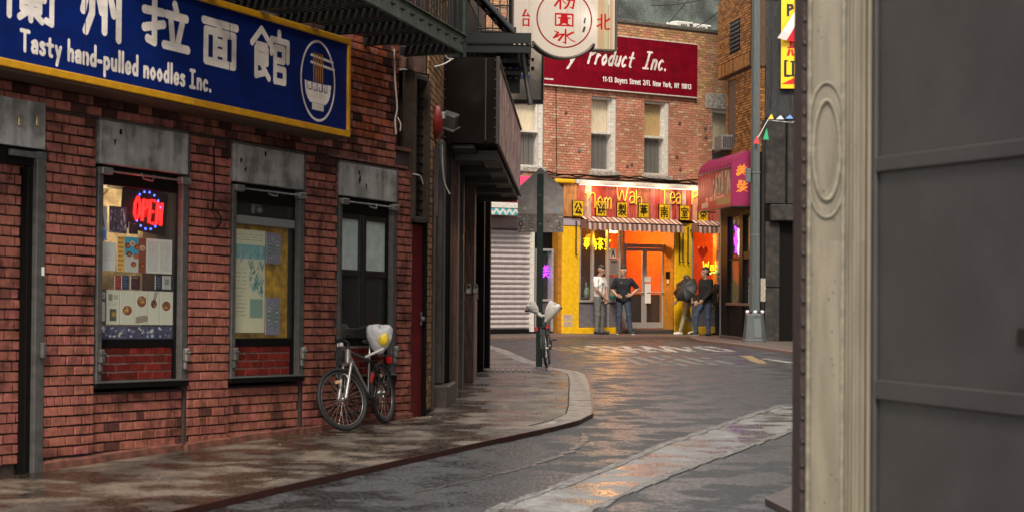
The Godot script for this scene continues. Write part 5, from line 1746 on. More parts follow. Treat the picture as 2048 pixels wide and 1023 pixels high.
# ================================================================ the iron shopfront close to the camera on the right
func build_iron_front() -> void:
	var iron := wall("cast_iron_pilaster", Vector3(0.968, 0, -6.0), Vector3(0.9988, 0, 0.0499))
	tag(iron, "cream painted cast iron pilaster with an oval moulding, close beside the camera", "pilaster")
	var cream := mk("dirty cream iron paint", 0.21, 0.18, 0.13, 0.42, 0.0, "streak_soft", 1.1, 0.08)
	var plum := mk("rusty plum edge", 0.11, 0.07, 0.065, 0.6, 0.2, "hard", 6.0, 0.4)
	var rim := mk("rim of bare cream iron", 0.27, 0.245, 0.185, 0.45, 0.0, "mid", 4.0, 0.2)
	slab("edge_strip", iron, plum, -0.004, 0.012, -0.2, 3.6, -0.25, 0.012, 0.004)
	for k in 46:
		var st := S()
		blob(st, Vector3(0.004, -0.1 + k * 0.078, 0.012), Vector3(0.008, 0.011, 0.008), 4)
		put("rivet", st, mats["dark trim"], iron)
	slab("pilaster_face", iron, cream, 0.0125, 0.2, -0.2, 3.6, -0.25, 0.0, 0.0)
	# ribs at both sides of the sunk panel, rounded
	for x in [0.022, 0.135, 0.16, 0.185, 0.203]:
		var st := S()
		var w := 0.009 if x < 0.15 else 0.007
		var pts := PackedVector3Array([Vector3(x, -0.2, 0.0), Vector3(x, 3.6, 0.0)])
		tube(st, pts, w, 10)
		put("moulding", st, rim if x < 0.15 else cream, iron)
	slab("outer_strip", iron, cream, 0.145, 0.152, -0.2, 3.6, 0.0, 0.008, 0.003)
	slab("groove", iron, mk("shadowed umber paint", 0.14, 0.11, 0.085, 0.6), 0.2005, 0.212, -0.2, 3.6, -0.25, -0.012, 0.0)
	slab("outer_moulding", iron, cream, 0.2125, 0.228, -0.2, 3.6, -0.25, 0.004, 0.005)
	slab("outer_moulding", iron, mats["shadowed umber paint"], 0.2285, 0.243, -0.2, 3.6, -0.25, -0.006, 0.004)
	var c := Vector3(0.079, 2.12, 0.0)
	var st := S()
	var ring := PackedVector3Array()
	for k in 40:
		var a := TAU * k / 40
		ring.append(c + Vector3(cos(a) * 0.044, sin(a) * 0.166, 0.006))
	tube(st, ring, 0.0085, 10, true)
	put("oval_moulding", st, rim, iron)
	st = S()
	blob(st, c + Vector3(0, 0, -0.004), Vector3(0.036, 0.155, 0.008), 12)
	put("oval_field", st, cream, iron)
	# chips where the paint has come off, in a scatter down the face
	st = S()
	for k in 46:
		var p := Vector2(rng.randf_range(0.03, 0.2), rng.randf_range(0.6, 2.6))
		var poly := PackedVector2Array()
		for a in 7:
			poly.append(p + Vector2(cos(a * TAU / 7), sin(a * TAU / 7) * 1.5) * rng.randf_range(0.0008, 0.0035))
		prism(st, poly, 0.0, 0.0006 + 0.0001 * (k % 5))
	structure_stuff(put("paint_chips", st, mats["rusty plum edge"], iron))
	for s in [1.0, -1.0]:
		st = S()
		var arc := PackedVector3Array()
		for k in 17:
			var a := PI * k / 16.0
			arc.append(c + Vector3(cos(a) * 0.056, s * (0.10 + sin(a) * 0.125), 0.003))
		tube(st, arc, 0.007, 8)
		put("crescent_moulding", st, rim, iron)
	var gate := wall("grey_metal_shutter_door", Vector3(1.21, 0, -6.0), Vector3(0.3261, 0, 0.9453))
	tag(gate, "large grey panelled metal door beside the cream iron pilaster", "door")
	var paint := mk("taupe metal paint", 0.052, 0.0485, 0.049, 0.45, 0.0, "soft", 0.4)
	slab("panel", gate, paint, 0.0, 2.4, -0.2, 3.6, -0.06, 0.0, 0.0)
	slab("stile", gate, paint, 0.0, 0.03, -0.2, 3.6, 0.0, 0.016, 0.004)
	var rail := func(v0: float, v1: float) -> void:
		var s := S()
		for k in 1:
			cbox(s, 0.031, 2.4, v0, v1, 0.0, 0.018, 0.008)
		put("rail", s, paint, gate)
	rail.call(2.045, 2.095)
	rail.call(1.295, 1.36)
	rail.call(0.5, 0.56)
	rail.call(2.85, 2.9)
	slab("lock_plate", gate, mats["dark trim"], 0.817, 0.865, 1.499, 1.549, 0.0, 0.01, 0.002)
	var mass := wall("iron_front_house", Vector3(1.21, 0, -6.0), Vector3(0.3261, 0, 0.9453))
	tag(mass, "plain house behind the grey metal door and the iron pilaster", "building")
	slab("body", mass, mats["dull brown brick"], 0.05, 6.0, -0.2, 9.0, -6.0, -0.07, 0.0)
	slab("upper_body", mass, mats["dull brown brick"], -0.2, 6.0, 3.61, 9.0, -6.0, 0.05, 0.0)

# ================================================================ the houses along the right side of the street, mostly hidden by the pilaster
func build_right_row() -> void:
	var row := wall("brick_house_row", Vector3(7.3, 0, -35.0), Vector3(-3.9, 0, 23.0))
	tag(row, "plain dark brick house row on the right pavement, hidden behind the cream pilaster", "building")
	var brick := mats["dull brown brick"] as Material
	slab("body", row, brick, 0.0, 22.0, -0.2, 8.6, -8.0, 0.0, 0.0)
	for k in 6:
		var u := 1.0 + k * 3.5
		slab("shop_opening", row, mats["sooty black paint"], u, u + 2.4, 0.5, 2.9, -0.3, 0.03, 0.01)
		slab("fascia_board", row, mats["dark trim"], u - 0.2, u + 2.6, 3.0, 3.6, 0.0, 0.15, 0.01)
		for j in 2:
			for f in 2:
				slab("window_frame", row, mats["old white paint"], u + j * 1.4, u + 0.9 + j * 1.4, 4.6 + f * 3.2, 6.4 + f * 3.2, -0.1, 0.03, 0.01)
				slab("window_pane", row, mats["dark window glass"], u + 0.08 + j * 1.4, u + 0.82 + j * 1.4, 4.7 + f * 3.2, 6.3 + f * 3.2, 0.03, 0.04, 0.0)

# ================================================================ fire escapes
func build_fire_escapes() -> void:
	var green := mk("dark green iron", 0.055, 0.085, 0.07, 0.45, 0.3, "mid", 1.5, 0.1)
	var light_green := mk("worn green beam", 0.12, 0.175, 0.14, 0.5, 0.2, "streak", 1.2, 0.1)
	var dark := mk("black iron", 0.014, 0.015, 0.015, 0.45, 0.4)
	var f := wall("fire_escape", Vector3(-3.804, 0, -14.64), Vector3(0.44, 0, -0.898))
	tag(f, "green iron fire escape landing on the brick house above the blue sign", "fire escape")
	var out_at := func(u: float) -> float: return 0.73 + (5.88 - u) * 0.247
	var v := 4.3
	for k in 24:
		var n := 0.08 + k * 0.082
		var u_end := minf(5.84, 5.88 - (n - 0.73) / 0.247 if n > 0.73 else 5.84)
		if u_end < 0.6:
			break
		slab("slat", f, dark, 0.4, u_end - 0.02, v, v + 0.012, n, n + 0.052, 0.0)
	for u in [5.82, 5.0, 4.15, 3.3, 2.45, 1.6, 0.75]:
		slab("bearer", f, dark, u - 0.03, u + 0.03, v - 0.09, v - 0.001, 0.0, out_at.call(u) - 0.03, 0.003)
	var st := S()
	var p0 := Vector3(5.9, v, 0.725)
	var p1 := Vector3(0.4, v, out_at.call(0.4))
	var t := Transform3D(Basis.looking_at((p1 - p0).normalized(), Vector3.UP), p0)
	var len_ := p0.distance_to(p1)
	cbox(st, -0.02, 0.02, -0.1, 0.09, -len_, 0.0, 0.004, t)
	cbox(st, -0.05, 0.05, 0.091, 0.1, -len_, 0.0, 0.002, t)
	put("edge_beam", st, light_green, f)
	slab("end_beam", f, light_green, 5.86, 5.9, v - 0.1, v + 0.06, 0.0, 0.7, 0.004)
	st = S()
	cbox(st, 5.87, 5.93, v - 0.14, v + 1.1, 0.7, 0.76, 0.006)
	put("corner_post", st, green, f)
	for k in 34:
		var w := (k + 0.7) * 0.115 / len_
		var b := p0.lerp(p1, w)
		st = S()
		rod(st, b + Vector3(0, 0.1, 0), b + Vector3(0, 1.05, 0), 0.009, 5)
		put("baluster", st, dark, f)
	for k in 6:
		st = S()
		rod(st, Vector3(5.9, v + 0.06, 0.05 + k * 0.115), Vector3(5.9, v + 1.05, 0.05 + k * 0.115), 0.009, 5)
		put("baluster", st, dark, f)
	st = S()
	rod(st, p0 + Vector3(0, 1.06, 0), p1 + Vector3(0, 1.06, 0), 0.016, 6)
	rod(st, p0 + Vector3(0, 0.6, 0), p1 + Vector3(0, 0.6, 0), 0.011, 6)
	put("hand_rail", st, green, f)

	# the next house's fire escape, with its stair rising to the left
	var e := thing("fire_escape", "black iron fire escape with a slanting stair beyond the green landing, behind the round sign", "fire escape", Vector3(0, 0, -26.5))
	var y := 5.24
	for k in 14:
		slab("slat", e, dark, -0.8 + k * 0.075, -0.8 + k * 0.075 + 0.045, y, y + 0.012, -2.4, 0.0, 0.0)
	slab("edge_beam", e, dark, -0.82, 0.26, y + 0.013, y + 0.17, -0.03, 0.01, 0.004)
	slab("edge_beam", e, dark, -0.82, 0.26, y - 0.12, y - 0.001, -2.44, -2.4, 0.004)
	for z in [-0.06, -0.8, -1.6, -2.36]:
		slab("bearer", e, dark, -0.82, 0.26, y - 0.12, y - 0.001, z - 0.03, z + 0.03, 0.003)
	slab("side_beam", e, dark, 0.22, 0.26, y - 0.1, y + 0.012, -2.4, -0.031, 0.004)
	for off in [0.0, -0.6]:
		st = S()
		var a := Vector3(-0.78, y + 1.02, off - 0.02)
		var b := Vector3(0.0, y + 0.17, off - 0.02)
		tube(st, PackedVector3Array([a, b]), 0.055, 4)
		put("stair_string", st, dark, e)
	for k in 6:
		var q := Vector3(-0.78, y + 1.0, 0).lerp(Vector3(0.0, y + 0.17, 0), (k + 0.5) / 6.0)
		slab("tread", e, dark, q.x - 0.1, q.x + 0.1, q.y, q.y + 0.02, -0.6, -0.03, 0.0)
	for k in 10:
		st = S()
		rod(st, Vector3(-0.8 + k * 0.115, y + 0.02, -2.4), Vector3(-0.8 + k * 0.115, y + 1.2, -2.4), 0.01, 5)
		put("baluster", st, dark, e)
	st = S()
	for h in [0.33, 0.58, 0.95]:
		st = S()
		rod(st, Vector3(-0.82, y + h, -2.4), Vector3(0.26, y + h, -2.4), 0.013, 6)
		put("hand_rail", st, dark, e)
	st = S()
	tube(st, PackedVector3Array([Vector3(-0.82, y + 0.62, -0.1), Vector3(-0.7, y + 0.82, -0.1), Vector3(-0.52, y + 0.96, -0.1), Vector3(-0.3, y + 1.0, -0.1)]), 0.018, 6)
	put("hand_rail", st, dark, e)
	# hanging part below the landing with four pale blue plates showing between its bars
	for k in 2:
		slab("lower_tread", e, dark, -0.3, 0.12, y - 0.22 - k * 0.16, y - 0.16 - k * 0.16, -0.9 - k * 0.2, -0.4 - k * 0.2, 0.0)
	slab("lower_frame", e, dark, -0.3, 0.1, y - 0.62, y - 0.12, -1.0, -0.96, 0.0)
	for k in 4:
		slab("plate", e, mk("blue white plate", 0.5, 0.52, 0.62, 0.5) if k < 3 else mk("blue plate", 0.06, 0.1, 0.55, 0.5), -0.28 + k * 0.1, -0.22 + k * 0.1, y - 0.25, y - 0.17, -0.955, -0.94, 0.0)
		slab("plate", e, mats["blue white plate"], -0.25 + k * 0.09, -0.2 + k * 0.09, y - 0.40, y - 0.37, -0.955, -0.94, 0.0)
	st = S()
	tube(st, PackedVector3Array([Vector3(0.12, y - 0.05, -0.4), Vector3(0.2, y - 0.5, -0.4), Vector3(0.26, y - 0.85, -0.4)]), 0.04, 4)
	put("hanging_strap", st, mats["weathered grey steel"], e)

# ================================================================ signs, bicycles, lamp post and the other loose things
func build_objects() -> void:
	blue_sign()
	round_sign()
	window_things()
	street_post()
	lamp_post()
	facade_things()
	small_things()
	var bike := make_bicycle(-0.47, Color(0.04, 0.04, 0.042), true)
	tag(bike, "silver and black mountain bicycle leaning on the brick noodle house", "bicycle")
	var head := Vector3(-0.30, 0, 0.954).normalized()
	place_bicycle(bike, Vector3(-1.345, 0, -19.36), head, 7.0)
	var bike2 := make_bicycle(-0.05, Color(0.05, 0.05, 0.055), false)
	tag(bike2, "black bicycle seen end on, locked against the street sign post", "bicycle")
	place_bicycle(bike2, Vector3(0.67, 0, -31.75), Vector3(-0.06, 0, 1.0).normalized(), 4.0)
	bags()

func blue_sign() -> void:
	var s := wall("blue_shop_sign", Vector3(-3.804, 0, -14.64), Vector3(0.44, 0, -0.898), 0.029)
	tag(s, "long blue box sign with cream characters, a noodle bowl emblem and a yellow frame", "sign")
	var gold := mk("yellow sign frame", 0.62, 0.3, 0.01, 0.4, 0.0, "soft", 1.5)
	var cream := Color(0.93, 0.89, 0.85)
	var im := Image.create(2048, 388, false, Image.FORMAT_RGB8)
	var blue := lin(0.005, 0.018, 0.13)
	im.fill(blue)
	draw_glyph(im, "guan", Rect2(1358.374, 51.702, 255.516, 195.314), 12.5, cream)
	draw_glyph(im, "mian", Rect2(1056.292, 59.695, 225.268, 178.598), 14.5, cream)
	draw_glyph(im, "la", Rect2(718.788, 51.873, 260.69, 177.018), 15.0, cream)
	draw_glyph(im, "zhou", Rect2(407.154, 42.008, 218.502, 191.334), 15.0, cream)
	draw_glyph(im, "lan", Rect2(48.556, 41.188, 252.332, 199.692), 11.5, cream)
	# the hand-lettered line below, on a slight fall of its own
	fit_words(im, "Tasty hand-pulled noodles Inc.", 129.748, 1124.35, 259.684, 61.462, 6.5, cream)
	# noodle bowl in a ring
	var c := Vector2(1822.044, 195.871)
	var rx := 121.589
	var ry := 153.74
	var ring := PackedVector2Array()
	for k in 65:
		ring.append(c + Vector2(cos(TAU * k / 64) * rx, sin(TAU * k / 64) * ry))
	brush(im, ring, 5.0, cream)
	var b := Vector2(rx, ry)
	for h in [-0.62, -0.44]:
		brush(im, PackedVector2Array([c + b * Vector2(-0.42, h), c + b * Vector2(0.88 if h < -0.5 else 0.97, h + 0.06)]), 5.0, cream)
	for k in 5:
		var x := -0.27 + k * 0.13
		brush(im, PackedVector2Array([c + b * Vector2(x, -0.68), c + b * Vector2(x + 0.02, 0.06)]), 3.4, Color(0.78, 0.55, 0.16))
	for y in 40:
		# the bowl, filled line by line
		var t := y / 39.0
		var w := 0.78 - 0.12 * t if t < 0.25 else 0.75 * sqrt(maxf(0.0, 1.0 - pow((t - 0.25) / 0.95, 2.0)))
		brush(im, PackedVector2Array([c + b * Vector2(-w, 0.06 + 0.5 * t), c + b * Vector2(w, 0.06 + 0.5 * t)]), 1.6, cream)
	im.fill_rect(Rect2i(int(c.x - rx * 0.34), int(c.y + ry * 0.585), int(rx * 0.7), int(ry * 0.17)), cream)
	for k in 4:
		# key pattern round the rim
		var o := c + b * Vector2(-0.52 + k * 0.31, 0.15)
		var q := rx * 0.13
		brush(im, PackedVector2Array([o + Vector2(-q, q), o + Vector2(-q, -q), o + Vector2(q, -q), o + Vector2(q, q), o + Vector2(-q * 0.2, q), o + Vector2(-q * 0.2, 0)]), 1.8, blue)
	weather(im, 0.2, 80)
	for u in [-0.02, 1.98]:
		slab("panel_seam", s, mk("sign seam", 0.002, 0.006, 0.05, 0.5), u, u + 0.006, 3.332, 4.198, 0.399, 0.4045, 0.0)
	var st := S()
	quad(st, Vector3(-1.1, 3.277, 0.402), Vector3(4.045, 3.277, 0.402), Vector3(4.045, 4.252, 0.402), Vector3(-1.1, 4.252, 0.402))
	put("printed_face", st, printed("blue sign print", im, 0.3, 0.2), s)
	slab("sign_box", s, mk("dark sign casing", 0.03, 0.03, 0.04, 0.5), -2.6, 4.03, 3.285, 4.245, 0.03, 0.398, 0.0)
	slab("plain_face", s, mk("plain blue face", 0.005, 0.018, 0.13, 0.3), -2.58, -1.102, 3.3, 4.24, 0.398, 0.4015, 0.0)
	slab("frame_rail", s, gold, -2.64, -2.58, 3.268, 4.262, 0.03, 0.43, 0.006)
	slab("frame_rail", s, gold, -2.6, 1.40, 3.268, 3.33, 0.36, 0.425, 0.006)
	slab("frame_rail", s, gold, 1.406, 4.06, 3.268, 3.33, 0.36, 0.423, 0.006)
	slab("frame_rail", s, gold, -2.6, 4.06, 4.2, 4.262, 0.36, 0.425, 0.006)
	slab("frame_rail", s, gold, 4.012, 4.06, 3.331, 4.199, 0.36, 0.424, 0.006)
	slab("bottom_skirt", s, mk("brown underside", 0.06, 0.035, 0.02, 0.6), -2.6, 4.04, 3.245, 3.267, 0.05, 0.40, 0.003)

func round_sign() -> void:
	var s := wall("round_shop_sign", Vector3(0.0, 0, -28.9), Vector3(1, 0, -0.26))
	tag(s, "hanging white box sign with a round lower belly and red characters above the street", "sign")
	# outline: a wide box with a drum hanging below and above
	var outline := PackedVector2Array([Vector2(-0.06, 6.9), Vector2(-0.06, 5.52), Vector2(0.29, 5.52)])
	for k in 15:
		var a := PI + PI * 0.22 + (PI - PI * 0.44) * k / 14.0
		outline.append(Vector2(0.8 + cos(a) * 0.66, 6.01 + sin(a) * 0.66 * 0.99))
	outline.append_array(PackedVector2Array([Vector2(1.29, 5.51), Vector2(1.69, 5.51), Vector2(1.69, 6.9)]))
	var st := S()
	prism(st, outline, -0.12, 0.12)
	put("sign_box", st, mk("sign casing", 0.07, 0.055, 0.045, 0.5, 0.2), s)
	var st2 := S()
	var rim := PackedVector3Array()
	for p in outline:
		rim.append(Vector3(p.x, p.y, 0.125))
	tube(st2, rim, 0.022, 6)
	put("rim", st2, mk("sign rim", 0.09, 0.075, 0.065, 0.4, 0.4), s)
	var im := Image.create(532, 450, false, Image.FORMAT_RGB8)
	im.fill(Color(0.78, 0.735, 0.69))
	var r := RandomNumberGenerator.new()
	r.seed = 12
	for k in 90:
		# rain grime that has run down the plastic
		var x := r.randi() % 532
		var y := r.randi() % 400
		var sh := r.randf_range(-0.05, 0.02)
		im.fill_rect(Rect2i(x, y, 2 + r.randi() % 12, 40 + r.randi() % 160), Color(0.78 + sh, 0.735 + sh, 0.69 + sh * 1.3))
	for k in 26:
		var x := 410 + r.randi() % 120
		im.fill_rect(Rect2i(x, 150 + r.randi() % 60, 3 + r.randi() % 6, 260), Color(0.66 + r.randf() * 0.08, 0.57 + r.randf() * 0.08, 0.49))
	var red := Color(0.68, 0.03, 0.05)
	draw_glyph(im, "tai", Rect2(46.76, 245.28, 56, 81.2), 4.2, red, 0.6)
	draw_glyph(im, "bei", Rect2(403.76, 246.4, 71.4, 82.04), 4.4, red, 0.6)
	draw_glyph(im, "fen", Rect2(200.2, 146.16, 117.6, 94.92), 4.6, red, 0.6)
	draw_glyph(im, "yuan", Rect2(205.52, 255.08, 96.32, 61.04), 3.6, red)
	draw_glyph(im, "bing", Rect2(199.08, 327.6, 110.6, 67.76), 5.0, red, 0.6)
	var ring := PackedVector2Array()
	var rc := Vector2((0.81 + 0.1) * 280.0, (7.0 - 5.992) * 280.0)
	for k in 61:
		ring.append(rc + Vector2(cos(TAU * k / 60) * 128.0, sin(TAU * k / 60) * 128.0))
	brush(im, ring, 3.2, Color(0.5, 0.03, 0.05))
	brush(im, PackedVector2Array([rc + Vector2(98, -8), rc + Vector2(94, 12)]), 3.5, Color(0.15, 0.15, 0.15))
	brush(im, PackedVector2Array([rc + Vector2(96, 34), rc + Vector2(90, 52)]), 5.0, Color(0.2, 0.2, 0.2))
	var shrunk: PackedVector2Array = Geometry2D.offset_polygon(outline, -0.025)[0]
	var idx := Geometry2D.triangulate_polygon(shrunk)
	st = S()
	for k in idx.size():
		var o := k - k % 3
		var a := shrunk[idx[o]]
		var b := shrunk[idx[o + 1]]
		var cc := shrunk[idx[o + 2]]
		var order := [0, 2, 1] if (b - a).cross(cc - a) > 0.0 else [0, 1, 2]
		var p := shrunk[idx[o + order[k % 3]]]
		st.set_normal(Vector3.BACK)
		st.set_uv(Vector2((p.x + 0.1) * 280.0 / 532.0, (7.0 - p.y) * 280.0 / 450.0))
		st.add_vertex(Vector3(p.x, p.y, 0.123))
	var face := printed("lit sign plastic", im, 0.3)
	face.emission_enabled = true
	weather(im, 0.25, 85)
	var lit := Image.create(133, 112, false, Image.FORMAT_RGB8)
	for y in 112:
		for x in 133:
			# one tube still burns behind the right of the drum
			var d := Vector2(x - 92.0, (y - 68.0) * 0.8).length()
			var w := 0.16 + 0.84 * exp(-d * d / 260.0)
			lit.set_pixel(x, y, im.get_pixel(x * 4, y * 4) * w)
	face.emission_texture = as_tex(lit)
	face.emission = Color.WHITE
	face.emission_operator = BaseMaterial3D.EMISSION_OP_MULTIPLY
	face.emission_energy_multiplier = 0.35
	put("lit_face", st, face, s)
	st = S()
	rod(st, Vector3(-0.06, 6.5, 0), Vector3(-0.55, 6.5, 0.0), 0.025, 8)
	rod(st, Vector3(-0.06, 5.75, 0), Vector3(-0.55, 5.75, 0.0), 0.025, 8)
	put("bracket", st, mats["black iron"], s)

func poster(called: String, label: String, category: String, root: Node3D, u0: float, u1: float, v0: float, v1: float, n: float, im: Image, group := "") -> Node3D:
	# a sheet of paper or card hung flat on a wall
	var o := Node3D.new()
	o.transform = root.global_transform * Transform3D(Basis(), Vector3((u0 + u1) / 2, v0, n))
	hang(o, called, self)
	tag(o, label, category, group)
	var w := (u1 - u0) / 2
	var h := v1 - v0
	var st := S()
	box(st, -w, w, 0, h, -0.004, 0.0)
	var card := mk("thin card", 0.7, 0.7, 0.66, 0.6)
	card.backlight_enabled = true
	card.backlight = Color(0.45, 0.45, 0.42)
	put("card", st, card, o)
	st = S()
	quad(st, Vector3(-w, 0, 0.002), Vector3(w, 0, 0.002), Vector3(w, h, 0.002), Vector3(-w, h, 0.002))
	var ink := printed(called + " print", im, 0.4)
	ink.backlight_enabled = true
	ink.backlight = Color(0.5, 0.5, 0.48)
	put("print", st, ink, o)
	return o

func sheet(w: int, h: int, col: Color) -> Image:
	var im := Image.create(w, h, false, Image.FORMAT_RGB8)
	im.fill(col)
	return im

func text_lines(im: Image, r: Rect2i, step: int, col: Color, sd: int) -> void:
	var q := RandomNumberGenerator.new()
	q.seed = sd
	var y := r.position.y
	while y < r.end.y:
		var x := r.position.x
		while x < r.end.x - 6:
			var w := 2 + q.randi() % 8
			im.fill_rect(Rect2i(x, y, mini(w, r.end.x - x), maxi(1, step / 3)), col)
			x += w + 2 + (12 if q.randf() < 0.12 else 0)
		y += step

func food(im: Image, c: Vector2, r: float, sd: int) -> void:
	# a bowl of noodles seen from above
	var q := RandomNumberGenerator.new()
	q.seed = sd
	disc(im, c, r, Color(0.82, 0.8, 0.76))
	disc(im, c, r * 0.82, Color(0.45, 0.25, 0.1))
	for k in 14:
		var a := q.randf() * TAU
		var p := c + Vector2(cos(a), sin(a)) * r * 0.6 * q.randf()
		brush(im, PackedVector2Array([p, p + Vector2(q.randf_range(-0.4, 0.4), q.randf_range(-0.3, 0.3)) * r]), maxf(1.0, r * 0.07), [Color(0.85, 0.7, 0.4), Color(0.6, 0.3, 0.12), Color(0.3, 0.42, 0.15), Color(0.75, 0.5, 0.25)][q.randi() % 4])

func window_things() -> void:
	var n := -0.064
	# ---- first window, from the top left
	var im := sheet(64, 128, Color(0.72, 0.74, 0.74))
	draw_glyph(im, "latin_A", Rect2(12, 26, 60, 52), 5.5, Color(0.1, 0.16, 0.4))
	poster("grade_card", "white grade card with a blue letter A at the upper left of the first window", "card", house, 0.755, 0.862, 2.044, 2.339, n, im)
	im = sheet(128, 128, Color(0.25, 0.23, 0.3))
	var r := RandomNumberGenerator.new()
	r.seed = 3
	for k in 60:
		var c := Vector2(r.randf() * 128, r.randf() * 128)
		brush(im, PackedVector2Array([c, c + Vector2(r.randf_range(-6, 6), r.randf_range(6, 26))]), 2.0 + r.randf() * 3.0, [Color(0.55, 0.5, 0.58), Color(0.12, 0.11, 0.16), Color(0.38, 0.34, 0.44), Color(0.75, 0.72, 0.75)][k % 4])
	poster("photo_sheet", "violet grey photograph sheet beside the neon sign in the first window", "photograph", house, 0.895, 1.133, 2.118, 2.347, n, im)
	im = sheet(128, 144, Color(0.78, 0.79, 0.77))
	text_lines(im, Rect2i(30, 40, 70, 60), 10, Color(0.6, 0.61, 0.6), 1)
	poster("notice_sheet", "plain white notice at the left of the menu board in the first window", "notice", house, 0.761, 0.982, 1.79, 2.035, n, im)
	im = sheet(320, 208, Color(0.78, 0.79, 0.76))
	im.fill_rect(Rect2i(0, 0, 40, 208), Color(0.82, 0.66, 0.32))
	im.fill_rect(Rect2i(40, 0, 80, 120), Color(0.2, 0.6, 0.72))
	im.fill_rect(Rect2i(40, 110, 80, 98), Color(0.72, 0.74, 0.7))
	im.fill_rect(Rect2i(120, 0, 44, 208), Color(0.5, 0.26, 0.16))
	text_lines(im, Rect2i(4, 8, 32, 190), 26, Color(0.45, 0.3, 0.1), 2)
	var spots := [Vector2(58, 52), Vector2(84, 38), Vector2(110, 56), Vector2(66, 102), Vector2(106, 112), Vector2(142, 164), Vector2(142, 60), Vector2(92, 160)]
	for k in spots.size():
		disc(im, spots[k], 16, [Color(0.4, 0.1, 0.08), Color(0.75, 0.7, 0.6), Color(0.5, 0.18, 0.1), Color(0.35, 0.1, 0.08), Color(0.62, 0.3, 0.14)][k % 5])
		disc(im, spots[k] + Vector2(2, 2), 8, Color(0.7, 0.4, 0.2))
	text_lines(im, Rect2i(176, 18, 62, 180), 6, Color(0.5, 0.52, 0.52), 4)
	text_lines(im, Rect2i(250, 18, 62, 180), 6, Color(0.5, 0.52, 0.52), 5)
	poster("menu_board", "wide printed menu with food pictures and price columns in the first window", "menu", house, 1.009, 1.782, 1.787, 2.092, n, im)
	var cards := [[229, 241, 551, 578, Color(0.5, 0.08, 0.1)], [243, 257, 551, 578, Color(0.12, 0.2, 0.32)], [261, 279, 551, 578, Color(0.2, 0.03, 0.05)], [310, 323, 551, 578, Color(0.12, 0.17, 0.26)], [325, 341, 551, 578, Color(0.62, 0.64, 0.62)], [257, 275, 444, 468, Color(0.13, 0.05, 0.05)]]
	var what := ["red guide sticker, first of the row under the menu board", "blue grey card sticker second in the row under the menu board", "dark maroon guide sticker in the row under the menu board", "navy card sticker right of the gap under the menu board", "white card sticker with a grey square at the right end under the menu board", "dark maroon guide sticker under the corner of the neon sign"]
	var card_uv := [[0.974, 1.056, 1.633, 1.75], [1.069, 1.166, 1.635, 1.752], [1.193, 1.319, 1.638, 1.757], [1.54, 1.634, 1.646, 1.767], [1.649, 1.766, 1.649, 1.77], [1.157, 1.282, 2.119, 2.224]]
	for k in 6:
		im = sheet(48, 64, cards[k][4])
		if k == 2 or k == 5:
			text_lines(im, Rect2i(6, 8, 36, 8), 9, Color(0.75, 0.7, 0.66), k)
			text_lines(im, Rect2i(6, 24, 28, 30), 10, Color(0.4, 0.3, 0.3), k)
		elif k == 4:
			im.fill_rect(Rect2i(12, 16, 24, 26), Color(0.45, 0.47, 0.46))
		else:
			text_lines(im, Rect2i(8, 10, 32, 40), 12, cards[k][4].lightened(0.35), k)
		poster("card_sticker", what[k], "sticker", house, card_uv[k][0], card_uv[k][1], card_uv[k][2], card_uv[k][3], n + 0.004, im, "small card stickers in the first window")
	var panels := [[0.757, 0.863], [0.869, 1.045], [1.052, 1.259], [1.266, 1.442], [1.449, 1.608], [1.615, 1.806]]
	var what2 := ["dark framed price sheet at the left of the food photograph row", "white sheet with two small pictures in the food photograph row", "pale poster of one bowl, third in the food photograph row", "poster of a heaped brown noodle bowl, fourth in the food photograph row", "poster of a bowl with black chopsticks, fifth in the food photograph row", "poster of a round noodle bowl at the right end of the food photograph row"]
	for k in 6:
		im = sheet(112, 256, Color(0.76, 0.77, 0.70))
		if k == 0:
			im.fill(Color(0.24, 0.25, 0.27))
			im.fill_rect(Rect2i(14, 90, 84, 140), Color(0.72, 0.73, 0.7))
			draw_glyph(im, "latin_O", Rect2(16, 14, 70, 50), 6.0, Color(0.7, 0.7, 0.66))
			draw_glyph(im, "latin_O", Rect2(60, 14, 70, 50), 6.0, Color(0.7, 0.7, 0.66))
			text_lines(im, Rect2i(24, 104, 64, 110), 12, Color(0.45, 0.45, 0.44), 9)
		elif k == 1:
			im.fill_rect(Rect2i(14, 30, 36, 50), Color(0.5, 0.48, 0.42))
			im.fill_rect(Rect2i(60, 36, 40, 34), Color(0.62, 0.62, 0.6))
			im.fill_rect(Rect2i(26, 140, 60, 90), Color(0.3, 0.28, 0.24))
			disc(im, Vector2(62, 180), 18, Color(0.62, 0.52, 0.2))
			text_lines(im, Rect2i(14, 92, 84, 30), 10, Color(0.5, 0.5, 0.48), 6)
		else:
			food(im, Vector2(54, [0, 0, 150, 80, 96, 110][k]), [0, 0, 44, 52, 40, 46][k], 20 + k)
			if k == 4:
				for c in 3:
					brush(im, PackedVector2Array([Vector2(92 - c * 14, 6), Vector2(46 - c * 5, 120)]), 2.5, Color(0.05, 0.05, 0.05))
			if k == 3:
				brush(im, PackedVector2Array([Vector2(20, 220), Vector2(90, 210)]), 26, Color(0.55, 0.5, 0.44))
		poster("food_poster", what2[k], "poster", house, panels[k][0] + 0.003, panels[k][1] - 0.003, 1.329, 1.627, n, im, "row of food posters in the first window")
	im = sheet(384, 64, Color(0.18, 0.2, 0.3))
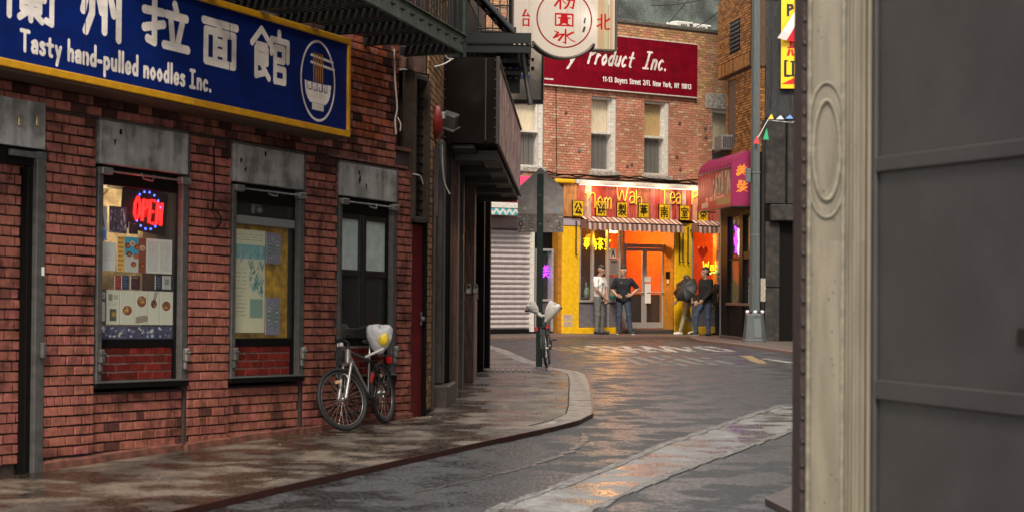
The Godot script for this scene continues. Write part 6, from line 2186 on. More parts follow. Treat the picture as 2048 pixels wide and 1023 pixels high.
	for k in 8:
		im.fill_rect(Rect2i(k * 48 + 2, 2, 44, 60), Color(0.22, 0.22, 0.34).lerp(Color(0.35, 0.38, 0.46), 0.3 * (k % 3)))
		for j in 8:
			var c := Vector2(k * 48 + 6 + r.randf() * 34, 8 + r.randf() * 44)
			disc(im, c, 2.0 + r.randf() * 7.0, [Color(0.72, 0.74, 0.78), Color(0.12, 0.14, 0.3), Color(0.5, 0.45, 0.5), Color(0.75, 0.7, 0.62)][r.randi() % 4])
	poster("photo_strip", "strip of eight small bluish photographs along the bottom of the first window", "photographs", house, 0.767, 1.802, 1.202, 1.316, n, im)
	# blue fob below the grade card, loose wires at the top
	var fob := thing("blue_fob", "small blue hanging fob below the grade card in the first window", "fob", house.to_global(Vector3(0.807, 2.048, n + 0.004)))
	var st := S()
	blob(st, Vector3(0, 0.05, 0), Vector3(0.03, 0.05, 0.008), 6)
	put("fob_body", st, mk("blue plastic", 0.03, 0.2, 0.45, 0.35), fob)
	var wires := thing("hanging_wires", "loose dark wires hanging inside the top of the first window", "wire", house.to_global(Vector3(1.05, 2.5, -0.3)))
	st = S()
	for k in 3:
		var pts := PackedVector3Array()
		for j in 8:
			pts.append(Vector3(0.05 * k - 0.06 + 0.045 * sin(j * 1.7 + k), -0.07 * j, 0.012 * k))
		tube(st, pts, 0.005, 5)
	put("wire", st, mats["sooty black paint"], wires)
	# the lit OPEN sign
	var sign_n := -0.09
	var os := Node3D.new()
	os.transform = house.global_transform * Transform3D(Basis(Vector3.BACK, -0.10), Vector3(1.443, 2.34, sign_n))
	hang(os, "neon_open_sign", self)
	tag(os, "black panel with glowing red OPEN letters and an arc of blue lights", "neon sign")
	st = S()
	cbox(st, -0.33, 0.3, -0.19, 0.19, -0.03, 0.0, 0.008)
	put("panel", st, mats["sooty black paint"], os)
	var red := glow("red neon", 1.0, 0.012, 0.01, 1.2)
	var letters := ["latin_O", "latin_P", "latin_E", "latin_N2"]
	glyphs["latin_N2"] = "8,98 8,12|8,12 46,98|46,98 46,12"
	for k in 4:
		st = S()
		for pts in strokes(glyphs[letters[k]]):
			var q := PackedVector3Array()
			for p in pts:
				q.append(Vector3(-0.205 + k * 0.105 + p.x * 0.0017, 0.125 - p.y * 0.00235, 0.02))
			tube(st, q, 0.0135, 6)
		put("letter", st, red, os)
	for k in 12:
		var a := lerpf(0.35, 2.3, (k % 6) / 5.0) + (PI if k >= 6 else 0.0)
		st = S()
		blob(st, Vector3(cos(a) * 0.19 + 0.0, sin(a) * 0.165 + 0.0, 0.01), Vector3(0.011, 0.011, 0.008), 4)
		put("blue_bulb", st, glow("blue led", 0.04, 0.1, 1.0, 2.0), os)
	add_glow("open_sign_light", os.to_global(Vector3(0, 0, 0.05)), Color(1.0, 0.1, 0.05), 0.04, 0.1)
	# small room light behind the first two windows: papers glow a little from inside
	# ---- second window: a map, notices and two framed wreath prints on yellow board
	slab("yellow_board", house.get_node("window_001"), mk("mustard board", 0.72, 0.42, 0.02, 0.7, 0.0, "hard", 1.3), 2.66, 3.735, 1.21, 2.3, -0.14, -0.1, 0.0)
	im = sheet(256, 320, Color(0.8, 0.8, 0.68))
	im.fill_rect(Rect2i(0, 46, 256, 44), Color(0.45, 0.66, 0.66))
	text_lines(im, Rect2i(8, 14, 230, 24), 8, Color(0.5, 0.52, 0.48), 11)
	for k in 40:
		var c := Vector2(r.randf() * 250, 50 + r.randf() * 36)
		im.fill_rect(Rect2i(int(c.x), int(c.y), 3 + r.randi() % 12, 4 + r.randi() % 26), Color(0.3, 0.55, 0.58).lerp(Color(0.7, 0.75, 0.7), r.randf()))
	for k in 60:
		var c := Vector2(140 + r.randf() * 100, 110 + r.randf() * 90)
		brush(im, PackedVector2Array([c, c + Vector2(r.randf_range(-20, 20), r.randf_range(-26, 26))]), 1.5 + r.randf() * 4.0, [Color(0.25, 0.5, 0.52), Color(0.72, 0.74, 0.66), Color(0.4, 0.6, 0.58)][k % 3])
	im.fill_rect(Rect2i(140, 214, 100, 60), Color(0.5, 0.62, 0.56))
	text_lines(im, Rect2i(14, 120, 100, 150), 12, Color(0.62, 0.62, 0.54), 12)
	poster("city_map", "large cream and teal printed map sheet filling the second window", "map", house, 2.73, 3.287, 1.261, 2.25, -0.07, im)
	for k in 2:
		im = sheet(96, 160, Color(0.5, 0.48, 0.56))
		for j in 48:
			var a := TAU * j / 48
			disc(im, Vector2(48 + cos(a) * 28, 80 + sin(a) * 52), 5.0 + 4.0 * r.randf(), [Color(0.35, 0.5, 0.46), Color(0.68, 0.68, 0.66), Color(0.3, 0.4, 0.42)][j % 3])
		disc(im, Vector2(48, 80), 22, Color(0.42, 0.5, 0.46))
		poster("wreath_print", ["grey print of an oval wreath at the upper right of the yellow board", "grey print of a tall oval at the lower right of the yellow board"][k], "print", house, 3.304, 3.55, [1.94, 1.24][k], [2.24, 1.605][k], -0.066, im)
	# a loop of black cable on the pier between the first two windows
	var loop := thing("cable_loop", "loop of black cable hanging on the brick pier between the first two windows", "cable", house.to_global(Vector3(2.276, 2.233, 0.03)))
	st = S()
	var lp := PackedVector3Array([Vector3(0.0, 0.75, 0.0), Vector3(0.01, 0.4, 0.0), Vector3(0.0, 0.16, 0)])
	tube(st, lp, 0.007, 6)
	var q2 := PackedVector3Array()
	for k in 16:
		q2.append(Vector3(sin(TAU * k / 16) * 0.075, 0.075 + cos(TAU * k / 16) * 0.085, 0.01))
	tube(st, q2, 0.009, 6, true)
	put("cable", st, mats["sooty black paint"], loop)

func add_glow(called: String, at: Vector3, col: Color, energy: float, size: float) -> void:
	var l := OmniLight3D.new()
	l.name = called
	l.light_color = col
	l.light_energy = energy
	l.light_size = size
	l.omni_range = 20.0
	l.omni_attenuation = 2.0
	l.shadow_enabled = true
	l.position = at
	add_child(l, true)

func spin(n: int, r: float, z := 0.0) -> PackedVector3Array:
	var out := PackedVector3Array()
	for k in n:
		out.append(Vector3(cos(TAU * k / n) * r, sin(TAU * k / n) * r, z))
	return out

func make_bicycle(steer: float, paint: Color, silver_fork: bool) -> Node3D:
	# rear wheel touches the ground at the origin, the front lies along +x
	var b := Node3D.new()
	hang(b, "bicycle", self)
	var R := 0.33
	var base := 1.05
	var rubber := mk("tyre rubber", 0.012, 0.012, 0.012, 0.6)
	var rimm := mk("rim alloy", 0.16, 0.155, 0.15, 0.35, 0.8)
	var chrome := mk("bright spoke steel", 0.6, 0.58, 0.56, 0.25, 0.9)
	var blk := mk("black bicycle metal", 0.018, 0.018, 0.02, 0.35, 0.3)
	var fr := mk("bicycle paint %s" % paint.to_html(false), paint.r, paint.g, paint.b, 0.3, 0.25)
	var red := mk("red reflector", 0.6, 0.01, 0.015, 0.2)
	var axis := Vector3(-sin(deg_to_rad(19.0)), cos(deg_to_rad(19.0)), 0)
	var crown := Vector3(base - 0.19, 0.70, 0)
	var ts := Transform3D(Basis(), crown) * Transform3D(Basis(axis, steer), Vector3.ZERO) * Transform3D(Basis(), -crown)
	var tyre_mesh: Mesh
	var rim_mesh: Mesh
	var st := S()
	tube(st, spin(40, R - 0.024), 0.024, 8, true)
	tyre_mesh = st.commit()
	st = S()
	tube(st, spin(40, R - 0.055), 0.011, 6, true)
	rim_mesh = st.commit()
	st = S()
	rod(st, Vector3(0, 0.018, 0), Vector3(0, R - 0.06, 0), 0.0016, 4)
	var spoke_mesh := st.commit()
	for w in 2:
		var wheel := Node3D.new()
		wheel.transform = Transform3D(Basis(), Vector3(0, R, 0)) if w == 0 else ts * Transform3D(Basis(), Vector3(base, R, 0))
		hang(wheel, "wheel", b)
		for p in [[tyre_mesh, "tyre", rubber], [rim_mesh, "rim", rimm]]:
			var o := MeshInstance3D.new()
			o.mesh = p[0]
			o.material_override = p[2]
			hang(o, p[1], wheel)
		for k in 28:
			var o := MeshInstance3D.new()
			o.mesh = spoke_mesh
			o.material_override = chrome
			o.transform = Transform3D(Basis(Vector3.BACK, TAU * k / 28.0), Vector3(0, 0, 0.02 if k % 2 else -0.02))
			o.basis = o.basis * Basis(Vector3.RIGHT, -0.07 if k % 2 else 0.07)
			hang(o, "spoke", wheel)
		st = S()
		rod(st, Vector3(0, 0, -0.06), Vector3(0, 0, 0.06), 0.018, 8)
		rod(st, Vector3(0, 0, -0.03), Vector3(0, 0, 0.03), 0.026, 8)
		if w == 0:
			for k in 5:
				rod(st, Vector3(0, 0, 0.03 + k * 0.005), Vector3(0, 0, 0.034 + k * 0.005), 0.055 - k * 0.007, 14)
		put("hub", st, chrome, wheel)
		st = S()
		cbox(st, -0.035, 0.035, R * 0.5, R * 0.5 + 0.035, -0.012, 0.012, 0.004)
		put("spoke_reflector", st, mk("amber reflector", 0.6, 0.35, 0.2, 0.25), wheel)
	var bb := Vector3(0.42, 0.30, 0)
	var seat := Vector3(0.25, 0.74, 0)
	var head_top := crown + axis * 0.13
	st = S()
	rod(st, crown, head_top, 0.026, 10)
	rod(st, crown + axis * 0.02, bb + Vector3(0.02, 0.03, 0), 0.028 if silver_fork else 0.02, 10)
	rod(st, head_top - axis * 0.02, seat + Vector3(0.0, -0.06, 0), 0.02, 10)
	rod(st, bb, seat, 0.019, 10)
	put("frame", st, fr, b)
	if silver_fork:
		st = S()
		rod(st, crown + axis * 0.06, bb + Vector3(0.06, 0.09, 0), 0.034, 10)
		rod(st, crown - axis * 0.01, head_top, 0.03, 10)
		put("silver_down_tube", st, mk("silver tube", 0.26, 0.255, 0.25, 0.3, 0.4), b)
	st = S()
	for s in [-0.055, 0.055]:
		rod(st, bb + Vector3(0, 0, s * 0.6), Vector3(0, R, s), 0.012, 8)
		rod(st, seat + Vector3(0, -0.06, s * 0.4), Vector3(0, R, s), 0.010, 8)
	put("rear_triangle", st, blk, b)
	if silver_fork:
		st = S()
		var coil := PackedVector3Array()
		for k in 40:
			coil.append(Vector3(0.34, 0.46, 0).lerp(Vector3(0.22, 0.56, 0), k / 39.0) + Vector3(0.02 * cos(k * 1.2), 0.02 * sin(k * 1.2), 0.028 * sin(k * 1.2)))
		tube(st, coil, 0.006, 5)
		put("shock_spring", st, red, b)
	st = S()
	var f0 := crown - axis * 0.02
	for s in [-0.062, 0.062]:
		rod(st, f0 + Vector3(0, 0, s), Vector3(base, R, s * 0.95), 0.016, 8)
		rod(st, f0.lerp(Vector3(base, R, 0), 0.45) + Vector3(0, 0, s * 0.98), Vector3(base, R, s * 0.95), 0.021, 8)
	rod(st, f0 + Vector3(0, 0, -0.075), f0 + Vector3(0, 0, 0.075), 0.02, 8)
	var arch := PackedVector3Array()
	for k in 9:
		arch.append(f0.lerp(Vector3(base, R, 0), 0.42) + Vector3(0.02, 0.05 * sin(PI * k / 8.0), -0.062 * cos(PI * k / 8.0)))
	tube(st, arch, 0.012, 6)
	var fork := put("fork", st, mk("silver fork", 0.32, 0.31, 0.31, 0.28, 0.5) if silver_fork else blk, b)
	fork.transform = ts
	st = S()
	var bar_c := head_top + axis * 0.1 + Vector3(0.09, 0.02, 0)
	rod(st, head_top, head_top + axis * 0.08, 0.018, 8)
	rod(st, head_top + axis * 0.07, bar_c, 0.017, 8)
	tube(st, PackedVector3Array([bar_c + Vector3(-0.07, 0.05, -0.31), bar_c + Vector3(-0.02, 0.045, -0.17), bar_c + Vector3(0, 0.0, -0.06), bar_c + Vector3(0, 0, 0.06), bar_c + Vector3(-0.02, 0.045, 0.17), bar_c + Vector3(-0.07, 0.05, 0.31)]), 0.0125, 8)
	put("handlebar", st, blk, b).transform = ts
	for s in [-1.0, 1.0]:
		st = S()
		rod(st, bar_c + Vector3(-0.075, 0.05, 0.32 * s), bar_c + Vector3(-0.04, 0.048, 0.2 * s), 0.019, 8)
		put("grip", st, rubber, b).transform = ts
		st = S()
		tube(st, PackedVector3Array([bar_c + Vector3(-0.03, 0.045, 0.18 * s), bar_c + Vector3(0.02, 0.02, 0.2 * s), bar_c + Vector3(0.0, 0.01, 0.29 * s)]), 0.006, 5)
		tube(st, PackedVector3Array([bar_c + Vector3(0.0, 0.02, 0.18 * s), bar_c + Vector3(0.1, 0.07, 0.1 * s), bar_c + Vector3(0.09, -0.1, 0.04 * s), crown + Vector3(0.06, 0, 0.02 * s)]), 0.004, 5)
		put("brake_lever", st, blk, b).transform = ts
	st = S()
	cbox(st, -0.03, 0.03, -0.018, 0.018, -0.02, 0.02, 0.006, Transform3D(Basis(), bar_c + Vector3(0.03, -0.05, 0)))
	put("front_reflector", st, mk("clear reflector", 0.75, 0.72, 0.68, 0.2), b).transform = ts
	st = S()
	rod(st, seat, seat + Vector3(-0.045, 0.13, 0), 0.014, 8)
	put("seat_post", st, chrome, b)
	st = S()
	blob(st, seat + Vector3(-0.12, 0.155, 0), Vector3(0.12, 0.03, 0.085), 8)
	blob(st, seat + Vector3(0.03, 0.155, 0), Vector3(0.13, 0.025, 0.035), 8)
	put("saddle", st, blk, b)
	st = S()
	rod(st, bb + Vector3(0, 0, -0.07), bb + Vector3(0, 0, 0.07), 0.02, 8)
	tube(st, PackedVector3Array(Array(spin(24, 0.09, 0.05)).map(func(p): return p + bb)), 0.006, 5, true)
	for k in 5:
		rod(st, bb + Vector3(0, 0, 0.05), bb + Vector3(cos(k * TAU / 5) * 0.088, sin(k * TAU / 5) * 0.088, 0.05), 0.006, 4)
	rod(st, bb + Vector3(0, 0, 0.07), bb + Vector3(0.08, -0.14, 0.085), 0.011, 6)
	rod(st, bb + Vector3(0, 0, -0.07), bb + Vector3(-0.08, 0.14, -0.085), 0.011, 6)
	put("crank", st, blk, b)
	for s in [1.0, -1.0]:
		st = S()
		cbox(st, -0.05, 0.05, -0.012, 0.012, 0.0, 0.09, 0.004, Transform3D(Basis(), bb + Vector3(0.08 * s, -0.14 * s, 0.09 if s > 0 else -0.18)))
		put("pedal", st, blk, b)
	st = S()
	tube(st, PackedVector3Array([bb + Vector3(0, 0.09, 0.05), Vector3(0, R + 0.05, 0.05), Vector3(-0.05, R, 0.05), Vector3(0, R - 0.05, 0.05), Vector3(0.04, R - 0.12, 0.05), bb + Vector3(0, -0.09, 0.05)]), 0.005, 5)
	put("chain", st, rubber, b)
	if silver_fork:
		st = S()
		for s in [-0.07, 0.07]:
			rod(st, Vector3(-0.28, 0.72, s), Vector3(0.2, 0.72, s), 0.007, 6)
			rod(st, Vector3(-0.1, 0.72, s), Vector3(0, R, s), 0.006, 6)
		for k in 5:
			rod(st, Vector3(-0.28 + k * 0.11, 0.72, -0.07), Vector3(-0.28 + k * 0.11, 0.72, 0.07), 0.006, 5)
		put("rear_rack", st, blk, b)
	st = S()
	if silver_fork:
		cbox(st, -0.31, -0.285, 0.63, 0.71, -0.03, 0.03, 0.006)
	else:
		cbox(st, 0.96, 0.99, 0.66, 0.72, -0.075, -0.02, 0.01)
		cbox(st, 0.92, 0.95, 0.63, 0.70, 0.11, 0.17, 0.012)
	put("red_reflector", st, red, b)
	st = S()
	rod(st, Vector3(0.30, 0.30, 0.05), Vector3(0.22, 0.01, 0.2), 0.009, 6)
	rod(st, Vector3(0.22, 0.01, 0.2), Vector3(0.25, 0.005, 0.22), 0.009, 6)
	put("kickstand", st, chrome if silver_fork else blk, b)
	return b

func place_bicycle(b: Node3D, contact: Vector3, ahead: Vector3, lean: float) -> void:
	var side := ahead.cross(Vector3.UP)
	var up := (ground_y(contact.x + ahead.x, contact.z + ahead.z) - ground_y(contact.x, contact.z))
	var x := (ahead + Vector3.UP * up).normalized()
	var basis_ := Basis(x, Vector3.UP, side).orthonormalized() * Basis(Vector3.RIGHT, deg_to_rad(lean))
	b.transform = Transform3D(basis_, Vector3(contact.x, ground_y(contact.x, contact.z) + 0.004, contact.z))

func crumple(st: SurfaceTool, c: Vector3, r: Vector3, sd: int, pinch := 0.3, n := 22) -> void:
	# a crumpled bag: a ball with creases, drawn in at the top
	var nz := FastNoiseLite.new()
	nz.seed = sd
	nz.frequency = 1.1
	nz.fractal_octaves = 3
	nz.fractal_type = FastNoiseLite.FRACTAL_RIDGED
	var f := func(i: int, j: int) -> Vector3:
		var a := TAU * i / (n * 2.0)
		var e := -PI / 2 + PI * j / float(n)
		var d := Vector3(cos(a) * cos(e), sin(e), sin(a) * cos(e))
		var w := 0.94 + 0.12 * nz.get_noise_3dv(d * 1.3)
		if d.y > 0.3:
			w *= 1.0 - pinch * (d.y - 0.3)
		if pinch < 0.0:
			# open at the top, hanging to a point
			d = Vector3(d.x * (0.85 + 0.3 * d.y), minf(d.y, 0.62 + 0.12 * sin(a * 3.0)), d.z * (0.85 + 0.3 * d.y))
		return c + d * r * w
	for i in n * 2:
		for j in n:
			var p := [f.call(i, j), f.call(i + 1, j), f.call(i + 1, j + 1), f.call(i, j + 1)]
			if j > 0: tri(st, p[0], p[2], p[1])
			if j < n - 1: tri(st, p[0], p[3], p[2])
	st.generate_normals()

func bags() -> void:
	var film := mk("thin white plastic film", 0.72, 0.72, 0.74, 0.3)
	film.albedo_color.a = 0.78
	film.transparency = BaseMaterial3D.TRANSPARENCY_ALPHA
	film.backlight_enabled = true
	film.backlight = Color(0.6, 0.6, 0.62)
	var o := thing("plastic_bag", "white plastic bag with a yellow print pulled over the saddle of the silver bicycle", "bag", Vector3(-1.40, 0.98, -19.12))
	var st := S()
	crumple(st, Vector3(0, 0.13, 0), Vector3(0.155, 0.17, 0.13), 2, -0.2)
	put("film", st, film, o)
	st = S()
	crumple(st, Vector3(0.045, 0.12, 0.075), Vector3(0.06, 0.075, 0.055), 4, 0.0, 10)
	put("yellow_print", st, mk("yellow bag print", 0.75, 0.52, 0.03, 0.4), o)
	st = S()
	tube(st, PackedVector3Array([Vector3(0.05, 0.02, 0.08), Vector3(-0.06, -0.03, 0.1), Vector3(-0.14, -0.07, 0.1)]), 0.014, 6)
	put("tied_handle", st, film, o)
	var cloth := mk("wet white bag cloth", 0.66, 0.62, 0.58, 0.45)
	cloth.backlight_enabled = true
	cloth.backlight = Color(0.4, 0.4, 0.4)
	for k in 2:
		var b := thing("plastic_bag", ["white plastic bag tied over the left end of the black bicycle handlebar", "larger crumpled white plastic bag hanging from the right of the black bicycle handlebar"][k], "bag", [Vector3(0.426, 1.255, -30.75), Vector3(0.639, 1.189, -30.7)][k], 0.0, "bags on the black bicycle")
		st = S()
		crumple(st, Vector3(0, 0.08, 0), [Vector3(0.1, 0.13, 0.09), Vector3(0.125, 0.19, 0.1)][k], 11 + k, -0.3)
		b.rotation.z = [0.75, -0.5][k]
		put("film", st, cloth, b)
		st = S()
		crumple(st, Vector3(0.0, -0.08, 0.0), Vector3(0.035, 0.06, 0.035), 16 + k, 0.0, 8)
		put("knot", st, cloth, b)

func street_post() -> void:
	var base := Vector3(0.48, ground_y(0.48, -30.98), -30.98)
	var o := thing("street_sign_post", "dark green street post carrying the grey back of a house-shaped sign", "street sign", base)
	var st := S()
	cbox(st, -0.05, 0.05, 0.0, 3.32, -0.012, 0.01, 0.004)
	cbox(st, -0.055, -0.03, 0.0, 3.32, -0.04, -0.0125, 0.004)
	cbox(st, 0.03, 0.055, 0.0, 3.32, -0.04, -0.0125, 0.004)
	put("post", st, mk("bottle green post paint", 0.012, 0.03, 0.024, 0.35, 0.3, "mid", 2.5), o)
	for k in 24:
		st = S()
		lathe(st, PackedVector2Array([Vector2(0.009, 0.0), Vector2(0.009, 0.003), Vector2(0.0, 0.003)]), 8, Transform3D(Basis(Vector3.RIGHT, PI / 2), Vector3(0, 0.12 + k * 0.13, 0.0105)))
		put("hole", st, mats["sooty black paint"], o)
	var y0 := 2.94 - base.y
	var poly := PackedVector2Array()
	for p in [Vector2(-0.385, y0), Vector2(0.4, y0), Vector2(0.4, 3.37 - base.y), Vector2(0.0, 3.73 - base.y), Vector2(-0.385, 3.37 - base.y)]:
		poly.append(p)
	st = S()
	prism(st, poly, -0.052, -0.045)
	var back := mk("dull aluminium sign back", 0.32, 0.29, 0.275, 0.5, 0.0, "soft", 1.5)
	put("sign_panel", st, back, o)
	slab("lower_plate", o, back, -0.395, 0.405, 2.61 - base.y, 2.935 - base.y, -0.052, -0.045, 0.003)
	var im := sheet(320, 128, Color(0.42, 0.39, 0.38))
	var r := RandomNumberGenerator.new()
	r.seed = 41
	for k in 70:
		# torn and scratched stickers
		var x := r.randi() % 320
		im.fill_rect(Rect2i(x, r.randi() % 128, 4 + r.randi() % 24, 2 + r.randi() % 10), [Color(0.55, 0.52, 0.5), Color(0.34, 0.31, 0.31), Color(0.48, 0.44, 0.44), Color(0.62, 0.6, 0.57)][r.randi() % 4])
	for k in 2:
		text_lines(im, Rect2i(72, 14 + k * 44, 42, 34), 11, Color(0.12, 0.12, 0.12), 50 + k)
		im.fill_rect(Rect2i(70, 12 + k * 44, 1, 36), Color(0.7, 0.7, 0.7))
	disc(im, Vector2(24, 72), 17, Color(0.3, 0.06, 0.06))
	brush(im, PackedVector2Array([Vector2(24, 80), Vector2(24, 104)]), 5, Color(0.3, 0.06, 0.06))
	disc(im, Vector2(24, 72), 8, Color(0.6, 0.55, 0.52))
	brush(im, PackedVector2Array([Vector2(34, 40), Vector2(46, 48), Vector2(58, 42)]), 4, Color(0.3, 0.48, 0.45))
	text_lines(im, Rect2i(190, 30, 60, 26), 12, Color(0.22, 0.2, 0.2), 52)
	brush(im, PackedVector2Array([Vector2(290, 60), Vector2(300, 80), Vector2(270, 100), Vector2(300, 116)]), 3, Color(0.15, 0.14, 0.14))
	brush(im, PackedVector2Array([Vector2(240, 6), Vector2(262, 14), Vector2(258, 2)]), 2, Color(0.15, 0.14, 0.14))
	st = S()
	quad(st, Vector3(-0.39, 2.615 - base.y, -0.0435), Vector3(0.4, 2.615 - base.y, -0.0435), Vector3(0.4, 2.93 - base.y, -0.0435), Vector3(-0.39, 2.93 - base.y, -0.0435))
	put("sticker_layer", st, printed("old stickers", im, 0.6), o)
	st = S()
	lathe(st, PackedVector2Array([Vector2(0.045, 0.0), Vector2(0.045, 0.003), Vector2(0.0, 0.003)]), 16, Transform3D(Basis(Vector3.RIGHT, PI / 2), Vector3(0.29, 3.0 - base.y, -0.045)))
	put("round_sticker", st, mk("grey blue sticker", 0.2, 0.27, 0.3, 0.5), o)
	st = S()
	lathe(st, PackedVector2Array([Vector2(0.03, 0.0), Vector2(0.03, 0.004), Vector2(0.0, 0.004)]), 12, Transform3D(Basis(Vector3.RIGHT, PI / 2), Vector3(-0.26, 3.02 - base.y, -0.045)))
	put("white_spot", st, mk("pale sticker", 0.42, 0.4, 0.38, 0.5), o)
	st = S()
	rod(st, Vector3(0, 2.75 - base.y, -0.045), Vector3(0, 2.75 - base.y, 0.016), 0.011, 6)
	rod(st, Vector3(0, 3.25 - base.y, -0.045), Vector3(0, 3.25 - base.y, 0.016), 0.011, 6)
	put("bolt", st, mats["scuffed bright steel"], o)

func lamp_post() -> void:
	var at := Vector3(5.967, ground_y(5.95, -44.2), -44.2)
	var o := thing("lamp_post", "tall grey steel lamp post on a flared eight-sided foot at the kerb", "lamp post", at, 0.2)
	var grey := mk("grey green galvanised paint", 0.105, 0.118, 0.118, 0.4, 0.35, "streak_soft", 1.2)
	var st := S()
	lathe(st, PackedVector2Array([Vector2(0.31, 0.0), Vector2(0.31, 0.04), Vector2(0.285, 0.07), Vector2(0.22, 0.66), Vector2(0.2, 0.7), Vector2(0.0, 0.7)]), 8, Transform3D(Basis(Vector3.UP, PI / 8), Vector3.ZERO))
	st = flat_shaded(st)
	put("foot", st, grey, o)
	st = S()
	cbox(st, -0.09, 0.09, 0.12, 0.58, -0.01, 0.012, 0.006, Transform3D(Basis(Vector3.RIGHT, -0.1), Vector3(0, 0.0, 0.262)))
	put("hatch", st, mk("darker hatch paint", 0.13, 0.145, 0.145, 0.45, 0.3), o)
	st = S()
	lathe(st, PackedVector2Array([Vector2(0.15, 0.7), Vector2(0.135, 0.75), Vector2(0.125, 2.6), Vector2(0.122, 2.6), Vector2(0.105, 9.5), Vector2(0.0, 9.5)]), 8)
	put("shaft", flat_shaded(st), grey, o)
	for v in [2.62, 4.15]:
		st = S()
		lathe(st, PackedVector2Array([Vector2(0.11, v - 0.015), Vector2(0.132, v - 0.012), Vector2(0.132, v + 0.012), Vector2(0.11, v + 0.015)]), 12)
		put("band", st, mats["darker hatch paint"], o)
	slab("meter_box", o, mk("box grey", 0.1, 0.11, 0.11, 0.5), -0.24, -0.13, 3.9, 4.25, -0.05, 0.06, 0.01)
	for k in 5:
		var b := thing("litter_scrap", ["leftmost crumpled bit of litter on the lamp post foot", "second dark scrap of litter from the left on the lamp post foot", "middle pale scrap of litter on the lamp post foot", "fourth dark scrap of litter on the lamp post foot", "rightmost pale scrap of litter on the lamp post foot"][k], "litter", at + Vector3(-0.18 + 0.09 * k, 0.7, 0.12 - 0.03 * absf(k - 2)), k * 1.1, "litter on the lamp post foot")
		st = S()
		crumple(st, Vector3(0, 0.04, 0), Vector3(0.05, 0.055, 0.05), 30 + k, 0.4, 7)
		put("paper", st, mk("litter white", 0.62, 0.62, 0.64, 0.5) if k % 2 == 0 else mats["dark trim"], b)

func flat_shaded(st: SurfaceTool) -> SurfaceTool:
	var a := st.commit_to_arrays()
	var v: PackedVector3Array = a[Mesh.ARRAY_VERTEX]
	var out := S()
	for i in range(0, v.size(), 3):
		if (v[i + 2] - v[i]).cross(v[i + 1] - v[i]).length() > 1e-9:
			tri(out, v[i], v[i + 2], v[i + 1])
	return out

